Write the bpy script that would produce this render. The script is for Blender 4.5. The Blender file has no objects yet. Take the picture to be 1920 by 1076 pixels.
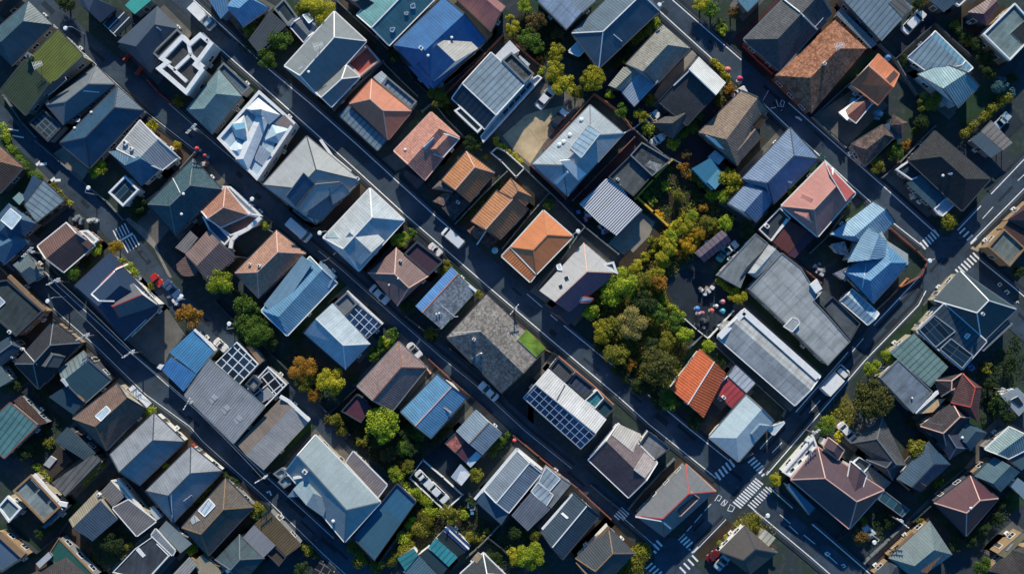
import bpy, bmesh, math, random
from mathutils import Vector as V, Matrix
from math import sin, cos, tan, radians as R, pi, floor
random.seed(7)
SC = bpy.context.scene
COL = SC.collection
ZF = .84
H = 180.0                       # camera height, metres; one metre of ground is ten photo pixels
TILES = {'p': (0, 0, 1.0)}
for _r, _oy in enumerate((0, 260, 520, 796)):
    for _c, _ox in enumerate((0, 380, 760, 1140, 1520)):
        TILES['%d%d' % (_r, _c)] = (_ox, _oy, 3.8425)

def W(T, x, y, z=0.0):
    """survey reading -> metres, for a point standing z above the ground"""
    ox, oy, s = TILES[T]
    k = (1 - z / H) / 10
    return V(((ox + x / s - 960) * k, (538 - oy - y / s) * k, z))
def PTS(T, a, z=0.0):
    return [W(T, a[i], a[i + 1], z) for i in range(0, len(a), 2)]
ZC = [0]; YARDS = []
def eps():
    ZC[0] = (ZC[0] + 1) % 40
    return ZC[0] * 0.0035

# ------------------------------------------------------------------ materials
def newmat(name):
    m = bpy.data.materials.new(name); m.use_nodes = True
    nt = m.node_tree
    return m, nt, nt.nodes['Principled BSDF']
class NB:
    def __init__(s, nt): s.nt = nt
    def n(s, t, **kw):
        x = s.nt.nodes.new(t)
        for k, v in kw.items(): setattr(x, k, v)
        return x
    def put(s, sock, v):
        if isinstance(v, bpy.types.NodeSocket): s.nt.links.new(v, sock)
        else: sock.default_value = v
    def math(s, op, a, b=0.0, c=None):
        x = s.n('ShaderNodeMath', operation=op)
        s.put(x.inputs[0], a); s.put(x.inputs[1], b)
        if c is not None: s.put(x.inputs[2], c)
        return x.outputs[0]
    def noise(s, vec, scale, detail=3.0, rough=.55):
        x = s.n('ShaderNodeTexNoise')
        s.put(x.inputs['Vector'], vec); x.inputs['Scale'].default_value = scale
        x.inputs['Detail'].default_value = detail; x.inputs['Roughness'].default_value = rough
        return x.outputs['Fac']
    def rng(s, v, a, b, c, d):
        x = s.n('ShaderNodeMapRange')
        s.put(x.inputs[0], v)
        for i, q in enumerate((a, b, c, d)): x.inputs[i + 1].default_value = q
        return x.outputs[0]
    def mix(s, f, a, b, mode='MIX'):
        x = s.n('ShaderNodeMix', data_type='RGBA', blend_type=mode)
        s.put(x.inputs[0], f)
        for sock, v in ((x.inputs[6], a), (x.inputs[7], b)):
            if isinstance(v, tuple): v = (*v, 1) if len(v) == 3 else v
            s.put(sock, v)
        return x.outputs[2]
    def comb(s, x_, y_, z_=0.0):
        x = s.n('ShaderNodeCombineXYZ')
        for i, v in enumerate((x_, y_, z_)): s.put(x.inputs[i], v)
        return x.outputs[0]
    def scale(s, col, f):
        g = s.comb(f, f, f)
        return s.mix(1.0, col, g, 'MULTIPLY')
    def bump(s, h, strength, dist, bsdf):
        x = s.n('ShaderNodeBump'); x.inputs['Strength'].default_value = strength
        x.inputs['Distance'].default_value = dist
        s.put(x.inputs['Height'], h)
        s.nt.links.new(x.outputs[0], bsdf.inputs['Normal'])

#        kind: rib spacing, rib darkening, course spacing, per tile variation, blotch, roughness, bump
KIND = {'metal': (.48, .22, 0, 0, .20, .42, .03), 'corr': (.44, .40, 0, 0, .18, .5, .05), 'wide': (.95, .45, 0, 0, .2, .5, .03),
        'tile': (.40, .30, .42, .14, .16, .75, .05), 'rtile': (.50, .45, .40, .10, .12, .6, .06), 'shingle': (.36, .2, .34, .40, .26, .9, .05),
        'plain': (1.1, .06, 0, 0, .10, .5, .0), 'flat': (0, 0, 0, 0, .35, .85, .0), 'glass': (1.0, .5, 1.6, 0, .2, .3, .02), 'slab': (1.5, .12, 2.4, .10, .22, .7, .01)}
MC = {}
def roofmat(kind, c):
    key = (kind, c)
    if key in MC: return MC[key]
    rib, dark, course, tvar, blot, rough, bmp = KIND[kind]
    m, nt, b = newmat('roof_%s_%02d' % (kind, len(MC))); q = NB(nt)
    pos = q.n('ShaderNodeNewGeometry').outputs['Position']
    uv = q.n('ShaderNodeUVMap').outputs[0]
    sp = q.n('ShaderNodeSeparateXYZ'); nt.links.new(uv, sp.inputs[0])
    u, v = sp.outputs[0], sp.outputs[1]
    f = q.rng(q.noise(pos, .35, 5, .65), .3, .7, 1 - blot, 1 + blot)
    f2 = q.rng(q.noise(q.comb(q.math('MULTIPLY', u, 1.6), q.math('MULTIPLY', v, .16)), 1.0, 3), .3, .7, 1 - blot * .8, 1 + blot * .5)
    f = q.math('MULTIPLY', f, f2)
    fine = q.rng(q.noise(pos, 4.5, 3, .7), .3, .7, .86, 1.12)
    f = q.math('MULTIPLY', f, fine)
    hgt = None
    if rib:
        w = q.math('SINE', q.math('MULTIPLY', u, 2 * pi / rib))
        w = q.rng(w, -1, 1, 0, 1)
        w2 = q.math('POWER', w, .6) if kind in ('corr', 'tile', 'rtile') else q.rng(w, 0, .25, 0, 1)
        f = q.math('MULTIPLY', f, q.rng(w2, 0, 1, 1 - dark, 1.0)); hgt = w2
    if course:
        fr = q.math('FRACT', q.math('DIVIDE', v, course))
        f = q.math('MULTIPLY', f, q.rng(fr, 0, .22, .78, 1.0))
        if tvar:
            wn = q.n('ShaderNodeTexWhiteNoise', noise_dimensions='2D')
            nt.links.new(q.comb(q.math('FLOOR', q.math('DIVIDE', u, rib)), q.math('FLOOR', q.math('DIVIDE', v, course))), wn.inputs['Vector'])
            f = q.math('MULTIPLY', f, q.rng(wn.outputs['Value'], 0, 1, 1 - tvar, 1 + tvar))
    col = q.scale((*c, 1), f)
    # lichen and grime stains with a shape of their own
    st = q.rng(q.noise(pos, .9, 6, .75), .60, .78, 0, .5)
    col = q.mix(st, col, tuple(x * .5 + .012 for x in c))
    nt.links.new(col, b.inputs['Base Color'])
    q.put(b.inputs['Roughness'], q.rng(f, .5, 1.3, min(1, rough + .15), rough - .05))
    b.inputs['Specular IOR Level'].default_value = .35
    if hgt is not None and bmp: q.bump(hgt, .6, bmp, b)
    MC[key] = m
    return m
def plainmat(name, c, rough=.7, var=.15, scale=1.2, metal=0.0):
    key = (name, c)
    if key in MC: return MC[key]
    m, nt, b = newmat(name); q = NB(nt)
    pos = q.n('ShaderNodeNewGeometry').outputs['Position']
    f = q.rng(q.noise(pos, scale, 5, .65), .3, .7, 1 - var, 1 + var)
    nt.links.new(q.scale((*c, 1), f), b.inputs['Base Color'])
    b.inputs['Roughness'].default_value = rough; b.inputs['Metallic'].default_value = metal
    MC[key] = m
    return m
def gridmat(name, base, line, du, dv, wu, rough=.2):
    m, nt, b = newmat(name); q = NB(nt)
    uv = q.n('ShaderNodeUVMap').outputs[0]
    sp = q.n('ShaderNodeSeparateXYZ'); nt.links.new(uv, sp.inputs[0])
    def ln(s, d):
        fr = q.math('FRACT', q.math('DIVIDE', s, d))
        a = q.math('ABSOLUTE', q.math('SUBTRACT', fr, .5))
        return q.math('GREATER_THAN', a, .5 - wu / d / 2)
    l = q.math('MAXIMUM', ln(sp.outputs[0], du), ln(sp.outputs[1], dv))
    wn = q.n('ShaderNodeTexWhiteNoise', noise_dimensions='2D')
    nt.links.new(q.comb(q.math('FLOOR', q.math('DIVIDE', sp.outputs[0], du)), q.math('FLOOR', q.math('DIVIDE', sp.outputs[1], dv))), wn.inputs['Vector'])
    cb = q.scale((*base, 1), q.rng(wn.outputs['Value'], 0, 1, .6, 1.5))
    nt.links.new(q.mix(l, cb, line), b.inputs['Base Color'])
    q.put(b.inputs['Roughness'], q.rng(l, 0, 1, rough, .6))
    return m
def leafmat(name, c1, c2, c3):
    m, nt, b = newmat(name); q = NB(nt)
    at = q.n('ShaderNodeAttribute', attribute_name='tint', attribute_type='GEOMETRY')
    sp = q.n('ShaderNodeSeparateColor'); nt.links.new(at.outputs['Color'], sp.inputs[0])
    col = q.mix(sp.outputs[0], c1, c2)
    col = q.mix(q.rng(sp.outputs[1], .55, 1, 0, 1), col, c3)
    oi = q.n('ShaderNodeObjectInfo').outputs['Random']
    col = q.scale(col, q.rng(oi, 0, 1, .8, 1.2))
    nt.links.new(col, b.inputs['Base Color']); b.inputs['Roughness'].default_value = .7
    b.inputs['Specular IOR Level'].default_value = .2
    tr = q.n('ShaderNodeBsdfTranslucent'); nt.links.new(col, tr.inputs[0])
    mx = q.n('ShaderNodeMixShader'); mx.inputs[0].default_value = .28
    nt.links.new(b.outputs[0], mx.inputs[1]); nt.links.new(tr.outputs[0], mx.inputs[2])
    nt.links.new(mx.outputs[0], nt.nodes['Material Output'].inputs[0])
    return m
WHITE = plainmat('white_paint', (.78, .78, .76), .5, .10)
TRIM = {'w': WHITE, 'o': plainmat('orange_trim', (.55, .22, .10)), 'r': plainmat('red_trim', (.48, .07, .05)), 't': plainmat('tan_trim', (.26, .16, .085)),
        'p': plainmat('pink_trim', (.66, .40, .32)), 'g': plainmat('grey_trim', (.15, .17, .185)), 'd': plainmat('dark_trim', (.035, .045, .06)), 'b': plainmat('brick_trim', (.22, .085, .06)),
        'y': plainmat('yellow_trim', (.62, .38, .03))}
WALL = {'cream': plainmat('cream_render', (.40, .35, .27)), 'white': plainmat('white_render', (.70, .69, .66)), 'grey': plainmat('grey_render', (.24, .25, .26)),
        'tan': plainmat('tan_render', (.32, .22, .13)), 'dark': plainmat('dark_cladding', (.06, .07, .085)), 'brick': plainmat('brown_brick', (.22, .10, .07)),
        'blue': plainmat('blue_render', (.10, .20, .33))}
SOLAR = gridmat('solar_cells', (.012, .035, .085), (.55, .60, .66), 1.25, 1.25, .12, .25)
SOLARD = gridmat('dark_solar_cells', (.012, .03, .045), (.10, .13, .16), 1.1, 3.0, .10, .3)
PERG = gridmat('pergola_glazing', (.015, .03, .05), (.62, .66, .70), 1.5, 1.5, .2, .2)
def simple(name, c, rough=.5, metal=0.0, spec=.5):
    m, nt, b = newmat(name); b.inputs['Base Color'].default_value = (*c, 1)
    b.inputs['Roughness'].default_value = rough; b.inputs['Metallic'].default_value = metal
    b.inputs['Specular IOR Level'].default_value = spec
    return m
GLASS = simple('window_glass', (.012, .02, .03), .12, 0, .6)
RUBBER = simple('rubber', (.012, .012, .013), .8)
LAMPG = simple('lamp_glass', (.75, .75, .7), .3)
TAILR = simple('tail_red', (.35, .01, .01), .3)
WOOD = plainmat('pole_wood', (.16, .12, .09), .85)
STEEL = plainmat('galvanised_steel', (.42, .44, .46), .5)

# ------------------------------------------------------------------ mesh helpers
class MB:
    """collects polygons with uv and material slots, builds one mesh object"""
    def __init__(s, origin=V((0, 0, 0))):
        s.v = []; s.f = []; s.m = []; s.uv = []; s.mats = []; s.o = origin
    def slot(s, m):
        if m not in s.mats: s.mats.append(m)
        return s.mats.index(m)
    def face(s, pts, m, uvdir=None, uvorg=None):
        i = len(s.v); s.v += [tuple(p - s.o) for p in pts]; s.f.append(tuple(range(i, i + len(pts))))
        s.m.append(s.slot(m))
        n = V((0, 0, 0))
        for a, b in zip(pts, pts[1:] + pts[:1]): n += a.cross(b)
        n = n.normalized() if n.length > 1e-9 else V((0, 0, 1))
        e = (uvdir if uvdir is not None else pts[1] - pts[0]).normalized()
        e = (e - n * e.dot(n)).normalized() if (e - n * e.dot(n)).length > 1e-6 else V((1, 0, 0))
        w = n.cross(e); o = uvorg if uvorg is not None else pts[0]
        s.uv.append([((p - o).dot(e), (p - o).dot(w)) for p in pts])
    def prism(s, pts, z0, z1, m, mside=None, top=True, bottom=True, uvdir=None):
        pts = ccw(pts)
        t = [V((p.x, p.y, z1)) for p in pts]; b = [V((p.x, p.y, z0)) for p in pts]
        if top: s.face(t, m, uvdir)
        if bottom: s.face(b[::-1], mside or m)
        n = len(pts)
        for i in range(n):
            j = (i + 1) % n
            s.face([b[i], b[j], t[j], t[i]], mside or m)
    def bar(s, p, q, w, h, m, up=V((0, 0, 1)), lift=0.0):
        d = q - p
        if d.length < 1e-4: return
        d.normalize(); sd = d.cross(up)
        if sd.length < 1e-4: sd = d.cross(V((1, 0, 0)))
        sd.normalize(); u = sd.cross(d).normalized()
        sd *= w / 2; o = u * lift; hh = u * h
        a = [p + o - sd, p + o + sd, p + o + sd + hh, p + o - sd + hh]; b = [x + (q - p) for x in a]
        s.face([a[3], a[2], a[1], a[0]], m); s.face([b[0], b[1], b[2], b[3]], m)
        for i in range(4):
            j = (i + 1) % 4
            s.face([a[i], a[j], b[j], b[i]], m)
    def box(s, c, sx, sy, sz, m, rz=0.0, taper=1.0, bevel=0.0):
        ca, sa = cos(rz), sin(rz)
        def P(x, y, z): return V((c.x + x * ca - y * sa, c.y + x * sa + y * ca, c.z + z))
        def ring(k, z, bv):
            x, y = sx / 2 * k, sy / 2 * k
            if bv: return [P(x - bv, -y, z), P(x, -y + bv, z), P(x, y - bv, z), P(x - bv, y, z), P(-x + bv, y, z), P(-x, y - bv, z), P(-x, -y + bv, z), P(-x + bv, -y, z)]
            return [P(x, -y, z), P(x, y, z), P(-x, y, z), P(-x, -y, z)]
        s.loft([ring(1, 0, bevel), ring(taper, sz, bevel)], m)
    def loft(s, rings, m, cap=True, mtop=None):
        for a, b in zip(rings, rings[1:]):
            n = len(a)
            for i in range(n):
                j = (i + 1) % n
                s.face([a[i], a[j], b[j], b[i]], m)
        if cap:
            s.face(rings[-1], mtop or m); s.face(rings[0][::-1], m)
    def tube(s, path, radii, m, n=7):
        rings = []
        for i, p in enumerate(path):
            d = (path[min(i + 1, len(path) - 1)] - path[max(i - 1, 0)]).normalized()
            a = d.cross(V((0, 0, 1)));
            a = a.normalized() if a.length > 1e-3 else V((1, 0, 0))
            b = d.cross(a)
            rings.append([p + (a * cos(2 * pi * k / n) + b * sin(2 * pi * k / n)) * radii[i] for k in range(n)])
        s.loft(rings, m)
    def disc(s, c, r, h, m, n=16, k=1.0):
        s.loft([[c + V((r * cos(2 * pi * i / n), r * sin(2 * pi * i / n), 0)) for i in range(n)], [c + V((k * r * cos(2 * pi * i / n), k * r * sin(2 * pi * i / n), h)) for i in range(n)]], m)
    def build(s, name, parent=None, loc=None, smooth=False):
        me = bpy.data.meshes.new(name); me.from_pydata(s.v, [], s.f)
        for m in s.mats: me.materials.append(m)
        me.polygons.foreach_set('material_index', s.m)
        ul = me.uv_layers.new(name='UVMap')
        ul.data.foreach_set('uv', [c for f in s.uv for p in f for c in p])
        if smooth: me.polygons.foreach_set('use_smooth', [True] * len(s.f))
        me.update()
        o = bpy.data.objects.new(name, me); COL.objects.link(o)
        if parent is not None: o.parent = parent
        if loc is not None: o.location = loc
        return o
def ccw(p):
    a = sum(p[i].x * p[(i + 1) % len(p)].y - p[(i + 1) % len(p)].x * p[i].y for i in range(len(p)))
    return list(p) if a > 0 else list(p)[::-1]
def inset(pts, d):
    p = ccw(pts); n = len(p); out = []
    for i in range(n):
        a, b, c = p[i - 1], p[i], p[(i + 1) % n]
        e1 = (b - a); e1.z = 0; e1.normalize(); e2 = (c - b); e2.z = 0; e2.normalize()
        n1 = V((-e1.y, e1.x, 0)); n2 = V((-e2.y, e2.x, 0))
        k = n1 + n2
        L = k.length_squared
        out.append(b + k * (2 * d / L if L > .3 else d))
    return out
def inpoly(p, poly):
    c = False; n = len(poly)
    for i in range(n):
        a, b = poly[i], poly[i - 1]
        if (a.y > p.y) != (b.y > p.y) and p.x < (b.x - a.x) * (p.y - a.y) / (b.y - a.y) + a.x: c = not c
    return c
USED = set()
def tag(o, label, cat, group=None):
    o['label'] = label; o['category'] = cat
    if group: o['group'] = group
def empty(name, loc):
    o = bpy.data.objects.new(name, None); o.empty_display_size = .5; COL.objects.link(o); o.location = loc
    return o

# ------------------------------------------------------------------ buildings
class House:
    def __init__(s, label, T, wall='cream', z=3.6, name='house', cat='house', group='houses of the neighbourhood'):
        s.T, s.wall, s.z = T, WALL[wall], z
        s.label, s.cat, s.group, s.name = label, cat, group, name
        s.wings = []; s.root = None; s.wallmb = None; s.walls = []
    def pts(s, a, z): return PTS(s.T, a, z)
    def _root(s, pts):
        if s.root is None:
            c = sum(pts, V((0, 0, 0))) / len(pts); c.z = 0
            s.root = empty(s.name, c); tag(s.root, s.label, s.cat, s.group)
            s.O = c; s.wallmb = MB(c)
    def _walls(s, pts, zt, over, open_=False):
        if open_:
            for p in inset(pts, .5):
                mb = MB(s.O); mb.box(V((p.x, p.y, -.02)), .16, .16, zt + .02 - .1, STEEL); mb.build('post', s.root)
            return
        w = inset(pts, over)
        s.wallmb.prism(w, -.05, zt - .12, s.wall, top=True, bottom=False)
        s.walls.append((w, zt))
    def g(s, mat, a, i1=0, i2=0, f=.5, p=24, rc=None, ec=None, z=None, m2=None, over=.38, rise=None):
        """gable or hip roof over A B C D; ridge from AB to CD, inset i1 and i2 of the length"""
        z = (z if z is not None else s.z) * ZF + eps()
        P = s.pts(a, z)
        if len(P) == 3: P.append(P[0] + P[2] - P[1])
        s._root(P)
        A, B, C, D = P
        if (B - A).cross(C - B).z < 0:           # keep AB an end, make it counter clockwise
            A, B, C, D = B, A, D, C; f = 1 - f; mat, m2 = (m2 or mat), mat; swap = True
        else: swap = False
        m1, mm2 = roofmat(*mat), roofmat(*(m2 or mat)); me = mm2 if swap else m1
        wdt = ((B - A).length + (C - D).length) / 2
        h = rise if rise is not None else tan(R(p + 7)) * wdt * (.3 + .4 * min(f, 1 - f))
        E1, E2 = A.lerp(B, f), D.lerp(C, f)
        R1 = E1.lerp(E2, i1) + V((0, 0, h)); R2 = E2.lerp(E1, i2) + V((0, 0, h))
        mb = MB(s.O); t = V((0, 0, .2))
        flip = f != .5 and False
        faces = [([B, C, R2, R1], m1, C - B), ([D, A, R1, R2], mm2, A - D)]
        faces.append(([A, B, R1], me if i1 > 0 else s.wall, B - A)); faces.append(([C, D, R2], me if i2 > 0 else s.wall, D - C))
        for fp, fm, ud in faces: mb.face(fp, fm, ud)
        q = [A, B, C, D]
        et = TRIM.get(ec) or TRIM['d']
        for i in range(4):
            j = (i + 1) % 4
            mb.face([q[i] - t, q[j] - t, q[j], q[i]], et)
        mb.face([D - t, C - t, B - t, A - t], TRIM['g'])
        ro = mb.build('roof', s.root)
        if rc:
            cm = MB(s.O); wd, hh = .20, .08; m = TRIM[rc]
            segs = [(R1, R2)]
            if i1 > 0: segs += [(A, R1), (B, R1)]
            if i2 > 0: segs += [(C, R2), (D, R2)]
            for p_, q_ in segs: cm.bar(p_, q_, wd, hh, m, lift=-.03)
            cm.build('ridge_cap', ro)
        if ec:
            gm = MB(s.O); m = TRIM[ec]
            def eave(p_, q_, out):
                gm.bar(p_ + out, q_ + out, .2, .16, m, lift=-.17)
            for p_, q_ in ((B, C), (D, A)):
                d = (q_ - p_).normalized(); eave(p_, q_, V((d.y, -d.x, 0)) * .1)
            for e, (p_, q_), r_ in ((i1, (A, B), R1), (i2, (C, D), R2)):
                d = (q_ - p_).normalized(); o_ = V((d.y, -d.x, 0)) * .1
                if e > 0: eave(p_, q_, o_)
                else: gm.bar(p_, r_, .2, .1, m, lift=.0); gm.bar(r_, q_, .2, .1, m, lift=.0)
            gm.build('gutter', ro)
        s._walls(q, z - .05, over)
        s.wings.append((ro, [x[0] for x in faces[:2]] + ([faces[2][0]] if i1 > 0 else []) + ([faces[3][0]] if i2 > 0 else [])))
        return s
    def s(s, *a, **k): return s.shed(*a, **k)
    def shed(s, mat, a, p=8, z=None, ec=None, open_=False, over=.3):
        """single slope; AB is the high edge, CD the low one"""
        z = (z if z is not None else s.z) * ZF + eps()
        P = s.pts(a, z)
        if len(P) == 3: P.append(P[0] + P[2] - P[1])
        s._root(P)
        A, B, C, D = P; h = tan(R(p)) * ((D - A).length + (C - B).length) / 2
        Wq = [A.copy(), B.copy(), C.copy(), D.copy()]
        A = A + V((0, 0, h)); B = B + V((0, 0, h))
        q = [A, B, C, D]; lo = [x - V((0, 0, .16)) for x in q]
        if (B - A).cross(C - B).z < 0: q = [B, A, D, C]; lo = [lo[1], lo[0], lo[3], lo[2]]
        mb = MB(s.O); m = roofmat(*mat); et = TRIM.get(ec) or TRIM['d']
        mb.face(q, m, q[1] - q[0]); mb.face(lo[::-1], TRIM['g'])
        for i in range(4):
            j = (i + 1) % 4; mb.face([lo[i], lo[j], q[j], q[i]], et)
        ro = mb.build('roof', s.root)
        if ec:
            gm = MB(s.O)
            for i in range(4):
                j = (i + 1) % 4; d = (q[j] - q[i]).normalized()
                gm.bar(q[i] + V((d.y, -d.x, 0)) * .1, q[j] + V((d.y, -d.x, 0)) * .1, .2, .14, TRIM[ec], lift=-.13)
            gm.build('gutter', ro)
        if open_: s._walls(Wq, z, over, True)
        else:
            s._walls(Wq, z - .05, over)
            w = inset(q, over)   # wall under the raised edge
            wb = s.wallmb
            for i in range(4):
                j = (i + 1) % 4
                wb.face([V((w[i].x, w[i].y, z - .4)), V((w[j].x, w[j].y, z - .4)), w[j] - V((0, 0, .1)), w[i] - V((0, 0, .1))], s.wall)
        s.wings.append((ro, [q]))
        return s
    def f(s, mat, a, z=None, rim=None, rw=.3, rh=.4, open_=False, over=.12, grid=None):
        """flat roof, optionally with a parapet"""
        z = (z if z is not None else s.z) * ZF + eps()
        P = ccw(s.pts(a, z)); s._root(P)
        m = grid or roofmat(*mat)
        mb = MB(s.O); mb.prism(P, z - .25, z, m, TRIM.get(rim) or TRIM['d'], uvdir=P[1] - P[0])
        ro = mb.build('roof', s.root)
        if rim:
            pm = MB(s.O); n = len(P); I = inset(P, rw); O = inset(P, -.03)
            for i in range(n):
                j = (i + 1) % n
                o0, o1, i0, i1 = O[i], O[j], I[i], I[j]
                up = V((0, 0, rh)); dn = V((0, 0, -.3))
                pm.face([o0 + up, o1 + up, i1 + up, i0 + up], TRIM[rim]); pm.face([o0 + dn, o1 + dn, o1 + up, o0 + up], TRIM[rim])
                pm.face([i1, i0, i0 + up, i1 + up], TRIM[rim])
            pm.build('parapet', ro)
        s._walls(P, z - .1, over, open_)
        s.wings.append((ro, [P]))
        return s
    # -- details on the last roof (or roof k)
    def _on(s, x, y, k=-1):
        ro, faces = s.wings[k]; z = s.z + 1
        for _ in range(3):
            p = W(s.T, x, y, z); best = None
            for fp in faces:
                n = V((0, 0, 0))
                for a, b in zip(fp, fp[1:] + fp[:1]): n += (a - fp[0]).cross(b - fp[0])
                n.normalize()
                if abs(n.z) < .05: continue
                if n.z < 0: n = -n
                zz = fp[0].z - ((p.x - fp[0].x) * n.x + (p.y - fp[0].y) * n.y) / n.z
                if inpoly(p, fp): best = (zz, n); break
                if best is None or zz < best[0]: best = (zz, n)
            z = best[0]
        return V((p.x, p.y, z)), best[1], ro
    def _top(s, x, y):
        best = None
        for k in range(len(s.wings)):
            c, n, ro = s._on(x, y, k)
            if any(inpoly(c, fp) for fp in s.wings[k][1]) and (best is None or c.z > best.z): best = c
        return best if best is not None else s._on(x, y, 0)[0]
    def panel(s, a, mat, name='skylight', k=-1, t=.12, lift=.0, label=None, frame=None):
        n_ = len(a) // 2
        cx, cy = sum(a[0::2]) / n_, sum(a[1::2]) / n_
        c, n, ro = s._on(cx, cy, k)
        q = []
        for i in range(n_):
            z = c.z
            for _ in range(3):
                p = W(s.T, a[2 * i], a[2 * i + 1], z)
                z = c.z - ((p.x - c.x) * n.x + (p.y - c.y) * n.y) / n.z
            q.append(V((p.x, p.y, z)))
        q = ccw(q); up = n * (t + lift); lo = [x + n * (lift - .05) for x in q]; hi = [x + up for x in q]
        mb = MB(s.O); mb.face(hi, mat, hi[1] - hi[0])
        for i in range(n_):
            j = (i + 1) % n_; mb.face([lo[i], lo[j], hi[j], hi[i]], WHITE if frame is None else frame)
        if frame is not None:
            for i in range(n_): mb.bar(hi[i], hi[(i + 1) % n_], .16, .08, frame, up=n, lift=-.02)
        o = mb.build(name, ro)
        if label: o['label'] = label
        return s
    def solar(s, a, k=-1, m=None): return s.panel(a, m or SOLAR, 'solar_panel', k, .1, .06, frame=STEEL)
    def sky(s, a, k=-1): return s.panel(a, plainmat('skylight_glass', (.33, .42, .50), .25, .2), 'skylight', k, .12, frame=WHITE)
    def chim(s, x, y, m='brick', k=-1, w=.8, h=1.1):
        c, n, ro = s._on(x, y, k); mb = MB(s.O)
        mb.box(c - V((0, 0, .4)), w, w, h + .4, WALL[m], R(-40)); mb.box(c + V((0, 0, h)), w + .16, w + .16, .12, TRIM['g'], R(-40))
        mb.disc(c + V((0, 0, h + .12)), w * .25, .22, TRIM['d'], 8)
        mb.build('chimney', ro); return s
    def vent(s, *xy, k=-1, r=.28):
        for i in range(0, len(xy), 2):
            c, n, ro = s._on(xy[i], xy[i + 1], k); mb = MB(s.O)
            mb.disc(c - V((0, 0, .15)), r * .6, .4, STEEL, 10); mb.disc(c + V((0, 0, .25)), r, .16, WHITE, 12, .5)
            mb.build('roof_vent', ro)
        return s
    def ant(s, x, y, k=-1):
        c, n, ro = s._on(x, y, k); mb = MB(s.O); up = V((0, 0, 1.5))
        mb.tube([c - V((0, 0, .2)), c + up], [.05, .04], STEEL, 6)
        d = V((cos(R(20)), sin(R(20)), 0)); e = V((-d.y, d.x, 0))
        mb.bar(c + up - d * .9, c + up + d * .9, .09, .06, WHITE)
        for i in range(-3, 4): mb.bar(c + up + d * (.27 * i) - e * (.6 - .05 * i), c + up + d * (.27 * i) + e * (.6 - .05 * i), .06, .05, WHITE)
        mb.build('aerial', ro); return s
    def ac(s, x, y, k=-1, w=.95, rz=-40):
        c, n, ro = s._on(x, y, k); mb = MB(s.O)
        mb.box(c - V((0, 0, .2)), w, w * .75, .85, WHITE, R(rz), 1, .05); mb.disc(c + V((0, 0, .65)), w * .27, .04, TRIM['d'], 12)
        mb.build('roof_unit', ro); return s
    def strip(s, a, z, trim, w=.35, h=.3, name='parapet'):
        mb = MB(s.O)
        if name in ('roof_rail', 'ridge_cap', 'firewall'):      # lies on the roof, follows its slope
            Q = []
            for i in range(0, len(a) - 2, 2):
                n = max(1, int((W(s.T, a[i], a[i + 1]) - W(s.T, a[i + 2], a[i + 3])).length / .7))
                for j in range(n + 1): Q.append(s._top(a[i] + (a[i + 2] - a[i]) * j / n, a[i + 1] + (a[i + 3] - a[i + 1]) * j / n))
            for p_, q_ in zip(Q, Q[1:]):
                if (q_ - p_).length < 3: mb.bar(p_ - V((0, 0, .04)), q_ - V((0, 0, .04)), w, h, TRIM[trim])
            mb.build(name, s.wings[0][0]); return s
        z *= ZF; P = s.pts(a, z)
        for p_, q_ in zip(P, P[1:]): mb.bar(p_, q_, w, h, TRIM[trim])
        mb.build(name, s.wings[-1][0]); return s
    def done(s, win=True):
        if s.wallmb.f: wo = s.wallmb.build('wall', s.root)
        if s.walls and s.cat in ('house', 'building', 'hall', 'workshop'): YARDS.append([w for w, _ in s.walls])
        door = False; rnd = random.Random(len(s.label) * 31 + int(s.O.x * 7))
        if not win: return s
        for w, zt in s.walls:
            if zt < 2.3: continue
            n = len(w)
            for i in range(n):
                a, b = w[i], w[(i + 1) % n]; d = b - a; L = d.length
                if L < 2.2: continue
                d.normalize(); o = V((d.y, -d.x, 0)); mid = (a + b) / 2; mid.z = 0
                if o.dot(-mid) < 4: continue           # windows on the sides that can be seen
                if L > 3 and rnd.random() < .55:      # condenser standing at the wall
                    c = a + d * rnd.uniform(1, L - 1) + o * .32; c.z = 0
                    if not any(inpoly(c + o * .4, ww) for ww, _ in s.walls):
                        mb = MB(s.O); mb.box(c, .85, .36, .65, WHITE, math.atan2(d.y, d.x), 1, .03); mb.disc(c + V((0, 0, .65)), .13, .03, TRIM['d'], 8); mb.build('condenser', s.root)
                cnt = max(1, min(4, int(L / 2.9))); rows = 2 if zt > 5 else 1
                for r in range(rows):
                    for k in range(cnt):
                        c = a + d * (L * (k + .5) / cnt); c.z = 0
                        if any(inpoly(c + o * .7, ww) for ww, _ in s.walls if ww is not w): continue
                        isdoor = not door and r == 0 and k == cnt // 2
                        ww_, hh, zb = (.95, 2.05, .05) if isdoor else (1.35, 1.15, .95 + 2.6 * r)
                        if zb + hh > zt - .1: continue
                        mb = MB(s.O); c.z = zb
                        p = [c - d * ww_ / 2, c + d * ww_ / 2]; up = V((0, 0, hh))
                        for q_, r_ in ((p[0], p[1]), (p[0] + up, p[1] + up)): mb.bar(q_ + o * .03, r_ + o * .03, .14, .09, WHITE, lift=-.045)
                        for q_ in p: mb.bar(q_ + o * .03, q_ + up + o * .03, .09, .14, WHITE, up=o, lift=-.07)
                        if isdoor:
                            mb.face([p[0] + o * .05, p[1] + o * .05, p[1] + up + o * .05, p[0] + up + o * .05], plainmat('door_paint', (.10, .07, .05)))
                            mb.build('door', s.root); door = True
                        else:
                            mb.face([p[0] + o * .04, p[1] + o * .04, p[1] + up + o * .04, p[0] + up + o * .04], GLASS)
                            mb.bar(c + o * .05, c + up + o * .05, .05, .05, WHITE, up=o)
                            mb.build('window', s.root)
        return s

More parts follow.
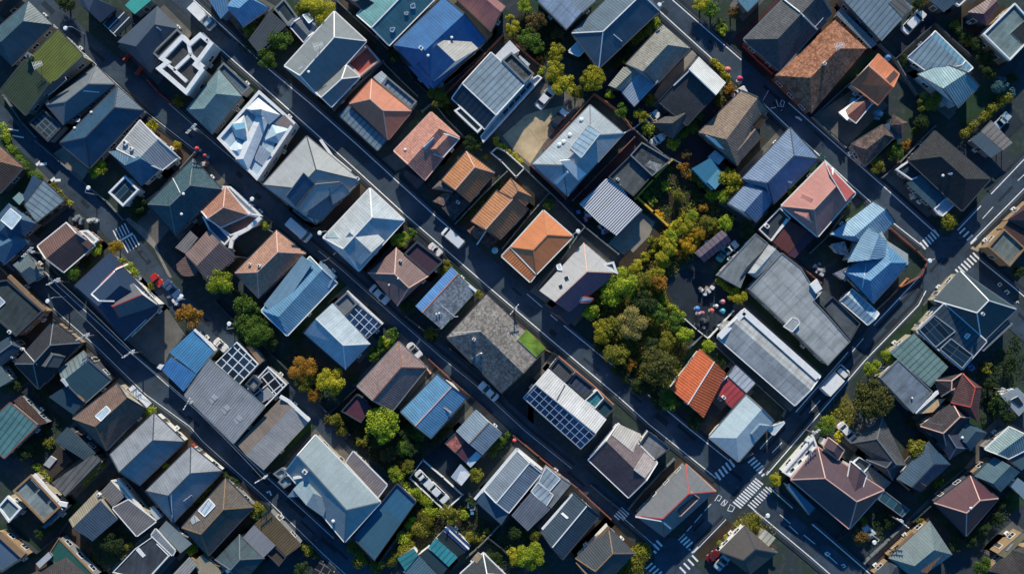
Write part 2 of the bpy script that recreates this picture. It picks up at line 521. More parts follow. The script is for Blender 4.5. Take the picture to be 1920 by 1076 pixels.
# ------------------------------------------------------------------ plants
def crown_mesh(name, rad, seed, n_leaf, leaf, style):
    rnd = random.Random(seed); cl = []
    k = {'dome': 44, 'loose': 18, 'shrub': 9}[style]
    for i in range(k):
        a = rnd.random() * 2 * pi; rr = math.sqrt(rnd.random()) * (.72 if style != 'loose' else .8)
        zz = rnd.uniform(-.25, .55) * (1 - rr * .6)
        if style == 'dome': zz = .62 * math.sqrt(max(0, 1 - rr * rr)) - .12 + rnd.uniform(-.12, .05)
        cl.append((V((rr * cos(a), rr * sin(a), zz * .85)), rnd.uniform(.24, .40) if style != 'dome' else rnd.uniform(.15, .22), rnd.random() * .7))
    cl.append((V((0, 0, .08)), .62 if style == 'dome' else .5, .4))
    tot = sum(c[1] ** 2 for c in cl); v = []; f = []; tint = []
    for c, r, t in cl:
        for _ in range(int(n_leaf * r * r / tot)):
            d = V((rnd.gauss(0, 1), rnd.gauss(0, 1), rnd.gauss(.25, 1))).normalized()
            p = (c + d * r * rnd.uniform(.62, 1.08)) * rad
            n = (d + V((rnd.gauss(0, .55), rnd.gauss(0, .55), rnd.gauss(.3, .5)))).normalized()
            a = n.cross(V((rnd.gauss(0, 1), rnd.gauss(0, 1), rnd.gauss(0, 1)))).normalized(); b = n.cross(a)
            s = leaf * rnd.uniform(.6, 1.3); i = len(v)
            v += [tuple(p - a * s * .5), tuple(p + b * s * .32), tuple(p + a * s * .5), tuple(p - b * s * .32)]
            f.append((i, i + 1, i + 2, i + 3))
            tint += [(min(1, max(0, t * .8 + rnd.uniform(-.1, .3))), rnd.random(), 0, 1)] * 4
    me = bpy.data.meshes.new(name); me.from_pydata(v, [], f)
    ca = me.color_attributes.new('tint', 'FLOAT_COLOR', 'POINT'); ca.data.foreach_set('color', [x for t in tint for x in t])
    return me
def trunk_mesh(name, h, r, seed):
    rnd = random.Random(seed); mb = MB()
    mb.tube([V((0, 0, -.2)), V((.05, .02, h * .35)), V((0, .05, h * .7)), V((.05, 0, h))], [r * 1.3, r, r * .75, r * .4], BARK, 7)
    for k in range(5):
        a = k * 1.26 + rnd.random(); z = h * rnd.uniform(.45, .8); L = h * rnd.uniform(.35, .5)
        mb.tube([V((0, 0, z)), V((cos(a) * L * .5, sin(a) * L * .5, z + L * .3)), V((cos(a) * L, sin(a) * L, z + L * .45))], [r * .5, r * .3, r * .1], BARK, 5)
    o = mb.build(name); me = o.data; bpy.data.objects.remove(o); return me
BARK = plainmat('bark', (.09, .065, .045), .9, .3, 3)
LEAF = {'yel': leafmat('leaf_yellow', (.15, .19, .014), (.56, .48, .03), (.66, .56, .05)),
        'yg': leafmat('leaf_yellow_green', (.12, .22, .016), (.42, .52, .035), (.58, .56, .05)),
        'grn': leafmat('leaf_green', (.035, .095, .016), (.12, .22, .028), (.21, .28, .035)),
        'dark': leafmat('leaf_dark', (.012, .035, .016), (.045, .085, .02), (.08, .11, .025)),
        'olv': leafmat('leaf_olive', (.075, .09, .014), (.26, .26, .03), (.38, .33, .04)),
        'dolv': leafmat('leaf_dark_olive', (.04, .05, .014), (.13, .135, .03), (.17, .15, .035)),
        'snd': leafmat('leaf_sandy', (.16, .14, .04), (.42, .35, .11), (.50, .44, .14)),
        'orn': leafmat('leaf_orange', (.20, .09, .015), (.46, .20, .03), (.42, .30, .03)),
        'gold': leafmat('leaf_gold', (.30, .19, .01), (.65, .36, .015), (.55, .42, .03)),
        'brn': leafmat('leaf_brown', (.08, .055, .02), (.21, .14, .045), (.26, .18, .05)),
        'blu': leafmat('leaf_bluish', (.03, .10, .11), (.10, .24, .25), (.2, .34, .32))}
CR = {}
for cls, (rad, nl, lf) in {'s': (1.0, 750, .22), 'm': (2.0, 2700, .26), 'l': (3.6, 7600, .29)}.items():
    for st in ('dome', 'loose', 'shrub'):
        for k in range(3):
            CR[cls, st, k] = crown_mesh('crown', rad, hash((ord(cls), len(st), k)) % 9999, nl, lf, st)
        CR[cls, st, 't'] = trunk_mesh('trunk', rad * 1.15 + .6, .08 + rad * .05, len(st))
TC = [0]
def tree(label, T, x, y, r, kind, st='loose', h=None, name='tree', cat='tree', group='garden trees and bushes'):
    """r in survey units of that sheet"""
    rad = r / TILES[T][2] / 10
    cls = 's' if rad < 1.4 else 'm' if rad < 2.7 else 'l'
    base = {'s': 1.0, 'm': 2.0, 'l': 3.6}[cls]; sc = rad / base * 1.04
    TC[0] += 1
    zc = h if h else (rad * .62 + (.25 if rad < 1.4 else .9))
    p = W(T, x, y, zc)
    rt = empty(name, V((p.x, p.y, 0))); tag(rt, label, cat, group)
    c = bpy.data.objects.new('crown', CR[cls, st, TC[0] % 3]); COL.objects.link(c); c.parent = rt
    if not c.data.materials: c.data.materials.append(LEAF['grn'])
    c.material_slots[0].link = 'OBJECT'; c.material_slots[0].material = LEAF[kind]
    c.location = (0, 0, zc); c.scale = (sc, sc, sc * (.85 if st != 'dome' else 1.0)); c.rotation_euler = (0, 0, TC[0] * 1.7)
    t = bpy.data.objects.new('trunk', CR[cls, st, 't']); COL.objects.link(t); t.parent = rt
    hz = base * 1.15 + .6
    t.scale = (sc, sc, max(.15, (zc + .25 * rad) / hz))
    return rt
def hedge(label, T, a, w, kind, h=1.5, name='hedge', dens=34, group='hedges and green strips', jit=.3):
    """leafy strip along a polyline, width w metres"""
    P = PTS(T, a, h * .6); rnd = random.Random(len(label) * 7 + int(a[0])); v = []; f = []; tint = []
    o0 = V((P[0].x, P[0].y, 0))
    for p, q in zip(P, P[1:]):
        L = (q - p).length; d = (q - p).normalized(); sd = V((-d.y, d.x, 0))
        nb = max(2, int(L / (w * .5)))
        cl = [(p.lerp(q, (i + rnd.random()) / nb) + sd * rnd.uniform(-jit, jit) * w + V((0, 0, rnd.uniform(-.2, .25) * h)), w * rnd.uniform(.38, .68), rnd.random()) for i in range(nb)]
        for c, r, t in cl:
            for _ in range(int(dens * r * r * 4 * 2.4) + 20):
                dd = V((rnd.gauss(0, 1), rnd.gauss(0, 1), rnd.gauss(.3, .9))).normalized()
                x = c + V((dd.x * r, dd.y * r, dd.z * min(r, h * .5))) * rnd.uniform(.6, 1.1)
                if x.z < .02: continue
                x = x - o0
                n = (dd + V((rnd.gauss(0, .5), rnd.gauss(0, .5), rnd.gauss(.3, .5)))).normalized()
                a_ = n.cross(V((rnd.gauss(0, 1), rnd.gauss(0, 1), rnd.gauss(0, 1)))).normalized(); b_ = n.cross(a_)
                s = .26 * rnd.uniform(.6, 1.3); i = len(v)
                v += [tuple(x - a_ * s * .5), tuple(x + b_ * s * .34), tuple(x + a_ * s * .5), tuple(x - b_ * s * .34)]
                f.append((i, i + 1, i + 2, i + 3)); tint += [(min(1, max(0, t * .8 + rnd.uniform(-.1, .3))), rnd.random(), 0, 1)] * 4
    me = bpy.data.meshes.new(name); me.from_pydata(v, [], f); me.materials.append(LEAF[kind])
    ca = me.color_attributes.new('tint', 'FLOAT_COLOR', 'POINT'); ca.data.foreach_set('color', [x for t in tint for x in t])
    o = bpy.data.objects.new(name, me); COL.objects.link(o); o.location = o0
    if label: tag(o, label, 'hedge', group)
    return o

# ------------------------------------------------------------------ ground pieces
def struct(name, mb):
    o = mb.build(name); o['kind'] = 'structure'; return o
GZ = [0.0]
def patch(name, T, a, mat, z=None):
    GZ[0] += .0004
    z = z if z is not None else .006 + GZ[0]
    mb = MB(); P = ccw(PTS(T, a, 0)); P = [p + V((0, 0, z)) for p in P]
    mb.face(P, mat); return struct(name, mb)
def smooth_poly(P, n=2):
    for _ in range(n):
        Q = [P[0]]
        for a, b in zip(P, P[1:]): Q += [a.lerp(b, .25), a.lerp(b, .75)]
        P = Q + [P[-1]]
    return P
def offs(P, d):
    out = []
    for i, p in enumerate(P):
        e = (P[min(i + 1, len(P) - 1)] - P[max(i - 1, 0)]); e.z = 0; e.normalize()
        out.append(p + V((-e.y, e.x, 0)) * d)
    return out
def ribbon(mb, P, d0, d1, z0, z1, m):
    A, B = offs(P, d0), offs(P, d1)
    if d0 < d1: A, B = B, A          # A on the left
    for i in range(len(P) - 1):
        a0, a1, b0, b1 = [V((q.x, q.y, z1)) for q in (A[i], A[i + 1], B[i], B[i + 1])]
        mb.face([b0, b1, a1, a0], m, a1 - a0)
        if z1 - z0 > .02:
            dn = V((0, 0, z0 - z1))
            mb.face([a0, a1, a1 + dn, a0 + dn], m); mb.face([b1, b0, b0 + dn, b1 + dn], m)
def fence(label, T, a, trim='g', h=1.3, w=.16, name='fence', cat='fence', cap=None, posts=True):
    P = PTS(T, a, h)
    P = [V((p.x, p.y, 0)) for p in P]; o = P[0].copy(); mb = MB(o)
    m = TRIM[trim]
    for p, q in zip(P, P[1:]): mb.bar(p - V((0, 0, .05)), q - V((0, 0, .05)), w, h + .05, m)
    if posts:
        pm = mb
        for p, q in zip(P, P[1:]):
            n = max(1, int((q - p).length / 2.6))
            for i in range(n + 1): pm.box(p.lerp(q, i / n) - V((0, 0, .05)), w + .1, w + .1, h + .14, m, math.atan2((q - p).y, (q - p).x))
    ob = mb.build(name, None, o); tag(ob, label, cat, 'fences and garden walls')
    return ob
# ------------------------------------------------------------------ light, sky, camera
SC.view_settings.view_transform = 'Standard'; SC.view_settings.look = 'None'
SC.view_settings.exposure = 0.34; SC.view_settings.gamma = 1.0
ELEV = 25
w = bpy.data.worlds.new('World'); SC.world = w; w.use_nodes = True
nt = w.node_tree; bg = nt.nodes['Background']
sky = nt.nodes.new('ShaderNodeTexSky'); sky.sky_type = 'NISHITA'; sky.sun_disc = False
sky.sun_elevation = R(ELEV); sky.sun_rotation = R(0); sky.altitude = 100; sky.air_density = 1.0; sky.dust_density = .4; sky.ozone_density = 6.0
wb = nt.nodes.new('ShaderNodeMix'); wb.data_type = 'RGBA'; wb.blend_type = 'MULTIPLY'; wb.inputs[0].default_value = 1; wb.inputs[7].default_value = (.31, .76, .93, 1)   # cool white balance of a clear late sky
nt.links.new(sky.outputs[0], wb.inputs[6]); nt.links.new(wb.outputs[2], bg.inputs['Color']); bg.inputs['Strength'].default_value = .125
l = bpy.data.lights.new('sun', 'SUN'); l.energy = 4.5; l.angle = R(1.0); l.color = (1.0, .90, .72)
so = bpy.data.objects.new('sun', l); COL.objects.link(so)
d = V((0.0, -cos(R(ELEV)), -sin(R(ELEV))))           # light travels towards the bottom of the photo
so.rotation_euler = d.to_track_quat('-Z', 'Y').to_euler(); so.location = (0, 60, 60)
cam = bpy.data.cameras.new('camera'); co = bpy.data.objects.new('camera', cam); COL.objects.link(co)
co.location = (0, 0, H); co.rotation_euler = (0, 0, 0); cam.sensor_width = 36; cam.lens = 36 * H / 192.0
cam.clip_end = 3000; cam.clip_start = 1
SC.camera = co
# ------------------------------------------------------------------ ground, roads, markings
def groundmat():
    m, nt, b = newmat('yard_ground'); q = NB(nt)
    pos = q.n('ShaderNodeNewGeometry').outputs['Position']
    n1 = q.noise(pos, .11, 6, .6); n2 = q.noise(pos, .8, 6, .7); n3 = q.noise(pos, 5, 4, .75)
    col = q.mix(q.rng(n1, .42, .58, 0, 1), (.026, .037, .050), (.020, .042, .026))
    col = q.mix(q.rng(n2, .5, .66, 0, .8), col, (.058, .064, .068))
    col = q.mix(q.rng(n3, .55, .75, 0, .7), col, (.014, .021, .026))
    nt.links.new(col, b.inputs['Base Color']); b.inputs['Roughness'].default_value = .95
    q.bump(n3, .5, .08, b)
    return m
def asphalt(name, c, stain=.4):
    m, nt, b = newmat(name); q = NB(nt)
    pos = q.n('ShaderNodeNewGeometry').outputs['Position']
    f = q.rng(q.noise(pos, .22, 6, .65), .3, .7, 1 - stain, 1 + stain)
    f = q.math('MULTIPLY', f, q.rng(q.noise(pos, 9, 3, .8), .3, .7, .8, 1.2))
    col = q.scale((*c, 1), f)
    vo = q.n('ShaderNodeTexVoronoi', feature='DISTANCE_TO_EDGE'); vo.inputs['Scale'].default_value = .16
    wp = q.n('ShaderNodeVectorMath', operation='ADD'); nt.links.new(pos, wp.inputs[0])
    nz = q.n('ShaderNodeTexNoise'); nz.inputs['Scale'].default_value = .6; nt.links.new(pos, nz.inputs['Vector'])
    nt.links.new(nz.outputs['Color'], wp.inputs[1]); nt.links.new(wp.outputs[0], vo.inputs['Vector'])
    crack = q.rng(vo.outputs[0], 0, .012, .45, 0)
    col = q.mix(crack, col, tuple(x * .35 for x in c))
    nt.links.new(col, b.inputs['Base Color']); b.inputs['Roughness'].default_value = .88
    b.inputs['Specular IOR Level'].default_value = .25
    return m
GROUND = groundmat()
ASPH = asphalt('asphalt', (.042, .064, .092)); ASPH2 = asphalt('lot_asphalt', (.020, .030, .042), .5)
PAVE = asphalt('pavement', (.022, .032, .044), .3); KERB = plainmat('kerb_concrete', (.085, .10, .11), .85)
CONC = asphalt('concrete', (.24, .22, .19), .3); SAND = asphalt('sandy_concrete', (.48, .38, .24), .35); CONCD = asphalt('dark_concrete', (.13, .125, .115), .35)  # SAND also brightened for the sunlit wedge painted on the lot
PAINT = plainmat('road_paint', (.80, .80, .79), .7, .22, 2.5)
LAWN = asphalt('lawn_grass', (.035, .075, .018), .5); DLAWN = asphalt('dark_lawn_grass', (.018, .045, .022), .4); SOIL = asphalt('soil', (.045, .032, .022), .5)
BRGRASS = asphalt('dry_grass', (.12, .11, .04), .5); MAUVE = asphalt('plum_paving', (.055, .030, .036), .3); BRPAVE = asphalt('brown_paving', (.075, .05, .036), .35)
mb = MB(); S_ = 700
mb.face([V((-S_, -S_, 0)), V((S_, -S_, 0)), V((S_, S_, 0)), V((-S_, S_, 0))], GROUND); struct('ground', mb)

ROADS = [('road', [(300, -50), (416, 62), (528, 168), (634, 262), (728, 345), (850, 450), (960, 548), (1080, 650), (1190, 738), (1290, 825), (1387, 908), (1470, 978), (1580, 1072), (1700, 1170)], 4.4),
         ('road', [(20, -60), (75, 5), (203, 116), (279, 184), (345, 245), (400, 290), (470, 357), (552, 427), (627, 489), (720, 575), (830, 668), (915, 745), (1050, 860), (1160, 958), (1255, 1040), (1330, 1110)], 3.5),
         ('road', [(-60, 165), (0, 222), (55, 272), (150, 365), (208, 425), (262, 480), (300, 530), (350, 585), (420, 640), (480, 690), (540, 735), (600, 780), (640, 830)], 3.9),
         ('road', [(-80, 365), (-20, 425), (70, 520), (150, 600), (240, 685), (300, 738), (380, 810), (495, 910), (616, 1022), (700, 1100)], 4.3),
         ('road', [(1170, -60), (1236, 0), (1360, 110), (1448, 188), (1510, 243), (1575, 302), (1650, 367), (1740, 448), (1775, 482), (1850, 547), (1960, 650)], 4.3),
         ('road', [(1150, 1150), (1215, 1092), (1287, 1024), (1347, 958), (1390, 908), (1431, 865), (1490, 800), (1560, 722), (1630, 643), (1700, 570), (1765, 497), (1808, 443), (1870, 375), (1930, 310), (2000, 235)], 4.3)]
for i, (nm, P, w) in enumerate(ROADS):
    P = smooth_poly([W('p', *p) for p in P], 2)
    mb = MB(); ribbon(mb, P, -w / 2, w / 2, 0, .034 + .004 * i, ASPH); struct('road', mb)
    if i in (0, 1, 3, 4, 5): pass
JUNC = [(1388, 908, 3.9), (1258, 1040, 3.3), (1772, 480, 3.7)]
mb = MB()
for x, y, r in JUNC:
    c = W('p', x, y); mb.face([c + V((r * cos(t * pi / 8), r * sin(t * pi / 8), .060)) for t in range(16)], ASPH)
struct('road_junction', mb)
LZ = .064
EDGE = [ # painted edge lines; the second value says on which side (+1 left) the kerb lies
 ([(380, 62), (400, 81), (490, 160), (588, 247), (676, 326), (760, 403), (840, 472), (916, 538), (1040, 643), (1160, 744), (1218, 796), (1343, 896)], -1),
 ([(330, -30), (419, 52), (505, 131), (580, 193), (671, 273), (740, 336), (815, 404), (862, 444)], 1),
 ([(1057, 610), (1160, 694), (1283, 796), (1377, 871)], 1),
 ([(1413, 955), (1522, 1046), (1590, 1105)], -1), ([(1442, 913), (1486, 952)], 1), ([(1523, 982), (1624, 1069), (1680, 1116)], 1),
 ([(1213, 0), (1333, 109), (1350, 124)], -1), ([(1418, 182), (1478, 239), (1540, 295), (1595, 346), (1629, 376), (1673, 417), (1728, 460)], -1),
 ([(1260, 0), (1390, 113)], 1), ([(1478, 193), (1554, 260), (1660, 353), (1754, 437)], 1),
 ([(1827, 479), (1902, 540), (1940, 573)], 1), 
 ([(1795, 432), (1839, 386)], 1), ([(1858, 364), (1920, 299), (1960, 256)], 1), ([(1820, 455), (1920, 354), (1960, 312)], -1),
 ([(1736, 545), (1722, 572), (1621, 676), (1520, 794), (1437, 890)], -1), ([(1723, 520), (1638, 610)], 1), ([(1590, 660), (1492, 772)], 1), ([(1465, 796), (1425, 841)], 1),
 ([(1361, 973), (1301, 1035)], -1),
 ([(50, 470), (109, 536), (242, 658), (320, 727), (400, 796), (497, 891), (626, 1009)], 1),
 ([(100, 578), (122, 598), (187, 655), (273, 739), (357, 800), (380, 827), (494, 929), (606, 1038), (648, 1076)], -1),
 ([(65, 13), (198, 138), (281, 216), (364, 280)], -1), ([(560, 440), (640, 505), (738, 592), (830, 672), (890, 720), (985, 808), (1072, 878)], 1),
 ([(317, 195), (380, 250), (460, 318), (540, 385)], 1), ([(1166, 968), (1231, 1025)], -1)]
FAINT = {18, 19, 20, 21, 22, 23, 24}
pm = MB(); km = MB(); vm = MB()
for i, (P, side) in enumerate(EDGE):
    P = [W('p', *p) for p in P]
    if i not in (21, 22, 23): ribbon(pm, P, -.095 if i not in FAINT else -.06, .095 if i not in FAINT else .06, 0, LZ, PAINT)
    else: ribbon(pm, P, -.04, .04, 0, LZ, PAINT)
    ribbon(km, P, side * .34, side * .50, 0, .13, KERB); ribbon(vm, P, side * .50, side * 1.15, 0, .12, PAVE)
struct('road_marking', pm); struct('kerb', km); struct('pavement', vm)
pm = MB()
for a, b in [((1309, 548), (1309, 548)), ((988, 551), (1017, 576)), ((1032, 590), (1045, 601)), ((1842, 410), (1862, 388)), ((1882, 367), (1893, 355)), ((1908, 339), (1922, 326)),
             ((1597, 660), (1619, 634)), ((1517, 773), (1538, 750)), ((1448, 848), (1466, 829)), ((1462, 964), (1482, 981)), ((1507, 1002), (1528, 1019)), ((1522, 982), (1540, 997)), 
             ((1333, 944), (1321, 957)), ((1316, 963), (1302, 979)), ((1297, 985), (1288, 995)), ((1284, 1000), (1272, 1012)), ((1491, 219), (1503, 227)), ((1480, 985), (1496, 1000)), ((1546, 1035), (1570, 1056))]:
    if a != b: ribbon(pm, [W('p', *a), W('p', *b)], -.07, .07, 0, LZ + .001, PAINT)
struct('road_marking', pm)
def crossing(a, b, n, L, ang, w=.42):
    """n bars from a to b (photo points), each L metres long at angle ang from the line"""
    A, B = W('p', *a), W('p', *b); d = (B - A).normalized(); e = Matrix.Rotation(R(ang), 3, 'Z') @ d
    mb = MB()
    for i in range(n):
        c = A.lerp(B, i / max(1, n - 1)); s = V((-e.y, e.x, 0)) * (w / 2)
        mb.face([c - e * L / 2 - s + V((0, 0, LZ + .004)), c + e * L / 2 - s + V((0, 0, LZ + .004)), c + e * L / 2 + s + V((0, 0, LZ + .004)), c - e * L / 2 + s + V((0, 0, LZ + .004))], PAINT)
    struct('crosswalk', mb)
crossing((1346, 892), (1372, 868), 5, 1.7, 82); crossing((1409, 862), (1434, 887), 6, 1.6, 84, .34)
crossing((1382, 946), (1423, 902), 12, 1.9, 95, .30); crossing((1408, 950), (1441, 917), 9, 1.5, 95, .26)
crossing((1225, 1031), (1236, 1018), 3, 1.5, 84); crossing((1282, 1011), (1303, 1030), 5, 1.6, 84, .34)
crossing((1217, 1060), (1235, 1076), 4, 1.6, 84, .32); crossing((1280, 1068), (1303, 1046), 4, 1.6, 90, .34)
crossing((1159, 972), (1172, 957), 5, 2.0, 88, .24)
crossing((1730, 461), (1755, 437), 6, 1.6, 86, .34); crossing((1804, 433), (1825, 452), 4, 1.5, 86, .32); crossing((1797, 511), (1830, 480), 7, 1.7, 92, .34)
crossing((217, 441), (238, 428), 5, 2.0, 85, .22); crossing((235, 464), (256, 450), 5, 2.2, 85, .22)
mb = MB(); ribbon(mb, [W('p', 221, 454), W('p', 249, 438)], -.2, .2, 0, LZ + .004, PAINT); struct('road_marking', mb)
# outlined characters painted by the big crossing, and the turn symbols
mb = MB()
def glyph(T, pts, w=.13):
    ribbon(mb, [W(T, *p) for p in pts], -w / 2, w / 2, 0, LZ + .005, PAINT)
glyph('33', [(768, 548), (796, 504), (820, 518), (800, 548), (784, 540)]); glyph('33', [(812, 572), (842, 536), (862, 552), (834, 584), (812, 572)])
glyph('33', [(860, 616), (880, 572), (912, 592), (895, 624), (860, 616)]); glyph('33', [(842, 536), (834, 584)])
glyph('03', [(1210, 720), (1225, 768), (1262, 770), (1272, 735), (1250, 722), (1240, 755), (1252, 758)]); glyph('03', [(1172, 782), (1210, 775)]); glyph('03', [(1248, 800), (1254, 792)])
glyph('03', [(1115, 728), (1157, 652)], .07); glyph('03', [(1352, 845), (1372, 850), (1396, 870)], .3)
glyph('34', [(100, 930), (120, 915), (140, 930), (122, 945), (104, 932)], .2); glyph('34', [(220, 1012), (238, 1003), (252, 1018), (232, 1028)], .2)
glyph('24', [(1345, 50), (1365, 38), (1378, 52), (1360, 66), (1345, 50)]); glyph('24', [(1395, 105), (1415, 92), (1432, 108), (1412, 122)], .2); glyph('24', [(1478, 182), (1490, 170), (1498, 184)], .16)
glyph('10', [(262, 192), (290, 168), (286, 186), (338, 182)], .5); glyph('10', [(368, 306), (392, 285), (398, 302), (438, 300)], .5)
glyph('00', [(55, 930), (135, 943)], .25); glyph('00', [(90, 978), (172, 993)], .25)
glyph('11', [(845, 888), (895, 872), (962, 820)], .14); glyph('31', [(462, 488), (482, 478), (495, 508)], .35)
struct('road_marking', mb)
# yards
patch('concrete_lot', '02', [640, 960, 985, 590, 1085, 640, 1300, 720, 900, 1210, 760, 1090], CONCD); patch('sandy_lot', '02', [700, 980, 870, 830, 960, 800, 1150, 760, 1200, 800, 1000, 1030, 900, 1180, 780, 1080], SAND)  # paler patch paints the lot's sunlit wedge into the ground colour
patch('concrete_lot', '13', [225, 520, 340, 600, 280, 740, 165, 870, 0, 760, 60, 690], CONC)
patch('plum_driveway', '13', [-60, 500, 0, 420, 240, 30, 210, 0, 60, 120, -240, 430], MAUVE); patch('plum_driveway', '13', [450, 130, 600, -20, 760, 80, 600, 220], MAUVE)
patch('asphalt_lot', '23', [420, 90, 540, -60, 760, -20, 900, 140, 900, 250, 720, 440, 560, 300], ASPH2)
patch('asphalt_lot', '20', [905, 470, 1205, 225, 1335, 415, 1220, 540, 1180, 640, 1000, 600], CONCD)
patch('concrete_yard', '10', [985, 600, 1090, 500, 1230, 640, 1120, 780], CONCD); patch('footpath', '10', [900, 580, 930, 570, 1040, 650, 1120, 750, 1150, 830, 1240, 1000, 1215, 1000, 1110, 790], CONC)
patch('asphalt_lot', '04', [560, 290, 800, 40, 910, 140, 640, 400], ASPH2); patch('asphalt_lot', '04', [20, 840, 370, 600, 560, 760, 260, 1060], CONCD)
patch('lawn', '04', [1040, 800, 1230, 620, 1390, 690, 1090, 930], DLAWN); patch('asphalt_lot', '04', [1300, 860, 1440, 760, 1537, 900, 1420, 1010], ASPH2)
patch('concrete_yard', '14', [520, 290, 610, 190, 900, 530, 840, 570], CONCD); patch('dry_verge', '24', [100, 1010, 260, 830, 330, 960, 320, 1076, 180, 1090], BRGRASS)
patch('lawn', '21', [730, 1060, 800, 990, 830, 1040, 700, 1160, 640, 1230, 600, 1190], LAWN); patch('asphalt_lot', '32', [130, 250, 300, 90, 430, 260, 330, 380, 410, 500], ASPH2)
patch('brown_paving', '21', [590, 580, 740, 470, 900, 620, 1000, 660, 1110, 600, 1150, 640, 1020, 780, 760, 700], BRPAVE); patch('asphalt_lot', '22', [710, 900, 900, 700, 1000, 800, 880, 1076, 930, 1090], ASPH2)
patch('dry_verge', '33', [1155, 400, 1290, 280, 1330, 330, 1230, 430], BRGRASS); patch('dry_verge', '33', [880, 720, 1040, 620, 1180, 740, 1060, 800, 980, 740], BRGRASS); patch('soil_verge', '33', [640, 920, 860, 690, 900, 720, 760, 890, 660, 980], SOIL)
patch('lane', '34', [390, 1000, 700, 680, 900, 480, 1100, 320, 1350, 20, 1400, 40, 1140, 350, 930, 520, 730, 710, 420, 1030], CONCD); patch('lawn', '34', [1390, 540, 1450, 450, 1530, 560, 1450, 640], LAWN)
patch('garden_soil', '13', [210, 430, 455, 165, 700, 400, 660, 470, 430, 620], SOIL); patch('garden_soil', '23', [-150, 100, 160, -200, 420, 90, 600, 420, 560, 560, 500, 700, 200, 700, -100, 480], SOIL)
patch('garden_soil', '13', [140, 860, 640, 360, 930, 560, 820, 700, 640, 820, 430, 1000, 200, 1076], SOIL)
patch('sandy_verge', '14', [1150, 790, 1537, 470, 1580, 500, 1230, 830], SAND); patch('concrete_yard', '12', [1340, 130, 1420, 110, 1240, 360, 1260, 420], MAUVE)
patch('concrete_yard', '03', [400, 570, 610, 360, 640, 400, 360, 720, 330, 690], CONC); patch('concrete_yard', '11', [1290, 150, 1400, 90, 1480, 190, 1390, 240], CONCD)
patch('concrete_yard', '10', [380, 110, 470, 50, 640, 230, 590, 310], CONC)
patch('garden_soil', '02', [690, 300, 830, 100, 980, 110, 1140, 250, 1040, 420, 970, 480, 830, 380], SOIL); patch('garden_soil', '32', [0, 420, 230, 620, 420, 570, 640, 720, 480, 900, 0, 900], SOIL)
patch('garden_soil', '31', [930, -60, 1150, -300, 1500, -50, 1537, 400, 1440, 420, 1100, 150], SOIL)
patch('brick_paving', '03', [910, 270, 1180, 20, 1290, -60, 1330, 0, 990, 310, 1190, 530, 1150, 540], MAUVE)

# manhole covers and repair patches in the carriageway
IRON = plainmat('cast_iron', (.05, .055, .06), .6); PATCHM = asphalt('repair_asphalt', (.020, .030, .042), .3); PATCHL = asphalt('worn_asphalt', (.046, .062, .080), .3)
rnd = random.Random(11); im = MB(); dm = MB(); lm = MB()
for i, (nm, P, w) in enumerate(ROADS):
    P = smooth_poly([W('p', *p) for p in P], 2)
    for k in range(1, len(P) - 1):
        d = (P[k + 1] - P[k]).normalized(); s = V((-d.y, d.x, 0))
        if k % 4 == 1: im.disc(P[k] + s * rnd.uniform(-1, 1) + V((0, 0, .055)), .32, .008, IRON, 14)
        if rnd.random() < .42:
            c = P[k].lerp(P[k + 1], rnd.random()) + s * rnd.uniform(-.25, .25) * w; L, b = rnd.uniform(1.2, 5), rnd.uniform(.4, 1.1); m, mt, z = (dm, PATCHM, .0605) if rnd.random() < .6 else (lm, PATCHL, .0612)
            z += .0001 * k
            m.face([c + d * x * L / 2 + s * y * b / 2 + V((0, 0, z)) for x, y in ((-1, -1), (1, -1), (1, 1), (-1, 1))], mt)
struct('manhole_covers', im); struct('road_repair_patches', dm); struct('road_worn_patches', lm)
# ------------------------------------------------------------------ buildings, top band
Hs = House
GREY = ('plain', (.33, .34, .34)); NAVY = ('metal', (.045, .085, .15)); CHAR = ('tile', (.055, .058, .065)); TEALG = ('metal', (.17, .24, .25))
BLUEG = ('metal', (.22, .30, .42)); BLUE = ('corr', (.13, .30, .50)); BROWN = ('tile', (.20, .125, .10)); TERRA = ('tile', (.46, .235, .165)); ORANGE = ('rtile', (.50, .22, .10))
PALE = ('metal', (.50, .55, .58)); PLUM = ('metal', (.12, .05, .065)); SLATE = ('metal', (.10, .145, .18)); DARKF = ('flat', (.022, .028, .036)); BLK = ('tile', (.032, .034, .042))
WHR = ('corr', (.74, .75, .75)); TEAL = ('metal', (.045, .30, .29)); TAUPE = ('corr', (.27, .25, .22)); SLB = ('corr', (.21, .27, .34)); GLZ = ('glass', (.15, .28, .27))
Hs('navy hip roofed house in the corner above the green corrugated shed', '00', 'grey', 4).g(('metal', (.055, .10, .125)), [205, 10, 378, 180, 85, 475, -110, 285], .28, .2, p=24, ec='d').done()
Hs('long olive and green corrugated roof shed with a small orange chimney', '00', 'cream', 5, 'shed', 'shed').shed(('corr', (.05, .075, .04)), [365, 608, 195, 440, 5, 650, 185, 830], 7, ec='d', z=4.2).shed(('corr', (.17, .20, .04)), [612, 410, 430, 220, 195, 440, 368, 608], 6, ec='d').chim(225, 412, 'tan').ant(300, 480).panel([335, 655, 380, 590, 470, 555, 480, 575, 400, 650, 345, 690], GLASS, 'window', k=0).done()
Hs('grey hip roofed house beside the green shed with dark lattice lean-to', '00', 'grey', 4).g(('plain', (.15, .17, .185)), [692, 474, 828, 608, 460, 900, 335, 755], .27, .28, p=26, rc='g', ec='d').f(None, [318, 790, 462, 910, 352, 1025, 213, 890], 2.8, grid=gridmat('lattice', (.02, .035, .045), (.09, .13, .15), 1.4, .9, .2, .5), rim='d').panel([600, 652, 716, 662, 712, 668, 604, 660], WHITE, 'roof_rail', k=0).done()
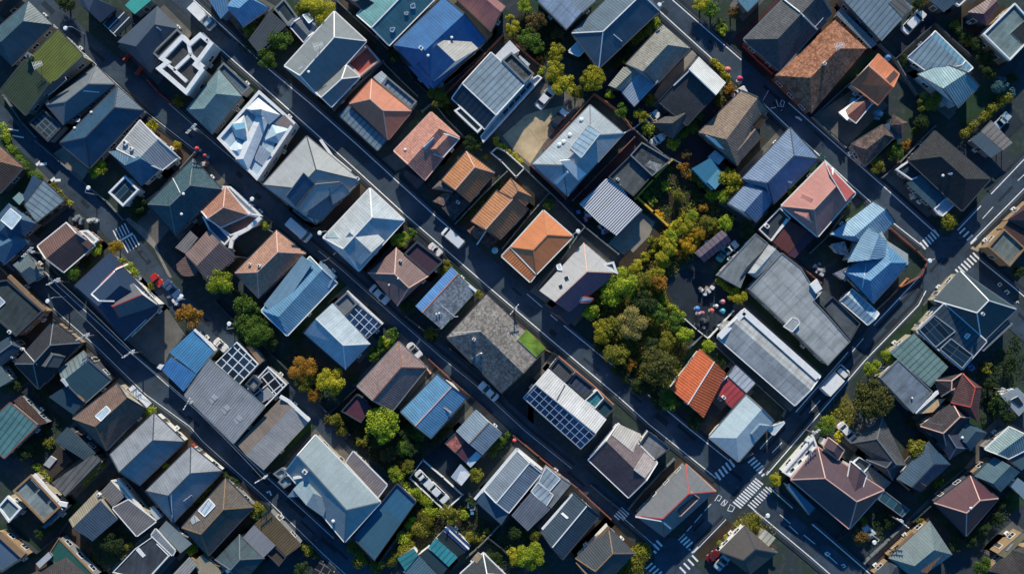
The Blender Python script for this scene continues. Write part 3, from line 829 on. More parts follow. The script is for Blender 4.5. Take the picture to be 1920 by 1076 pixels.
Hs('navy hip roofed house with one pale stone end facing the lane', '00', 'grey', 4).g(('metal', (.035, .085, .14)), [846, 622, 1034, 796, 645, 1212, 432, 1030], .2, .28, p=25, ec='d', rc='d').vent(660, 812, 540, 925).sky([555, 865, 580, 862, 572, 880, 548, 880]).done()
Hs('house with white ribbed plane, blue wing and dark white-rimmed terrace', '00', 'white', 4.2).g(('corr', (.40, .42, .43)), [1010, 868, 1285, 1130, 1165, 1225, 840, 1075], 0, 0, f=.55, p=12, ec='w').g(('metal', (.045, .12, .20)), [965, 1072, 1150, 1220, 1020, 1342, 778, 1092], .1, .2, p=20).f(None, [905, 1268, 1005, 1370, 890, 1488, 786, 1388], 4, rim='w', grid=SOLARD).ac(905, 1032, 0).ac(950, 1075, 0, .7).done()
Hs('black roofed building with broad white parapet frames around dark cells', '00', 'white', 5.5, 'building', 'building').f(('slab', (.05, .055, .06)), [1150, 430, 1320, 255, 1375, 305, 1450, 240, 1545, 320, 1432, 470, 1480, 510, 1350, 690, 1130, 500, 1190, 455], rim='w', rw=.75, rh=.6, z=5.5).strip([1362, 312, 1380, 400, 1262, 512, 1350, 592], 5.5, 'w', .6, .6).strip([1380, 400, 1475, 490], 5.5, 'w', .6, .6).strip([1190, 450, 1265, 512], 5.5, 'w', .5, .6).f(DARKF, [1280, 212, 1322, 252, 1150, 428, 1102, 385], 4.6, rim='g').ac(1500, 295, 0, .7).done()
Hs('navy house with a pale grey hip end left of the white-framed building', '00', 'dark', 4).g(('plain', (.05, .07, .10)), [1132, 45, 1295, 210, 1085, 530, 845, 305], .26, .2, p=26).strip([1108, 180, 1160, 222], 6.2, 'w', .12, .1, 'roof_rail').done()
Hs('dark navy flat-topped house above the striped pergola by the lane', '00', 'dark', 4).g(('plain', (.03, .05, .085)), [560, -80, 845, 60, 725, 165, 585, 45], .1, .1, p=12).done()
Hs('black pergola with five white bars and bright teal flat roof beside it', '00', 'grey', 3, 'pergola', 'pergola').f(None, [868, 62, 962, 152, 835, 265, 742, 175], 2.8, grid=gridmat('bar_pergola', (.012, .02, .03), (.55, .6, .65), 1.3, 30, .18, .4), open_=True).f(('plain', (.05, .36, .31)), [900, 40, 970, 105, 1095, 0, 1010, -70], 3.4).panel([725, 155, 800, 80, 805, 90, 735, 162], WHITE, 'canopy', k=0, lift=.3).done()
Hs('dark brown roofed house cut off by the top left corner', '00', 'dark', 4).g(('tile', (.06, .04, .035)), [100, -80, 160, 0, -20, 130, -120, 30], .2, .2).done()
Hs('big grey house with white ridges, navy shaded side and red sunken deck', '01', 'white', 4.4).g(('plain', (.20, .22, .225)), [948, 85, 1178, 297, 830, 690, 590, 478], .27, .04, p=27, rc='w', ec='w').g(('plain', (.20, .22, .225)), [1035, 472, 1132, 555, 925, 772, 800, 655], .33, .0, p=27, rc='w', ec='w').f(('plain', (.42, .10, .07)), [1185, 330, 1280, 440, 1138, 556, 1036, 460], 2.6, rim='p', rw=.35, rh=.6).ant(845, 345, 0).vent(765, 522, k=0).strip([722, 480, 690, 500, 672, 535, 730, 590], 4.6, 'w', .14, .1, 'roof_rail').done()
Hs('terracotta and maroon hip roofed house between two pale blue sheds', '01', 'white', 4).g(('plain', (.52, .20, .12)), [1058, 748, 1218, 572, 1502, 800, 1332, 1008], .29, .38, p=26, rc='p', ec='b').done()
Hs('pale blue translucent carport behind the terracotta and maroon hip roof', '01', 'grey', 2.8, 'carport', 'carport').f(('glass', (.22, .28, .33)), [1330, 555, 1545, 735, 1500, 790, 1285, 612], 2.8, rim='g').f(PALE, [1228, 560, 1288, 512, 1340, 560, 1298, 622], 3.2).done()
Hs('long pale blue sheet roof shed between terracotta house and main street', '01', 'grey', 2.8, 'shed', 'shed').shed(('glass', (.20, .28, .33)), [1052, 765, 1325, 1012, 1260, 1085, 985, 832], 7, ec='d').done()
Hs('sea-green hip roofed house below the white-framed building', '01', 'grey', 4.4).f(SLATE, [155, 455, 345, 632, 285, 690, 108, 505], 3.4, rim='g').g(('metal', (.15, .235, .25)), [115, 502, 282, 695, 65, 965, -118, 790], .34, .28, p=26, ec='d').done()
w = Hs('white architect house of folded white and ice blue roof facets', '01', 'white', 5)
w.f(('slab', (.36, .48, .58)), [410, 655, 672, 888, 395, 1302, 108, 1000], 4.6, rim='w', rw=.5, rh=.5)
w.g(('plain', (.66, .70, .72)), [425, 760, 495, 820, 330, 1230, 235, 1150], .2, .1, p=22, z=5.2)
w.g(('plain', (.74, .74, .71)), [400, 705, 560, 830, 480, 900, 300, 780], .45, .3, p=18, z=5.0).g(('plain', (.72, .73, .72)), [300, 830, 350, 1030, 240, 990, 195, 890], .5, .4, p=20, z=4.9)
w.g(('plain', (.45, .58, .66)), [500, 900, 640, 930, 560, 1040, 450, 1010], .5, .4, p=18, z=4.9).shed(('plain', (.30, .24, .21)), [590, 830, 665, 905, 600, 960, 520, 890], 10, z=4.8).g(('plain', (.60, .68, .74)), [250, 1000, 330, 1070, 290, 1180, 180, 1080], .5, .4, p=20, z=4.8)
w.panel([350, 790, 425, 785, 425, 830, 390, 850], plainmat('blue_glass', (.16, .33, .45), .2), 'window', k=2).panel([210, 895, 305, 885, 310, 925, 240, 940], plainmat('blue_glass', (.16, .33, .45), .2), 'window', k=3).shed(PALE, [420, 1050, 500, 1110, 440, 1200, 370, 1150], 14, z=4.8).panel([520, 1040, 590, 985, 600, 1000, 510, 1070], GLASS, 'window', k=0).done()
Hs('blue corrugated roof corner house at the top beside main street', '01', 'blue', 4).shed(('corr', (.09, .22, .38)), [0, -70, 120, -90, 205, 60, 130, 140], 6).done()
Hs('steel blue corrugated hip roof house above the yellow hedge', '01', 'grey', 4).g(BLUE, [265, -70, 480, 60, 290, 195, 170, 45], .1, .35, p=20, ec='d').done()
Hs('low dark grey corrugated roof half hidden by two trees', '01', 'grey', 3.2).shed(('corr', (.075, .09, .10)), [490, 82, 612, 190, 400, 382, 328, 292], 5).f(('slab', (.25, .26, .26)), [515, 68, 590, -5, 690, 130, 620, 195], 3.2, rim='g').panel([550, 65, 600, 20, 660, 110, 615, 150], roofmat('flat', (.02, .04, .05)), 'terrace', k=1).done()
Hs('two small dark gables with a skylight beside the large grey hip roof', '01', 'grey', 3.4).g(('metal', (.05, .075, .11)), [630, 190, 700, 132, 800, 235, 730, 305], 0, 0, p=14, ec='w').g(('metal', (.09, .13, .17)), [690, 128, 750, 90, 850, 175, 800, 235], 0, 0, p=14).sky([720, 115, 760, 100, 800, 145, 765, 172]).done()
Hs('teal and navy gable house with three white roof lights at top', '01', 'grey', 4.4).g(('metal', (.075, .20, .23)), [1110, 112, 1340, 330, 1705, -40, 1460, -260], 0, 0, p=16, rc='w', ec='w', m2=('metal', (.12, .28, .29))).sky([1350, 205, 1385, 200, 1372, 232, 1352, 228]).sky([1452, 92, 1480, 88, 1475, 108, 1455, 106]).sky([1495, 40, 1525, 25, 1530, 60, 1500, 62]).done()
Hs('black gable end house cut by the top edge left of the teal roof', '01', 'white', 4).g(('metal', (.045, .055, .065)), [1060, -60, 1290, 60, 1180, 98, 1000, -20], 0, .2, p=18, ec='d').done()
Hs('large royal blue house with pale blue sunlit side and a lit cross gable', '02', 'white', 4.2).g(('metal', (.04, .135, .31)), [280, -20, 585, 292, 200, 642, -85, 328], 0, .26, p=23, ec='d').g(('metal', (.04, .13, .30)), [525, 350, 205, 590, 75, 470, 395, 225], 0, 0, p=20, z=5.2, m2=('metal', (.40, .39, .36))).g(('metal', (.04, .135, .31)), [20, 480, 180, 420, 280, 610, 165, 640], .3, .3, p=20, z=3.9).ac(115, 352, 0, .8).vent(335, 275, 313, 315, 165, 405, k=0).done()  # cross gable's sunlit plane painted near-white, its shaded plane blue
Hs('plum roof house with pink lit edge at the top behind solar building', '02', 'brick', 4).g(('metal', (.30, .135, .13)), [722, 50, 622, 230, 345, -30, 500, -130], 0, 0, f=.3, p=22, ec='d').f(('plain', (.13, .105, .06)), [305, -5, 350, -40, 632, 242, 582, 292], 3.0).done()
s_ = Hs('modern block with streaked grey solar roof, gravel terrace and white walls', '02', 'white', 4.0, 'building', 'building')
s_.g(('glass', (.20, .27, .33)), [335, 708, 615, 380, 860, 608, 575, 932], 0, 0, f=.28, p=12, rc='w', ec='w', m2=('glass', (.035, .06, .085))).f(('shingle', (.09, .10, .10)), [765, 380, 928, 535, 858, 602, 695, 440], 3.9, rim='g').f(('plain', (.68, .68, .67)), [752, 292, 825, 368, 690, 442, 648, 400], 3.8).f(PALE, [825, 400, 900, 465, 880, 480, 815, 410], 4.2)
s_.f(('plain', (.03, .06, .06)), [352, 800, 400, 770, 560, 920, 520, 960], 3.6, rim='w').f(('slab', (.42, .46, .48)), [860, 605, 955, 545, 985, 565, 560, 1030, 540, 985], 2.5, rim='w', rw=.2)
for k in range(5): s_.panel([700 + k * 42, 815 - k * 46, 735 + k * 42, 778 - k * 46, 745 + k * 42, 795 - k * 46, 712 + k * 42, 832 - k * 46], GLASS, 'skylight', k=-1, t=.2)
s_.done()
Hs('navy house with white panelled plane at the top right of yellow trees', '02', 'grey', 4).g(('metal', (.10, .15, .21)), [1165, 215, 1372, 10, 1160, -205, 940, -5], 0, 0, p=16, ec='d', m2=('slab', (.55, .58, .60))).done()
Hs('long blue-grey hip house with white ridge line beside the top street', '02', 'grey', 4.4).g(('metal', (.075, .125, .17)), [1640, -190, 1830, 80, 1395, 492, 1200, 240], .1, .27, p=22, rc='w', ec='d').shed(PALE, [1340, 315, 1275, 275, 1178, 372, 1250, 405], 5, z=2.8, ec='w').strip([1500, 250, 1560, 300], 6, 'w', .15, .12, 'roof_rail').done()
Hs('coral pink tiled house with maroon side and white edged cross gable', '02', 'white', 4).g(('tile', (.52, .25, .19)), [185, 810, 388, 992, 138, 1298, -82, 1090], .14, 0, p=24, ec='p', rc=None).g(('tile', (.52, .25, .19)), [250, 960, 385, 1000, 270, 1130, 130, 1080], 0, .2, p=22, z=5.2, ec='w').panel([130, 1060, 205, 990, 210, 1000, 140, 1080], plainmat('blue_glass', (.16, .33, .45), .2), 'skylight', k=0).vent(0, 1080, k=0).shed(('metal', (.14, .07, .065)), [0, 1230, 130, 1310, 85, 1360, -10, 1260], 5, z=2.8, ec='d').done()
Hs('white-grey hip house inside brown walls with white roof box', '02', 'white', 4.6).g(('metal', (.38, .43, .46)), [1330, 758, 1572, 962, 1165, 1410, 915, 1185], .3, .22, p=20, rc='g', ec='g').panel([1108, 1156, 1182, 1150, 1296, 1250, 1240, 1300], WHITE, 'roof_box', k=0, t=.5).panel([1075, 1316, 1165, 1230, 1175, 1245, 1095, 1325], WHITE, 'roof_rail', k=0, t=.2).solar([1190, 1070, 1320, 900, 1410, 960, 1270, 1140], k=0, m=roofmat('glass', (.25, .36, .46))).vent(1268, 865, 1185, 975, 1140, 1025, 1110, 1045, k=0, r=.45).done()
# 03
Hs('brown-grey tiled hip house with blue-grey lower wing by hedge', '03', 'grey', 3.8).g(('tile', (.29, .28, .245)), [395, 180, 592, 350, 348, 610, 128, 465], .3, 0, p=27, rc=None, ec='d').g(('corr', (.27, .28, .24)), [110, 485, 270, 490, 90, 655, 0, 618], 0, 0, p=14, f=.6).shed(('corr', (.30, .38, .48)), [362, 592, 262, 492, 90, 655, 190, 772], 6, z=3.4).done()
Hs('charcoal gable house with broad white corrugated street front', '03', 'tan', 4).g(('tile', (.052, .056, .062)), [365, 730, 650, 412, 848, 600, 572, 905], 0, 0, f=.72, p=20, m2=('tile', (.052, .056, .062)), ec='d').g(('tile', (.10, .095, .09)), [500, 795, 600, 860, 466, 1002, 318, 888], 0, .4, p=26, z=3.2).panel([578, 503, 652, 414, 846, 600, 776, 690], roofmat('corr', (.66, .67, .66)), 'roof_sheet', k=0, t=.14).panel([470, 615, 585, 505, 590, 512, 476, 622], WHITE, 'parapet', k=0, t=.2).done()
Hs('tan and charcoal tiled house with sunken brown patio by the street', '03', 'brick', 4).g(('tile', (.27, .20, .15)), [965, 652, 1150, 790, 930, 1192, 655, 955], 0, .15, f=.5, p=25, ec='d').g(('tile', (.27, .20, .15)), [1000, 890, 1110, 990, 940, 1180, 850, 1080], 0, .2, p=24, z=3.8).panel([1105, 822, 1150, 845, 1082, 930, 1035, 905], roofmat('flat', (.20, .085, .03)), 'terrace', k=0, t=.05, frame=TRIM['d']).panel([705, 975, 770, 1000, 840, 1076, 800, 1060], WHITE, 'roof_rail', k=0).done()
Hs('big charcoal hip house with thin white ridge lines right of top street', '03', 'brick', 4.6).g(('tile', (.085, .09, .10)), [1370, -110, 1610, 100, 1240, 515, 978, 285], 0, .22, p=27, ec='g').strip([1260, 0, 1385, 98, 1500, 215], 6.8, 'w', .14, .4, 'firewall').panel([1490, 195, 1550, 130, 1580, 155, 1520, 215], roofmat('plain', (.05, .08, .13)), 'solar_panel').done()
Hs('rough brick-red shingle house with white ridge tips near the street', '04', 'brick', 4.4).g(('shingle', (.32, .145, .085)), [175, 145, 402, 352, 5, 820, -265, 545], .3, .22, p=26, rc=None).ant(190, 345).ac(95, 462, w=.6).done()
Hs('bright orange and maroon gable house beside dark paved yard', '04', 'white', 4.2).g(('metal', (.55, .185, .085)), [292, 602, 485, 392, 637, 535, 490, 758], 0, 0, p=22, ec='o').strip([415, 470, 530, 568], 5.4, 'p', .2, .15, 'ridge_cap').panel([540, 570, 598, 508, 630, 540, 570, 605], roofmat('corr', (.10, .05, .04)), 'skylight').done()
Hs('small red-brown garage with cream half in the dark paved yard', '04', 'cream', 3, 'garage', 'garage').g(('metal', (.25, .10, .075)), [385, 690, 442, 745, 322, 888, 205, 815], 0, 0, f=.4, p=18, ec='w', m2=('metal', (.25, .10, .075))).panel([205, 818, 295, 755, 250, 800, 275, 860, 262, 872], WHITE, 'canopy', t=.2).done()
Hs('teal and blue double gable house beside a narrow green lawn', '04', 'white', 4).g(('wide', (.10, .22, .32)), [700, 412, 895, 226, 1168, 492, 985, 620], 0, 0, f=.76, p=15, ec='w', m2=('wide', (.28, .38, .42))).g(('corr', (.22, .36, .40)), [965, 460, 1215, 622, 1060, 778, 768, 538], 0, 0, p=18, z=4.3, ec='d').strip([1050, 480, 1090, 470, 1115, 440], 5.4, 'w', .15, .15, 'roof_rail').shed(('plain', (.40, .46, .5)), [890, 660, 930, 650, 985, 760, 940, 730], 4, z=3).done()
Hs('flat grey-green roof with thin white rim near the top right corner', '04', 'tan', 4.6, 'building', 'building').f(('flat', (.15, .21, .21)), [1465, 28, 1640, 220, 1430, 440, 1238, 252], 4.6, rim='w', rw=.22).panel([1440, 240, 1540, 150, 1620, 240, 1530, 325], roofmat('flat', (.015, .02, .025)), 'terrace').done()
Hs('wide slate blue sheet roof hall at the top beside a parked car', '04', 'grey', 4.4, 'hall', 'hall').shed(('wide', (.16, .23, .28)), [420, -200, 730, 60, 512, 298, 215, -20], 4).panel([560, 20, 640, -30, 720, 60, 660, 130], roofmat('wide', (.12, .125, .12)), 'skylight', t=.1).shed(('corr', (.20, .25, .28)), [215, 62, 480, 320, 432, 352, 178, 105], 6, z=3).done()
Hs('weathered slatted carport roof beside a white car near the right edge', '04', 'grey', 2.8, 'carport', 'carport').shed(('wide', (.24, .22, .20)), [1298, 870, 1452, 1030, 1385, 1085, 1225, 945], 3, open_=True).shed(('plain', (.08, .12, .15)), [1225, 950, 1375, 1085, 1300, 1140, 1150, 1010], 5, z=2.9).done()
Hs('brown-grey house with round shingled turret among dark trees', '04', 'grey', 4).g(('shingle', (.12, .085, .075)), [520, 900, 600, 990, 385, 1200, 292, 1040], .2, .2, p=25, ec='d').g(('shingle', (.12, .08, .07)), [590, 822, 700, 885, 660, 1000, 578, 905], .45, .45, p=30, z=4.5).shed(('metal', (.10, .16, .21)), [510, 910, 570, 880, 655, 1000, 590, 1010], 5, z=3.2).done()
Hs('dark maroon roofed house at the very top right beside the lane', '04', 'dark', 4).g(('metal', (.10, .045, .06)), [1330, -40, 1360, 40, 1270, 190, 1130, 90], .15, .2, p=22).done()
Hs('small blue roof at the top edge behind the lane and orange tree', '04', 'dark', 3.6).shed(('corr', (.05, .10, .15)), [960, -40, 1050, 20, 960, 90, 850, 0], 6).f(('flat', (.03, .05, .065)), [1040, -40, 1150, -30, 1065, 50, 1010, 10], 3.4, rim='w', rw=.2).done()
Hs('white-framed dark roof at the top edge right of yellow-green trees', '03', 'grey', 3.8).shed(('plain', (.10, .24, .33)), [960, -30, 1150, -60, 1005, 85, 935, 5], 6, ec='d').done()
# ------------------------------------------------------------------ buildings, second band
Hs('brown hip roof at the left edge above hedge and solar roof', '10', 'dark', 4).g(('tile', (.21, .115, .08)), [-30, 30, 168, 210, 0, 392, -200, 200], .3, .3, p=22, ec='d').done()
Hs('pale grid solar canopy on a blue lean-to beside the arrow-marked street', '10', 'grey', 3.2).shed(('glass', (.24, .32, .36)), [185, 480, 320, 305, 462, 445, 262, 602], 5, ec='d').shed(('plain', (.04, .09, .16)), [170, 410, 240, 265, 315, 315, 185, 475], 5, z=3.0).f(('plain', (.22, .34, .34)), [90, 430, 138, 385, 182, 430, 140, 478], 3.1).done()
Hs('dark blue hip house with big rooflight at left edge', '10', 'grey', 4).g(('metal', (.045, .10, .17)), [62, 465, 262, 612, 100, 762, -90, 640], .2, .2, p=20).sky([10, 590, 80, 505, 160, 570, 90, 655]).done()
Hs('steel blue hip house below the rooflight house at left edge', '10', 'grey', 4).g(('plain', (.06, .13, .21)), [100, 668, 208, 752, 28, 905, -150, 740], .1, .1, p=18, ec='d').done()
Hs('chocolate brown gable house with white front court near the crosswalk', '10', 'brick', 4).g(('corr', (.17, .095, .08)), [480, 606, 682, 766, 455, 962, 270, 776], .0, .0, f=.5, p=20, ec='w').shed(('plain', (.17, .095, .08)), [560, 725, 610, 695, 672, 766, 640, 800], 12, z=4.6).f(('plain', (.72, .70, .66)), [578, 665, 632, 660, 712, 732, 672, 768], 3, rim='w').done()
Hs('small grey-green hip roof between brown house and power pole', '10', 'grey', 3.6).g(('metal', (.13, .17, .18)), [200, 830, 310, 985, 208, 1052, 92, 910], .2, .2, p=16).done()
Hs('midnight navy house with white and red ridge lines by corner garden', '10', 'white', 4.2).g(('plain', (.022, .042, .085)), [790, 826, 1150, 1212, 900, 1452, 540, 1060], .16, .22, p=24, ec='d').g(('plain', (.12, .125, .14)), [960, 1040, 1135, 1200, 860, 1290, 715, 1165], 0, .2, p=22, rc='r', z=6.6).strip([880, 905, 660, 1120, 715, 1168, 825, 1170], 6.2, 'w', .24, .16, 'roof_rail').strip([860, 912, 725, 1047], 6.4, 'r', .2, .14, 'roof_rail').strip([900, 1448, 1055, 1300], 4.0, 'w', .28, .3, 'parapet').done()
Hs('teal-black hip roofed house with pale stone street face', '10', 'grey', 4.4).g(('tile', (.05, .105, .125)), [1392, 148, 1592, 362, 1262, 688, 1066, 472], .28, .28, p=26, rc='g', ec='d').vent(1325, 400, 1310, 545).strip([1245, 285, 1275, 340, 1300, 392], 5.6, 'w', .12, .12, 'roof_rail').done()
Hs('mauve-brown corrugated double gable house with a rounded end', '10', 'dark', 4).g(('corr', (.24, .165, .145)), [1500, 655, 1700, 850, 1500, 1040, 1335, 835], 0, .1, p=16).shed(('corr', (.27, .24, .225)), [1430, 715, 1375, 665, 1262, 785, 1340, 832], 4, z=3.8).f(('corr', (.17, .105, .09)), [1345, 835, 1440, 930, 1400, 985, 1360, 995, 1310, 985, 1275, 945, 1270, 905], 3.5).done()
Hs('small terracotta hip house wrapped by a curved white parapet wall', '11', 'white', 4).g(('tile', (.40, .20, .14)), [165, 345, 330, 548, 125, 640, -12, 520], .4, 0, p=26, rc='p', ec='w').f(('plain', (.62, .62, .60)), [145, 345, 200, 345, 430, 560, 330, 548], 3.4, rim='w').f(('metal', (.15, .085, .075)), [120, 640, 330, 550, 430, 570, 390, 620, 205, 700], 3.0, rim='w', rw=.2).f(('plain', (.05, .09, .17)), [0, 560, 90, 600, 205, 720, 160, 770, 50, 660], 2.9, rim='w', rw=.25).strip([205, 790, 215, 730, 255, 690, 330, 650, 420, 570], 3.6, 'w', .7, .5).done()
Hs('terracotta tiled hip house with two pink ridge hips by van', '11', 'white', 4.2).g(('tile', (.43, .24, .17)), [532, 662, 742, 826, 405, 1146, 233, 966], .24, .3, p=26, rc='p', ec='d').ac(342, 905, 0, .5).ac(410, 915, 0, .6).done()
b = Hs('largest pale grey hip house with slate blue sunken planes by van', '11', 'grey', 4.8)
b.g(('plain', (.35, .36, .36)), [750, -15, 1130, 300, 815, 615, 435, 335], .3, .3, p=23, rc='d', ec='g').panel([725, 245, 805, 325, 670, 492, 600, 412], roofmat('corr', (.055, .12, .20)), 'solar_panel', k=0, t=.35, frame=TRIM['g']).panel([812, 325, 985, 308, 1000, 330, 735, 528, 675, 505], roofmat('plain', (.36, .37, .37)), 'dormer', k=0, t=.7, frame=TRIM['g']).panel([895, 345, 990, 425, 860, 585, 745, 560], roofmat('plain', (.11, .15, .20)), 'dormer', k=0, t=.35, frame=TRIM['g']).panel([905, 345, 1000, 320, 1055, 385, 930, 468], roofmat('plain', (.33, .35, .36)), 'dormer', k=0, t=.75, frame=TRIM['g'])  # lit and dark roof planes put into slab colours; no solar panel
b.f(('plain', (.26, .29, .31)), [660, 500, 740, 545, 800, 610, 740, 590, 650, 520], 3.4, rim='g').strip([850, 10, 935, 128, 1070, 240], 3.2, 'w', .5, .4, 'parapet').ac(1120, 290, 0, .7).done()
Hs('white and blue hip house with pale cross gable triangle', '11', 'white', 4.4).g(('metal', (.44, .48, .50)), [1205, 358, 1452, 588, 1125, 952, 868, 714], .28, .1, p=25, rc='w', ec='w').g(('metal', (.44, .48, .50)), [1312, 735, 1140, 908, 985, 765, 1155, 590], 0, 0, p=22, z=5.6).panel([880, 715, 945, 665, 985, 718], roofmat('plain', (.30, .40, .42)), 'canopy', k=0).done()
Hs('mauve-brown pyramid roof house with plum flat roof annex', '11', 'brick', 4).g(('metal', (.20, .125, .115)), [1190, 968, 1395, 785, 1632, 985, 1402, 1205], .45, .1, p=22, rc='p').f(('plain', (.055, .03, .045)), [1545, 738, 1738, 885, 1630, 985, 1450, 830], 3.8, rim='d').ac(1425, 880, 0, .5).vent(1408, 1008, 1343, 1054, k=0, r=.18).done()
Hs('orange-brown ribbed hip house above broken slate patios', '12', 'white', 4).g(ORANGE, [440, 93, 642, 246, 460, 458, 262, 300], .22, 0, p=26, rc='p', ec='d').g(('metal', (.13, .11, .105)), [190, 362, 250, 300, 345, 372, 345, 392], .2, .2, p=18, z=3.4).f(('shingle', (.20, .125, .10)), [270, 393, 342, 390, 275, 485, 198, 452], 2.8).f(('shingle', (.075, .065, .07)), [352, 388, 465, 470, 345, 592, 258, 492], 2.6).ac(380, 460, k=-1, w=.7).done()
Hs('orange-brown ribbed gable house with hip behind and brown patios', '12', 'white', 4).g(ORANGE, [660, 374, 888, 506, 680, 726, 474, 596], 0, 0, p=24, rc='p', ec='d').g(('rtile', (.42, .20, .10)), [760, 284, 922, 426, 865, 492, 678, 378], .4, 0, p=24, z=4.2, rc='d').f(('shingle', (.23, .125, .09)), [492, 628, 582, 660, 520, 732, 444, 662], 2.7).f(('shingle', (.10, .055, .045)), [600, 660, 682, 722, 600, 788, 538, 742], 2.6).strip([585, 660, 515, 765], 2.8, 'w', .25, .2, 'gutter').done()
Hs('smooth bright orange hip house with white edges on the main street', '12', 'white', 4.2).g(('plain', (.62, .225, .09)), [995, 518, 1208, 704, 945, 974, 758, 780], .32, .28, p=15, rc='o', ec='w').shed(('rtile', (.58, .21, .085)), [945, 974, 758, 780, 694, 846, 900, 1032], 8, z=3.7, ec='w').done()
c = Hs('white and plum house with orange ridge beside the overgrown park', '12', 'white', 4.6)
c.g(('plain', (.42, .41, .40)), [1535, 965, 1285, 750, 965, 1095, 1180, 1250], .32, 0, f=.5, p=24, rc='p', m2=('plain', (.26, .10, .13))).g(('plain', (.085, .05, .065)), [1180, 1120, 1320, 1180, 1175, 1345, 1030, 1240], 0, .1, p=14, z=3.6)
c.shed(('plain', (.50, .51, .51)), [1150, 1110, 1350, 1155, 1340, 1175, 1230, 1178], 12, z=4.8, ec='r').f(('plain', (.10, .14, .18)), [1408, 908, 1500, 885, 1530, 975, 1505, 965], 4.6, rim='w', rw=.35).sky([1092, 915, 1120, 905, 1130, 950, 1100, 945], 0).panel([1145, 1000, 1170, 990, 1180, 1015, 1155, 1028], GLASS, 'skylight', k=0).panel([1105, 1060, 1130, 1050, 1135, 1075, 1115, 1085], GLASS, 'skylight', k=0).done()
Hs('dark flat terrace roof with worn white patches by the plum driveway', '13', 'grey', 3.6, 'building', 'building').f(('shingle', (.055, .065, .075)), [242, 28, 456, 156, 318, 272, 158, 122], 3.6, rim='g', rw=.2).f(('flat', (.085, .095, .10)), [156, 125, 315, 272, 182, 418, 0, 278], 3.0, rim='d', rw=.2).ac(68, 295, w=.6).panel([265, 195, 300, 160, 390, 190, 350, 245], roofmat('shingle', (.25, .27, .29)), 'tarpaulin', k=0, t=.05).done()
ST = gridmat('white_black_stripes', (.06, .08, .12), (.70, .72, .74), .42, 99, .22, .5)
z_ = Hs('curved roof with bold white and navy stripes beside concrete lot', '13', 'dark', 3.0)
z_.f(None, [-20, 290, 30, 290, 90, 330, 145, 420, 248, 515, 62, 700, -60, 610, -205, 470], 3, grid=ST)
z_.done()
Hs('flat petrol blue roof with pale blue corner beside yellow bushes', '13', 'blue', 3.4).f(('plain', (.035, .17, .28)), [735, 140, 842, 258, 752, 372, 604, 216], 3.4).f(('plain', (.10, .30, .40)), [790, 222, 852, 268, 772, 368, 714, 312], 3.6).f(PALE, [770, 82, 842, 140, 795, 190, 718, 135], 3.0).done()
n = Hs('long blue-grey and navy hip house with lower gable by pink house', '13', 'white', 4.2)
n.g(('corr', (.155, .235, .37)), [1312, -80, 1518, 148, 1190, 470, 965, 290], .3, .14, p=25, rc='d', ec='d').g(('corr', (.155, .235, .37)), [1005, 315, 1210, 430, 1062, 602, 862, 470], 0, 0, p=22, z=3.9, ec='d').shed(('plain', (.30, .40, .50)), [1180, 265, 1330, 310, 1320, 325, 1230, 290], 8, z=5).done()
k = Hs('salmon pink hip house with red ribbed side strip and porch gable', '13', 'white', 4.4)
k.g(('plain', (.46, .20, .17)), [1562, 170, 1782, 395, 1512, 705, 1250, 485], .2, .25, p=25, rc='p', ec='w').g(('plain', (.46, .20, .17)), [1500, 620, 1340, 530, 1400, 400, 1520, 470], 0, .0, p=22, z=5.4).panel([1600, 262, 1572, 190, 1770, 392, 1712, 452], roofmat('corr', (.40, .10, .10)), 'roof_sheet', k=0, t=.14).strip([1562, 172, 1618, 215, 1612, 290], 5.4, 'w', .3, .25, 'ridge_cap').done()
Hs('low flat maroon carports with white beams between pink and grey roofs', '13', 'dark', 2.8, 'carport', 'carport').f(('metal', (.12, .04, .04)), [1312, 590, 1442, 660, 1300, 830, 1182, 742], 2.8).f(('plain', (.04, .05, .06)), [1235, 498, 1312, 575, 1172, 738, 1085, 655], 2.6, rim='w', rw=.15).f(('metal', (.07, .03, .055)), [1440, 665, 1500, 700, 1345, 862, 1290, 832], 2.7).strip([1290, 578, 1175, 735], 2.9, 'w', .35, .2, 'beam').ac(1140, 630, k=1, w=.9).done()
Hs('purple ribbed gable shed beside the parked teal and white cars', '13', 'dark', 3, 'shed', 'shed').g(('wide', (.085, .065, .10)), [820, 658, 890, 735, 692, 892, 622, 822], 0, 0, p=18).done()
q_ = Hs('sprawling flat concrete-grey workshop complex with rooftop oval skylight', 'p', 'grey', 4.6, 'workshop', 'workshop')
q_.f(('slab', (.33, .355, .36)), [1404, 542, 1466, 474, 1502, 502, 1533, 553, 1526, 564, 1551, 590, 1594, 640, 1552, 685, 1478, 612], 4.6, rim='g', rw=.15, rh=.12)
q_.f(('flat', (.20, .225, .235)), [1417, 438, 1440, 456, 1400, 510, 1388, 540, 1345, 516], 3.6, rim='g', rw=.15, rh=.1).g(('slab', (.42, .43, .42)), [1441, 458, 1466, 477, 1417, 522, 1402, 512], 0, .1, p=18, z=4.2).shed(('plain', (.10, .13, .15)), [1400, 500, 1430, 470, 1405, 505, 1388, 520], 6, z=4)
q_.f(('flat', (.085, .10, .11)), [1541, 574, 1560, 556, 1612, 606, 1594, 638], 4.0, rim='d', rw=.15).f(('flat', (.06, .075, .085)), [1527, 564, 1545, 545, 1559, 556, 1540, 573], 3.6).panel([1517, 534, 1530, 523, 1540, 541, 1528, 550], WHITE, 'roof_box', k=0, t=.6)
q_.panel([1468, 612, 1484, 596, 1494, 598, 1498, 606, 1484, 622], plainmat('oval_glass', (.35, .37, .37), .3), 'skylight', k=0, t=.5, frame=WHITE).done()
g_ = Hs('blue and white striped double hip house on the walled corner plot', '14', 'white', 4.4)
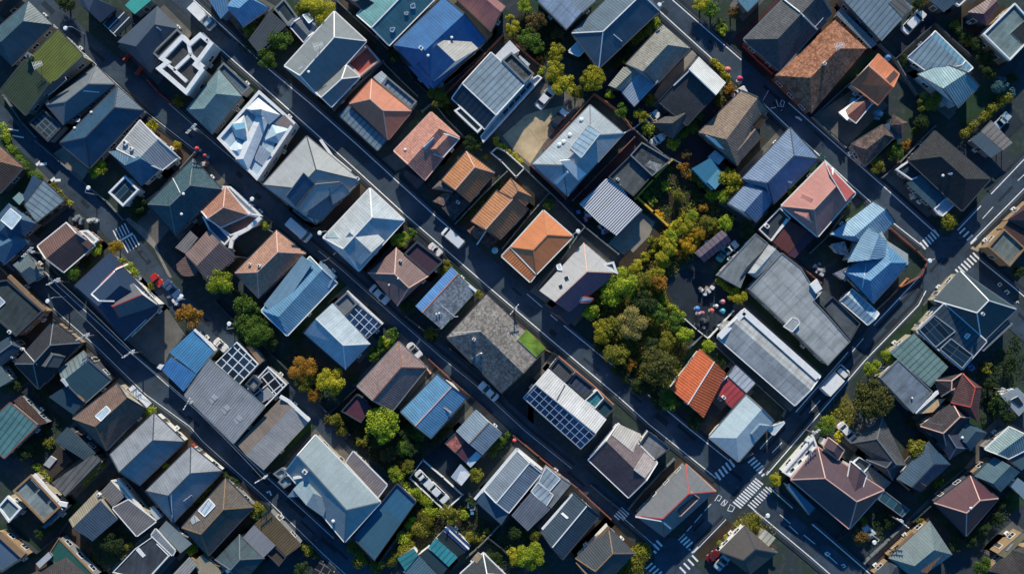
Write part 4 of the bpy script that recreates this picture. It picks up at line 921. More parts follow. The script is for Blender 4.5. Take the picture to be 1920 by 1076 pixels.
g_.g(('corr', (.25, .42, .56)), [455, 452, 606, 592, 440, 780, 140, 690], 0, .1, f=.42, p=20, z=4.2, ec='d').f(('plain', (.36, .42, .42)), [392, 640, 500, 650, 550, 735, 702, 832, 702, 908, 628, 912, 548, 850], 4.6)
g_.g(('corr', (.12, .29, .48)), [545, 745, 712, 895, 448, 1186, 238, 960], .3, .2, p=25, ec='d', z=4.3).g(('corr', (.25, .42, .56)), [400, 640, 550, 738, 540, 860, 265, 890], 0, .0, p=18, z=5.6).strip([402, 895, 375, 1070], 6.4, 'w', .16, .1, 'ridge_cap').shed(('shingle', (.33, .32, .36)), [140, 760, 240, 740, 280, 850, 200, 830], 8, z=3).shed(('shingle', (.30, .31, .36)), [165, 970, 250, 930, 330, 920, 250, 1030], 8, z=3).done()
Hs('narrow ice blue glazed lean-to beside the walled blue striped house', '24', 'white', 3, 'conservatory', 'conservatory').g(('wide', (.36, .50, .60)), [212, 168, 296, 84, 492, 262, 415, 342], 0, 0, p=14, ec='w').done()
Hs('large charcoal hip house with brown lit side at the avenue corner', '14', 'dark', 4.6).g(('tile', (.034, .035, .038)), [705, 160, 895, -53, 1295, 292, 1092, 520], .25, .3, p=24, rc=None, ec='d').shed(('metal', (.05, .10, .13)), [965, 420, 780, 258, 688, 322, 888, 512], 6, z=3.2).f(('plain', (.36, .43, .50)), [972, 424, 1042, 470, 945, 562, 915, 545, 884, 508], 3, rim='w', rw=.15).f(('flat', (.03, .05, .07)), [720, 150, 770, 170, 820, 260, 720, 300, 610, 225], 3, rim='w', rw=.2).vent(950, 268, k=0).sky([990, 255, 1020, 248, 1015, 260], 0).done()
Hs('grey-green flat roof with tan rim behind the tan corner frontage', '14', 'tan', 4, 'building', 'building').f(('flat', (.16, .19, .175)), [1388, 650, 1540, 790, 1428, 922, 1272, 782], 4, rim='t', rw=.25).f(('metal', (.08, .045, .04)), [1390, 645, 1440, 575, 1620, 690, 1545, 785], 3.6).done()
Hs('dark plum roof above tan frontage at the right edge', '14', 'tan', 4.2).g(('metal', (.09, .05, .05)), [1420, 585, 1600, 420, 1700, 560, 1560, 660], .1, .1, p=16).done()
# ------------------------------------------------------------------ buildings, third band
Hs('flat teal-black roof with tan street wall at the left edge', '20', 'tan', 4.4, 'building', 'building').f(('flat', (.035, .05, .055)), [-180, 50, 60, 15, 318, 242, 122, 425, -20, 300], 4.4, rim='d').strip([70, -10, 330, 240], 4.2, 't', .7, .5).sky([-30, 190, 0, 140, 40, 180, 0, 215]).ac(78, 392, w=.7).done()
Hs('black tiled hip house with cross gables beside dark street', '20', 'tan', 4.2).g(BLK, [385, 315, 582, 470, 278, 802, 108, 622], .28, .3, p=27, rc='g', ec='d').g(('plain', (.10, .10, .10)), [340, 515, 470, 570, 420, 650, 265, 630], .1, .0, p=20, z=5.3, rc='g').ac(165, 515, k=0, w=.5).ac(95, 575, k=0, w=.4).strip([170, 520, 268, 628], 5, 'w', .1, .1, 'roof_rail').done()
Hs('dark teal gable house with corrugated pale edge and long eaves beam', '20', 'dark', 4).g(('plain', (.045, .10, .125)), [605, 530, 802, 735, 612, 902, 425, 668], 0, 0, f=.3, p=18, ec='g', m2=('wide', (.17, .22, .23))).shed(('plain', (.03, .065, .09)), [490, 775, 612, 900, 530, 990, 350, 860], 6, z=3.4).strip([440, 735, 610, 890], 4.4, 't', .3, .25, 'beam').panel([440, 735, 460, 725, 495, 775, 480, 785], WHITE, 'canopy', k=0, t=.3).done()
Hs('brown hip house with tan ridge, glass rooflight and cream street wall', '20', 'cream', 4.2).g(('tile', (.19, .125, .10)), [848, 762, 1052, 945, 765, 1245, 525, 1015], 0, .26, p=24, rc='t', ec='d').sky([690, 1000, 770, 928, 802, 962, 730, 1036]).strip([945, 790, 1080, 920], 3.6, 'w', 1.0, .4, 'parapet').done()
Hs('midnight blue roof at the left edge beside the black tiled house', '20', 'dark', 3.8).g(('plain', (.035, .06, .085)), [72, 420, 162, 512, 0, 650, -120, 540], .1, .1, p=16, rc='g').done()
Hs('small grey-teal roof at the left edge below the midnight blue one', '20', 'grey', 3.4).shed(('plain', (.13, .18, .18)), [10, 630, 90, 740, -20, 800, -120, 660], 7).done()
Hs('teal glass roof hall with maroon eaves in the lower left', '20', 'grey', 3.8, 'hall', 'hall').shed(('glass', (.11, .24, .24)), [90, 900, 282, 1060, 30, 1300, -160, 1120], 6, ec='b').f(('tile', (.10, .06, .05)), [95, 890, 150, 850, 340, 1050, 285, 1062], 3).done()
Hs('vivid blue corrugated sheds on two levels at the corner lot', '20', 'white', 3.6, 'shed', 'shed').shed(('corr', (.10, .32, .55)), [1402, 380, 1552, 530, 1415, 695, 1216, 538], 6, z=3.9).shed(('corr', (.06, .22, .50)), [1235, 572, 1418, 698, 1322, 822, 1158, 660], 4).strip([1402, 375, 1560, 520], 4.6, 'w', .4, .3, 'gutter').panel([1130, 650, 1150, 625, 1185, 630, 1160, 665], WHITE, 'canopy', k=1).done()
w_ = Hs('big grey corrugated workshop with white-framed glass pergolas', '21', 'grey', 4.6, 'workshop', 'workshop')
w_.shed(('corr', (.33, .345, .37)), [55, 590, 450, 930, 222, 1192, -130, 850], 4, ec='g').f(None, [245, 465, 402, 625, 262, 775, 90, 618], 4.2, grid=PERG, rim='w', rw=.15, rh=.12).f(None, [470, 642, 606, 772, 440, 940, 325, 800], 3.4, grid=gridmat('open_pergola', (.008, .01, .014), (.6, .62, .64), 1.7, 1.7, .2, .4), rim='w', rw=.18, rh=.15).f(('slab', (.17, .18, .18)), [308, 768, 368, 700, 425, 760, 372, 822], 5.0, rim='d').panel([385, 865, 465, 790, 520, 850, 435, 900], roofmat('plain', (.28, .30, .31)), 'canopy', k=2, t=.2)
w_.f(('slab', (.25, .16, .10)), [315, 500, 345, 490, 440, 600, 412, 625], 3.6)
for i in range(3): w_.panel([40 + 90 * i, 880 + 75 * i, 80 + 90 * i, 840 + 75 * i, 110 + 90 * i, 870 + 75 * i, 70 + 90 * i, 915 + 75 * i], roofmat('glass', (.40, .42, .44)), 'skylight', k=0, t=.06)
w_.done()
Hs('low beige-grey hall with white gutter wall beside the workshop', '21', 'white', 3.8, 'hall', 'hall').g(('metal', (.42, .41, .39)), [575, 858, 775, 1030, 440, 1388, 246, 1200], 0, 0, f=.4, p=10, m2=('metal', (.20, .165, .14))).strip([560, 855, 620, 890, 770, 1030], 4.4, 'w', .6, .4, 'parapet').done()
Hs('sky blue corrugated double gable house below the terracotta one', '21', 'white', 4.2).g(('corr', (.15, .33, .49)), [775, -150, 970, 38, 608, 418, 424, 240], 0, .12, p=13, ec='w').shed(('plain', (.20, .33, .42)), [800, -100, 725, -155, 440, 195, 530, 290], 5, z=4.6).shed(('plain', (.18, .30, .40)), [850, -120, 960, -10, 910, 80, 800, 0], 5, z=4.5).done()
Hs('ice blue hip house with white lit plane and roof solar grid', '21', 'white', 4.2).g(('metal', (.40, .48, .53)), [730, 402, 935, 186, 1208, 478, 1030, 664], 0, .32, p=24, rc='w', ec=None).f(('slab', (.16, .175, .19)), [1045, 102, 1118, 190, 1026, 276, 945, 190], 3.6, rim='g').f(None, [1116, 190, 1292, 340, 1186, 442, 1024, 292], 3.8, grid=SOLAR, rim='g', rw=.12, rh=.12).strip([1042, 98, 1300, 335], 3.6, 'w', .35, .3, 'parapet').done()
Hs('mauve-brown tiled hip house beside the main lane gardens', '21', 'grey', 4.2).g(('tile', (.27, .19, .18)), [1410, 463, 1612, 652, 1362, 965, 1113, 785], .26, 0, p=25, rc='b', ec='g').done()
Hs('low maroon flat roof beside the mauve-brown hip house', '21', 'dark', 3, 'shed', 'shed').f(('metal', (.10, .035, .055)), [1110, 840, 1218, 938, 1142, 1045, 1000, 962], 3, rim='d', rw=.15).done()
Hs('grey flat-slope house with bright blue strip and orange ridge', '22', 'white', 4.2).g(('shingle', (.25, .285, .32)), [332, -75, 512, 100, 262, 374, 73, 206], 0, 0, f=.28, p=14, rc='o', m2=('corr', (.10, .26, .55))).strip([385, -5, 512, 100], 4.4, 'w', .5, .3, 'parapet').strip([262, 205, 360, 285, 380, 280], 4.8, 'w', .1, .1, 'roof_rail').vent(245, 258, 225, 265, k=0, r=.2).done()
r_ = Hs('big rough grey shingle house with a bright green roof garden', '22', 'white', 4.6)
r_.g(('shingle', (.20, .185, .172)), [300, 432, 585, 124, 1005, 522, 700, 832], .26, 0, f=.49, p=22, ec='d').panel([870, 378, 1010, 512, 940, 578, 803, 450], asphalt('turf', (.085, .15, .02), .9), 'roof_garden', k=0, t=.3).strip([545, 385, 350, 400], 5.5, 'w', .12, .1, 'roof_rail').panel([482, 580, 545, 540, 555, 545, 520, 600], roofmat('shingle', (.14, .2, .25)), 'dormer', k=0, t=.35).ac(495, 445, w=.6).done()
v_ = Hs('white ribbed gable house with a wide blue solar grid', '22', 'white', 4.4)
v_.g(('corr', (.70, .69, .68)), [846, 866, 1030, 655, 1450, 1022, 1268, 1235], 0, 0, p=14, m2=None).solar([852, 866, 940, 770, 1375, 1125, 1265, 1232], 0).f(('corr', (.085, .09, .095)), [1100, 568, 1218, 680, 1150, 764, 1034, 656], 3.8, rim='d').f(('wide', (.05, .065, .10)), [1226, 680, 1366, 792, 1290, 872, 1164, 762], 3.4, rim='d')
v_.f(None, [1382, 806, 1430, 868, 1366, 942, 1294, 884], 3.6, grid=gridmat('teal_cells', (.02, .11, .13), (.05, .2, .23), .6, .6, .12, .3), rim='w', rw=.12).f(('plain', (.015, .06, .075)), [1434, 868, 1512, 942, 1436, 1016, 1366, 942], 3.4, rim='d').strip([1105, 568, 1370, 790, 1500, 915], 3, 'o', .2, .2, 'beam').strip([1150, 775, 1090, 885], 5.4, 'd', .16, .14, 'ridge_cap').done()
Hs('blue corrugated gable house with pinkish ridge beside the second street', '22', 'white', 4).g(('corr', (.12, .30, .48)), [235, 694, 442, 866, 182, 1160, -35, 970], 0, 0, p=11, rc='p', ec='d').strip([235, 905, 330, 972], 4.8, 'p', .2, .12, 'beam').strip([290, 742, 340, 770, 382, 820], 3.4, 'w', .4, .4, 'parapet').done()
e_ = Hs('slate gable house with red tiled annex and white canopies', '32', 'white', 3.8)
e_.g(('corr', (.25, .33, .40)), [508, -110, 700, 62, 556, 218, 365, 45], 0, 0, p=10, rc='t', ec=None).f(('shingle', (.38, .13, .115)), [375, 50, 442, 115, 360, 206, 284, 135], 3.2, rim='d', rw=.1, rh=.1).f(('plain', (.085, .03, .05)), [442, 118, 515, 186, 430, 268, 365, 206], 3.1, rim='d', rw=.1, rh=.1).shed(('plain', (.58, .64, .70)), [512, 190, 552, 222, 470, 308, 430, 268], 5, z=2.9).shed(('plain', (.40, .47, .54)), [398, 280, 468, 350, 400, 440, 328, 375], 5, z=2.7).panel([395, 340, 430, 335, 466, 362, 404, 438, 370, 400], WHITE, 'tarpaulin', t=.06).done()
Hs('bright red tiled gable house with white ridge beside the big tree', '23', 'white', 4.2).g(('rtile', (.66, .15, .055)), [660, 514, 852, 692, 690, 1012, 444, 800], 0, 0, p=13, rc='w', ec=None).done()
Hs('crimson flat roof with white ribbed porch beside the red gable', '23', 'white', 3.2).f(('wide', (.40, .06, .07)), [862, 712, 996, 836, 892, 946, 760, 816], 3.2, rim='d', rw=.1, rh=.1).shed(('wide', (.50, .53, .58)), [918, 630, 1058, 760, 998, 832, 864, 708], 5, z=3.3, ec='d').strip([762, 812, 860, 708], 3.6, 'w', .22, .2, 'gutter').ac(830, 862, k=0, w=.7).done()
i_ = Hs('ice blue hall with blue hip end by the zebra crossing', '33', 'white', 4, 'hall', 'hall')
i_.g(('plain', (.42, .52, .55)), [1000, -215, 1195, -30, 940, 265, 728, 92], 0, .3, p=14, ec='g').shed(('plain', (.55, .64, .66)), [1175, 15, 1270, -20, 1195, 72, 1160, 40], 5, z=3, ec='w').g(('metal', (.22, .33, .40)), [1040, -60, 1175, 10, 1060, 130, 960, 40], .2, .2, p=16, z=4.2).f(('shingle', (.17, .12, .12)), [940, 255, 1015, 170, 1050, 210, 945, 272], 3.2).done()
Hs('long pale grey barrel hall with bright white gutter along its edge', '23', 'white', 4.4, 'hall', 'hall').g(('slab', (.40, .415, .41)), [788, 432, 980, 226, 1530, 714, 1350, 922], 0, 0, f=.55, p=9, ec='w').strip([800, 430, 978, 248, 1510, 722], 5.0, 'w', 1.15, .25, 'gutter').f(('shingle', (.38, .36, .34)), [800, 350, 850, 310, 900, 320, 820, 400], 3.0).done()
# right side
Hs('dark slate pyramid hip house with tan lit end by the avenue', '24', 'cream', 4.8).g(('plain', (.035, .062, .078)), [1080, -45, 1480, 228, 1232, 472, 890, 165], .32, .3, p=25, rc='w', ec='g').shed(('plain', (.22, .24, .24)), [1090, 245, 1060, 280, 1250, 440, 1262, 395], 12, z=5.0).f(('plain', (.11, .14, .17)), [1420, 310, 1450, 335, 1240, 530, 1190, 515], 3.4, rim='g').ac(1230, 262, 0, .6).done()
Hs('slate blue single slope house with grey solar bands and white verge', '24', 'cream', 4.4).shed(('wide', (.055, .085, .11)), [1240, 458, 938, 192, 765, 384, 1092, 662], 12, ec='w').solar([780, 375, 890, 272, 1040, 385, 900, 500], m=SOLARD).solar([930, 515, 1010, 440, 1165, 560, 1090, 650], m=SOLARD).sky([1105, 425, 1125, 402, 1148, 412, 1125, 442]).done()
Hs('grey-green ribbed glass roof between two slate roofs on the avenue', '24', 'cream', 3.8).shed(('glass', (.20, .31, .28)), [735, 400, 982, 642, 862, 792, 568, 540], 6).done()
Hs('flat blue-grey roof with pale verge behind the round roadside tree', '24', 'cream', 3.8, 'building', 'building').f(('flat', (.15, .19, .235)), [630, 590, 878, 822, 740, 978, 498, 722], 3.8, rim='g', rw=.15, rh=.12).strip([745, 970, 950, 790], 3.4, 'w', .6, .4, 'parapet').vent(728, 868, r=.2).done()
x_ = Hs('jagged maroon-black house with red ridges and tan terrace', '24', 'tan', 4.4)
x_.g(('tile', (.10, .05, .05)), [1095, 690, 1228, 790, 1205, 1040, 1010, 900], .2, .2, p=28, rc='r').g(('tile', (.05, .04, .045)), [1020, 900, 1150, 1010, 980, 1230, 790, 1070], .2, .2, p=26, z=4.1, rc='p').f(('plain', (.55, .38, .22)), [865, 880, 975, 872, 880, 970, 755, 985], 3.2).g(('tile', (.045, .04, .045)), [900, 740, 1090, 690, 1040, 800, 940, 860], .2, .2, p=26, z=4.0, rc='p').f(('plain', (.45, .48, .52)), [1010, 830, 1060, 800, 1070, 820, 1030, 850], 3.6).done()
Hs('white roofed van-like canopy among wires at right edge', '24', 'white', 3, 'carport', 'carport').shed(('plain', (.30, .34, .36)), [1360, 850, 1480, 790, 1600, 900, 1500, 1000], 5).panel([1440, 880, 1490, 855, 1530, 910, 1500, 930], GLASS, 'skylight', t=.15).done()
Hs('black navy gable house with long white ridge lines at top of lower right', '34', 'dark', 4).g(('plain', (.045, .05, .075)), [830, -20, 960, -90, 1130, 170, 1000, 250], .2, .2, p=24, rc='g').done()
Hs('deep blue roof beside the diagonal back lane', '34', 'dark', 3.8).g(('plain', (.035, .075, .11)), [1110, -30, 1275, 60, 1150, 190, 1035, 90], .2, .1, p=18).vent(1090, 92, k=0).done()
# ------------------------------------------------------------------ buildings, bottom band
Hs('pale grey and blue hip house nearest the lower left corner street', '30', 'white', 4.2).g(('metal', (.25, .27, .30)), [1110, -85, 1328, 124, 1002, 436, 792, 215], .26, 0, p=24, rc='d', ec='d').done()
Hs('pale grey and blue hip house with white hip line and aerial mast', '30', 'white', 4.2).g(('metal', (.25, .27, .30)), [1375, 155, 1600, 335, 1248, 702, 1050, 478], .26, .28, p=24, rc='d', ec='d').strip([1232, 490, 1242, 690], 5, 'w', .16, .1, 'ridge_cap').panel([1320, 550, 1380, 505, 1388, 515, 1335, 570], roofmat('glass', (.2, .3, .4)), 'skylight', k=0, t=.06).done()
Hs('dark teal ribbed shed with taupe wing round a brown court', '30', 'dark', 3.8).shed(('corr', (.075, .115, .13)), [490, 14, 695, 204, 622, 264, 390, 118], 7).shed(('wide', (.165, .16, .145)), [742, 252, 690, 206, 372, 418, 470, 518], 7, z=3.6).f(('tile', (.05, .038, .032)), [425, 150, 525, 258, 372, 390, 290, 320], 1.0).panel([318, 285, 370, 222, 412, 248, 360, 310], roofmat('plain', (.38, .40, .42)), 'table', t=.3).strip([740, 255, 530, 470], 3, 't', .5, .3, 'beam').done()
o_ = Hs('flat roofed block with tan rim, dark roof panes and white curved eave', '30', 'cream', 4.2, 'building', 'building')
o_.f(('flat', (.21, .25, .245)), [225, 358, 440, 590, 318, 704, 95, 474], 4.2, rim='t', rw=.35, rh=.25)
for i in range(3): o_.panel([182 + 86 * i, 408 + 80 * i, 212 + 86 * i, 378 + 80 * i, 282 + 86 * i, 452 + 80 * i, 252 + 86 * i, 482 + 80 * i], GLASS, 'skylight', t=.15)
o_.strip([245, 358, 340, 470, 420, 560, 490, 575], 3.9, 'w', .8, .4, 'canopy').f(('plain', (.06, .12, .22)), [462, 588, 475, 602, 325, 748, 300, 738], 3.2).f(('plain', (.14, .20, .22)), [-10, 590, 60, 510, 160, 600, 70, 700], 3.2, rim='w', rw=.3).done()
h_ = Hs('tan and navy ribbed gable with taupe ribbed annex and white chairs', '30', 'cream', 4)
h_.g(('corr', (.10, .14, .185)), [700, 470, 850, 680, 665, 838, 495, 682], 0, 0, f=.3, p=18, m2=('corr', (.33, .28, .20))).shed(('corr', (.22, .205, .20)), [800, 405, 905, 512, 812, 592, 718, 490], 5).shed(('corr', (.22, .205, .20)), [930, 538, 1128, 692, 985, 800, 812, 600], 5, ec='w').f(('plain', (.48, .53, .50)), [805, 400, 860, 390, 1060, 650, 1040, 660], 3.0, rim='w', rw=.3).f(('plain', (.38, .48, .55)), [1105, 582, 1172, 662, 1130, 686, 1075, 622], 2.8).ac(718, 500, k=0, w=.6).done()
Hs('dark flat roof with white lines and silver gabled annex', '30', 'grey', 3.8, 'building', 'building').f(('flat', (.045, .055, .07)), [975, 890, 1120, 790, 1232, 930, 1060, 1120, 812, 1062], 3.8, rim='w', rw=.12, rh=.15).shed(('corr', (.30, .32, .33)), [1122, 750, 1262, 905, 1242, 940, 1090, 795], 5, z=4.0, ec='w').shed(('plain', (.22, .26, .27)), [1200, 688, 1385, 855, 1300, 925, 1140, 755], 5, z=3.6).strip([1130, 855, 1215, 940, 1080, 1090], 4, 'w', .15, .2, 'roof_rail').panel([980, 900, 1000, 880, 1050, 940, 1030, 955], WHITE, 'tarpaulin', k=0).done()
Hs('deep green flat roof terrace with dark hip roof below it', '30', 'grey', 3.6, 'building', 'building').f(('plain', (.025, .10, .085)), [425, 815, 690, 1090, 560, 1200, 345, 940], 3.6, rim='t', rw=.15, rh=.15).g(('tile', (.055, .05, .05)), [480, 955, 660, 1110, 400, 1250, 140, 1110], .2, .1, p=20, z=3.8).f(('plain', (.42, .45, .46)), [350, 915, 375, 950, 285, 1032, 258, 1000], 4.6).done()
Hs('blue flat roof with wide tan parapet in the bottom left corner', '30', 'tan', 4, 'building', 'building').f(('plain', (.075, .125, .19)), [-80, 790, 0, 775, 200, 940, 20, 1060, -90, 1000], 4, rim='d').strip([5, 785, 175, 940], 4.2, 't', 1.1, .4).done()
Hs('cream ribbed roof with tan curved wing at the bottom edge', '30', 'tan', 3.8).shed(('corr', (.42, .41, .37)), [1370, 945, 1430, 1000, 1330, 1120, 1240, 1080], 6).f(('plain', (.32, .27, .19)), [1395, 985, 1450, 935, 1600, 1050, 1560, 1140, 1450, 1120], 3.6).done()
Hs('brown-black hip house with orange ridge and blue roof solar panel', '31', 'grey', 4.2).g(('tile', (.135, .115, .10)), [165, 388, 365, 592, 40, 942, -150, 740], .28, .22, p=25, rc='t', ec='d').panel([48, 533, 94, 585, 20, 662, -28, 618], roofmat('glass', (.36, .45, .55)), 'solar_panel', t=.15, frame=WHITE).panel([-90, 690, -60, 650, -20, 690, -70, 720], roofmat('glass', (.30, .34, .36)), 'skylight').done()
Hs('teal-black hip with grey flat plane and thatch-brown long wing', '31', 'grey', 3.8).g(('slab', (.055, .085, .10)), [265, 788, 447, 960, 255, 1185, 88, 970], .36, .28, p=24, rc='g').shed(('plain', (.245, .25, .27)), [528, 866, 372, 718, 288, 812, 436, 958], 4, z=4.0).shed(('corr', (.15, .11, .06)), [480, 612, 715, 862, 602, 948, 372, 715], 5, z=3.6).f(('tile', (.075, .055, .045)), [530, 880, 602, 952, 552, 1015, 468, 930], 3.4, rim='d', rw=.12).panel([165, 1045, 185, 1035, 202, 1055, 180, 1068], WHITE, 'skylight', k=0).done()
sc_ = Hs('large blue-grey school hall with stepped hips and entry canopy', '31', 'cream', 4.8, 'hall', 'hall')
sc_.g(('plain', (.27, .33, .35)), [598, 330, 810, 74, 1280, 556, 1022, 842], 0, .22, p=22, rc='g', ec='w').g(('plain', (.25, .33, .37)), [740, 375, 905, 540, 870, 665, 650, 465], .2, .0, p=18, z=5.6).shed(('plain', (.42, .46, .47)), [890, 582, 1048, 580, 1005, 632, 895, 630], 12, z=5.2).strip([655, 382, 740, 368, 900, 530], 5.6, 'w', .45, .4).shed(('plain', (.34, .38, .42)), [660, 455, 775, 455, 722, 520], 12, z=5.0).vent(942, 692, k=0, r=.35).ac(740, 335, k=0, w=.9)
sc_.f(('plain', (.33, .40, .43)), [570, 308, 605, 330, 590, 395, 560, 390, 510, 350], 3.4, rim='g').f(('plain', (.20, .32, .38)), [590, 360, 640, 385, 645, 420, 590, 455, 545, 410], 3.6, rim='g').done()
Hs('long mauve ribbed shed roof behind the school hall', '31', 'cream', 3.4, 'shed', 'shed').shed(('corr', (.27, .235, .24)), [1086, 192, 1328, 432, 1262, 522, 1032, 272], 5, ec='w').done()
Hs('deep blue flat court roof beside the school hall', '31', 'grey', 3.2, 'building', 'building').f(('plain', (.035, .125, .22)), [1400, 420, 1540, 552, 1240, 975, 1080, 810], 3.2, rim='d', rw=.12).f(('plain', (.042, .115, .175)), [1180, 725, 1330, 605, 1420, 690, 1240, 940, 1100, 810], 3.22).done()
Hs('slate ribbed gable house with white eaves and navy lean-to', '32', 'white', 4).g(('corr', (.23, .28, .33)), [808, 188, 980, 345, 742, 634, 568, 474], 0, 0, p=12, rc='w', ec='w').shed(('plain', (.055, .10, .15)), [570, 478, 742, 638, 692, 720, 498, 542], 8, z=3.6).strip([500, 535, 805, 172, 985, 320], 3.7, 'w', .45, .3, 'gutter').done()
Hs('grey flat house with three pale glass panels and ribbed tail', '32', 'grey', 3.8).f(('slab', (.18, .20, .22)), [1012, 300, 1195, 425, 1050, 600, 905, 482], 3.9, rim='g', rw=.12, rh=.1).shed(('corr', (.17, .19, .235)), [902, 482, 1045, 602, 882, 765, 764, 652], 6, z=3.6).panel([1012, 302, 1117, 388, 1038, 478, 960, 412], roofmat('glass', (.32, .40, .46)), 'glass_panel', k=0, t=.15, frame=WHITE).panel([956, 415, 1066, 505, 1012, 588, 906, 478], roofmat('glass', (.32, .40, .46)), 'glass_panel', k=0, t=.15, frame=WHITE).done()
Hs('navy ribbed gable house with white ridge near narrow crossing', '32', 'white', 4.2).g(('corr', (.045, .075, .105)), [1214, 488, 1398, 650, 1130, 970, 980, 772], 0, 0, p=16, rc='w', ec='d').strip([985, 750, 1205, 500], 4.0, 'w', .4, .3, 'gutter').panel([1120, 640, 1135, 630, 1178, 668, 1165, 678], WHITE, 'skylight', k=0).done()
Hs('charcoal house with tan ridge lines and tan side roof strip', '32', 'white', 4).g(('corr', (.065, .075, .085)), [1462, 728, 1655, 925, 1400, 1200, 1225, 960], .3, .2, p=24, rc='t', ec=None).shed(('plain', (.28, .17, .085)), [1462, 720, 1475, 735, 1270, 955, 1255, 940], 6, z=3.6).g(('corr', (.065, .075, .085)), [1395, 960, 1500, 1050, 1330, 1200, 1230, 990], .2, .2, p=20, z=3.8, rc='t').done()
y_ = Hs('navy and turquoise ribbed roofs with white striped blue lean-to', '32', 'white', 3.8)
y_.shed(('wide', (.05, .30, .33)), [222, 812, 378, 950, 312, 1022, 165, 885], 7, z=4).f(('plain', (.02, .045, .06)), [162, 888, 312, 1022, 260, 1090, 95, 940], 3.6).shed(('corr', (.10, .19, .24)), [95, 932, 245, 1090, 180, 1180, -20, 1060], 6, z=3.5).shed(('wide', (.045, .25, .27)), [60, 885, 95, 935, 0, 1050, -60, 960], 6, z=3.7).shed(('plain', (.03, .06, .16)), [308, 722, 472, 868, 440, 912, 272, 760], 6, z=3.4).strip([290, 735, 460, 895], 3.9, 'w', .3, .12, 'roof_rail').f(('plain', (.015, .03, .04)), [272, 765, 438, 915, 378, 948, 225, 812], 3.2).done()
Hs('small charcoal hip with white eave lines at the bottom edge', '32', 'white', 3.8).g(('tile', (.05, .06, .065)), [560, 925, 725, 1085, 540, 1250, 395, 1075], .3, .2, p=24, ec='w', rc='w').panel([480, 965, 525, 915, 562, 945, 515, 1000], roofmat('flat', (.22, .17, .12)), 'terrace', k=0).done()
Hs('dark mauve ribbed house with pale planes beside the main street', '33', 'white', 4.2).g(('tile', (.20, .155, .16)), [-142, 250, 70, -10, 355, 275, 150, 525], 0, 0, f=.56, p=20, ec='w', m2=('tile', (.115, .085, .095))).panel([75, -5, 235, 68, 178, 200, 28, 78], roofmat('corr', (.50, .47, .44)), 'roof_sheet', k=0, t=.14).f(('slab', (.20, .20, .21)), [292, 45, 390, 118, 445, 170, 330, 260, 185, 200], 3.8, rim='d', rw=.15).panel([262, 200, 348, 278, 262, 385, 185, 325], roofmat('tile', (.42, .36, .35)), 'roof_sheet', k=0, t=.14).done()  # darker tile copy on the shaded plane; pale sheets paint sunlit planes
m_ = Hs('dark grey hip house with red and white ridges by zebra crossings', '33', 'grey', 4.4)
m_.g(('plain', (.165, .17, .175)), [562, 280, 772, 480, 405, 812, 195, 655], .28, .22, p=25, rc='r', ec=None).g(('corr', (.055, .06, .075)), [548, 440, 655, 525, 520, 655, 430, 555], 0, .1, p=16, z=5.7, ec='p').strip([200, 660, 385, 690, 450, 745], 4.6, 'w', .3, .2, 'ridge_cap').strip([562, 285, 775, 478], 4.0, 'p', .35, .25, 'gutter').done()
Hs('dark brown hip roof with lit white side and pale shed on grass', '33', 'white', 4).g(('plain', (.085, .075, .068)), [985, 725, 1215, 925, 1022, 1082, 800, 912], .3, .25, p=20, rc='d').strip([802, 908, 985, 728], 3.4, 'w', .4, .3, 'parapet').done()
Hs('cream garden shed with ribbed roof beside dark brown hip roof', '33', 'cream', 2.6, 'garden_shed', 'shed').shed(('wide', (.55, .52, .43)), [1122, 748, 1206, 812, 1150, 886, 1068, 815], 6).shed(('wide', (.20, .23, .24)), [1170, 875, 1225, 915, 1200, 935, 1150, 895], 5, z=2.0).done()
p_ = Hs('plum hip house with pink ridges and white windowed front wall', '34', 'white', 5)
p_.g(('plain', (.105, .066, .076)), [-140, 395, 52, 162, 528, 470, 280, 748], .26, .24, p=24, rc='p', ec='p').g(('plain', (.105, .066, .076)), [290, 262, 402, 362, 330, 590, 250, 480], 0, .2, p=20, z=6.2, ec='w').g(('plain', (.105, .066, .076)), [130, 92, 240, 180, 200, 250, 95, 160], .0, .2, p=18, z=6.0, ec='p').shed(('plain', (.055, .17, .26)), [-185, 440, -160, 420, 30, 600, -10, 645], 8, z=3.2, ec='d').f(('plain', (.66, .64, .61)), [45, 155, -150, 375, -205, 340, 20, 85], 3.4, rim='w')
for k in range(3): p_.panel([-40 - 55 * k, 205 + 60 * k, -20 - 55 * k, 185 + 60 * k, -5 - 55 * k, 200 + 60 * k, -25 - 55 * k, 220 + 60 * k], GLASS, 'skylight', t=.2)
p_.done()
Hs('charcoal ribbed house with black front hip beside plum house', '34', 'dark', 4).g(('tile', (.085, .088, .09)), [300, 130, 520, -60, 690, 290, 560, 340], .2, .15, p=24, rc='g').g(('plain', (.028, .032, .045)), [480, 160, 680, 295, 590, 400, 400, 250], .2, .3, p=22, z=3.7, rc='g').done()
Hs('small grey ribbed shed roof beside the plum hip house', '34', 'grey', 3, 'shed', 'shed').shed(('corr', (.175, .18, .175)), [425, 298, 578, 415, 528, 470, 382, 352], 5).f(('flat', (.04, .06, .07)), [345, 230, 430, 280, 380, 345, 305, 270], 2.9, rim='w', rw=.1).done()
Hs('navy hip house with orange eave beside the diagonal back lane', '34', 'grey', 4).g(('metal', (.035, .075, .12)), [850, 118, 1008, 285, 792, 485, 618, 390], .3, 0, p=22, rc='d', ec=None).strip([620, 395, 710, 470], 3.4, 'o', .25, .2, 'gutter').panel([760, 430, 775, 405, 832, 440, 815, 468], roofmat('flat', (.12, .07, .04)), 'terrace').done()
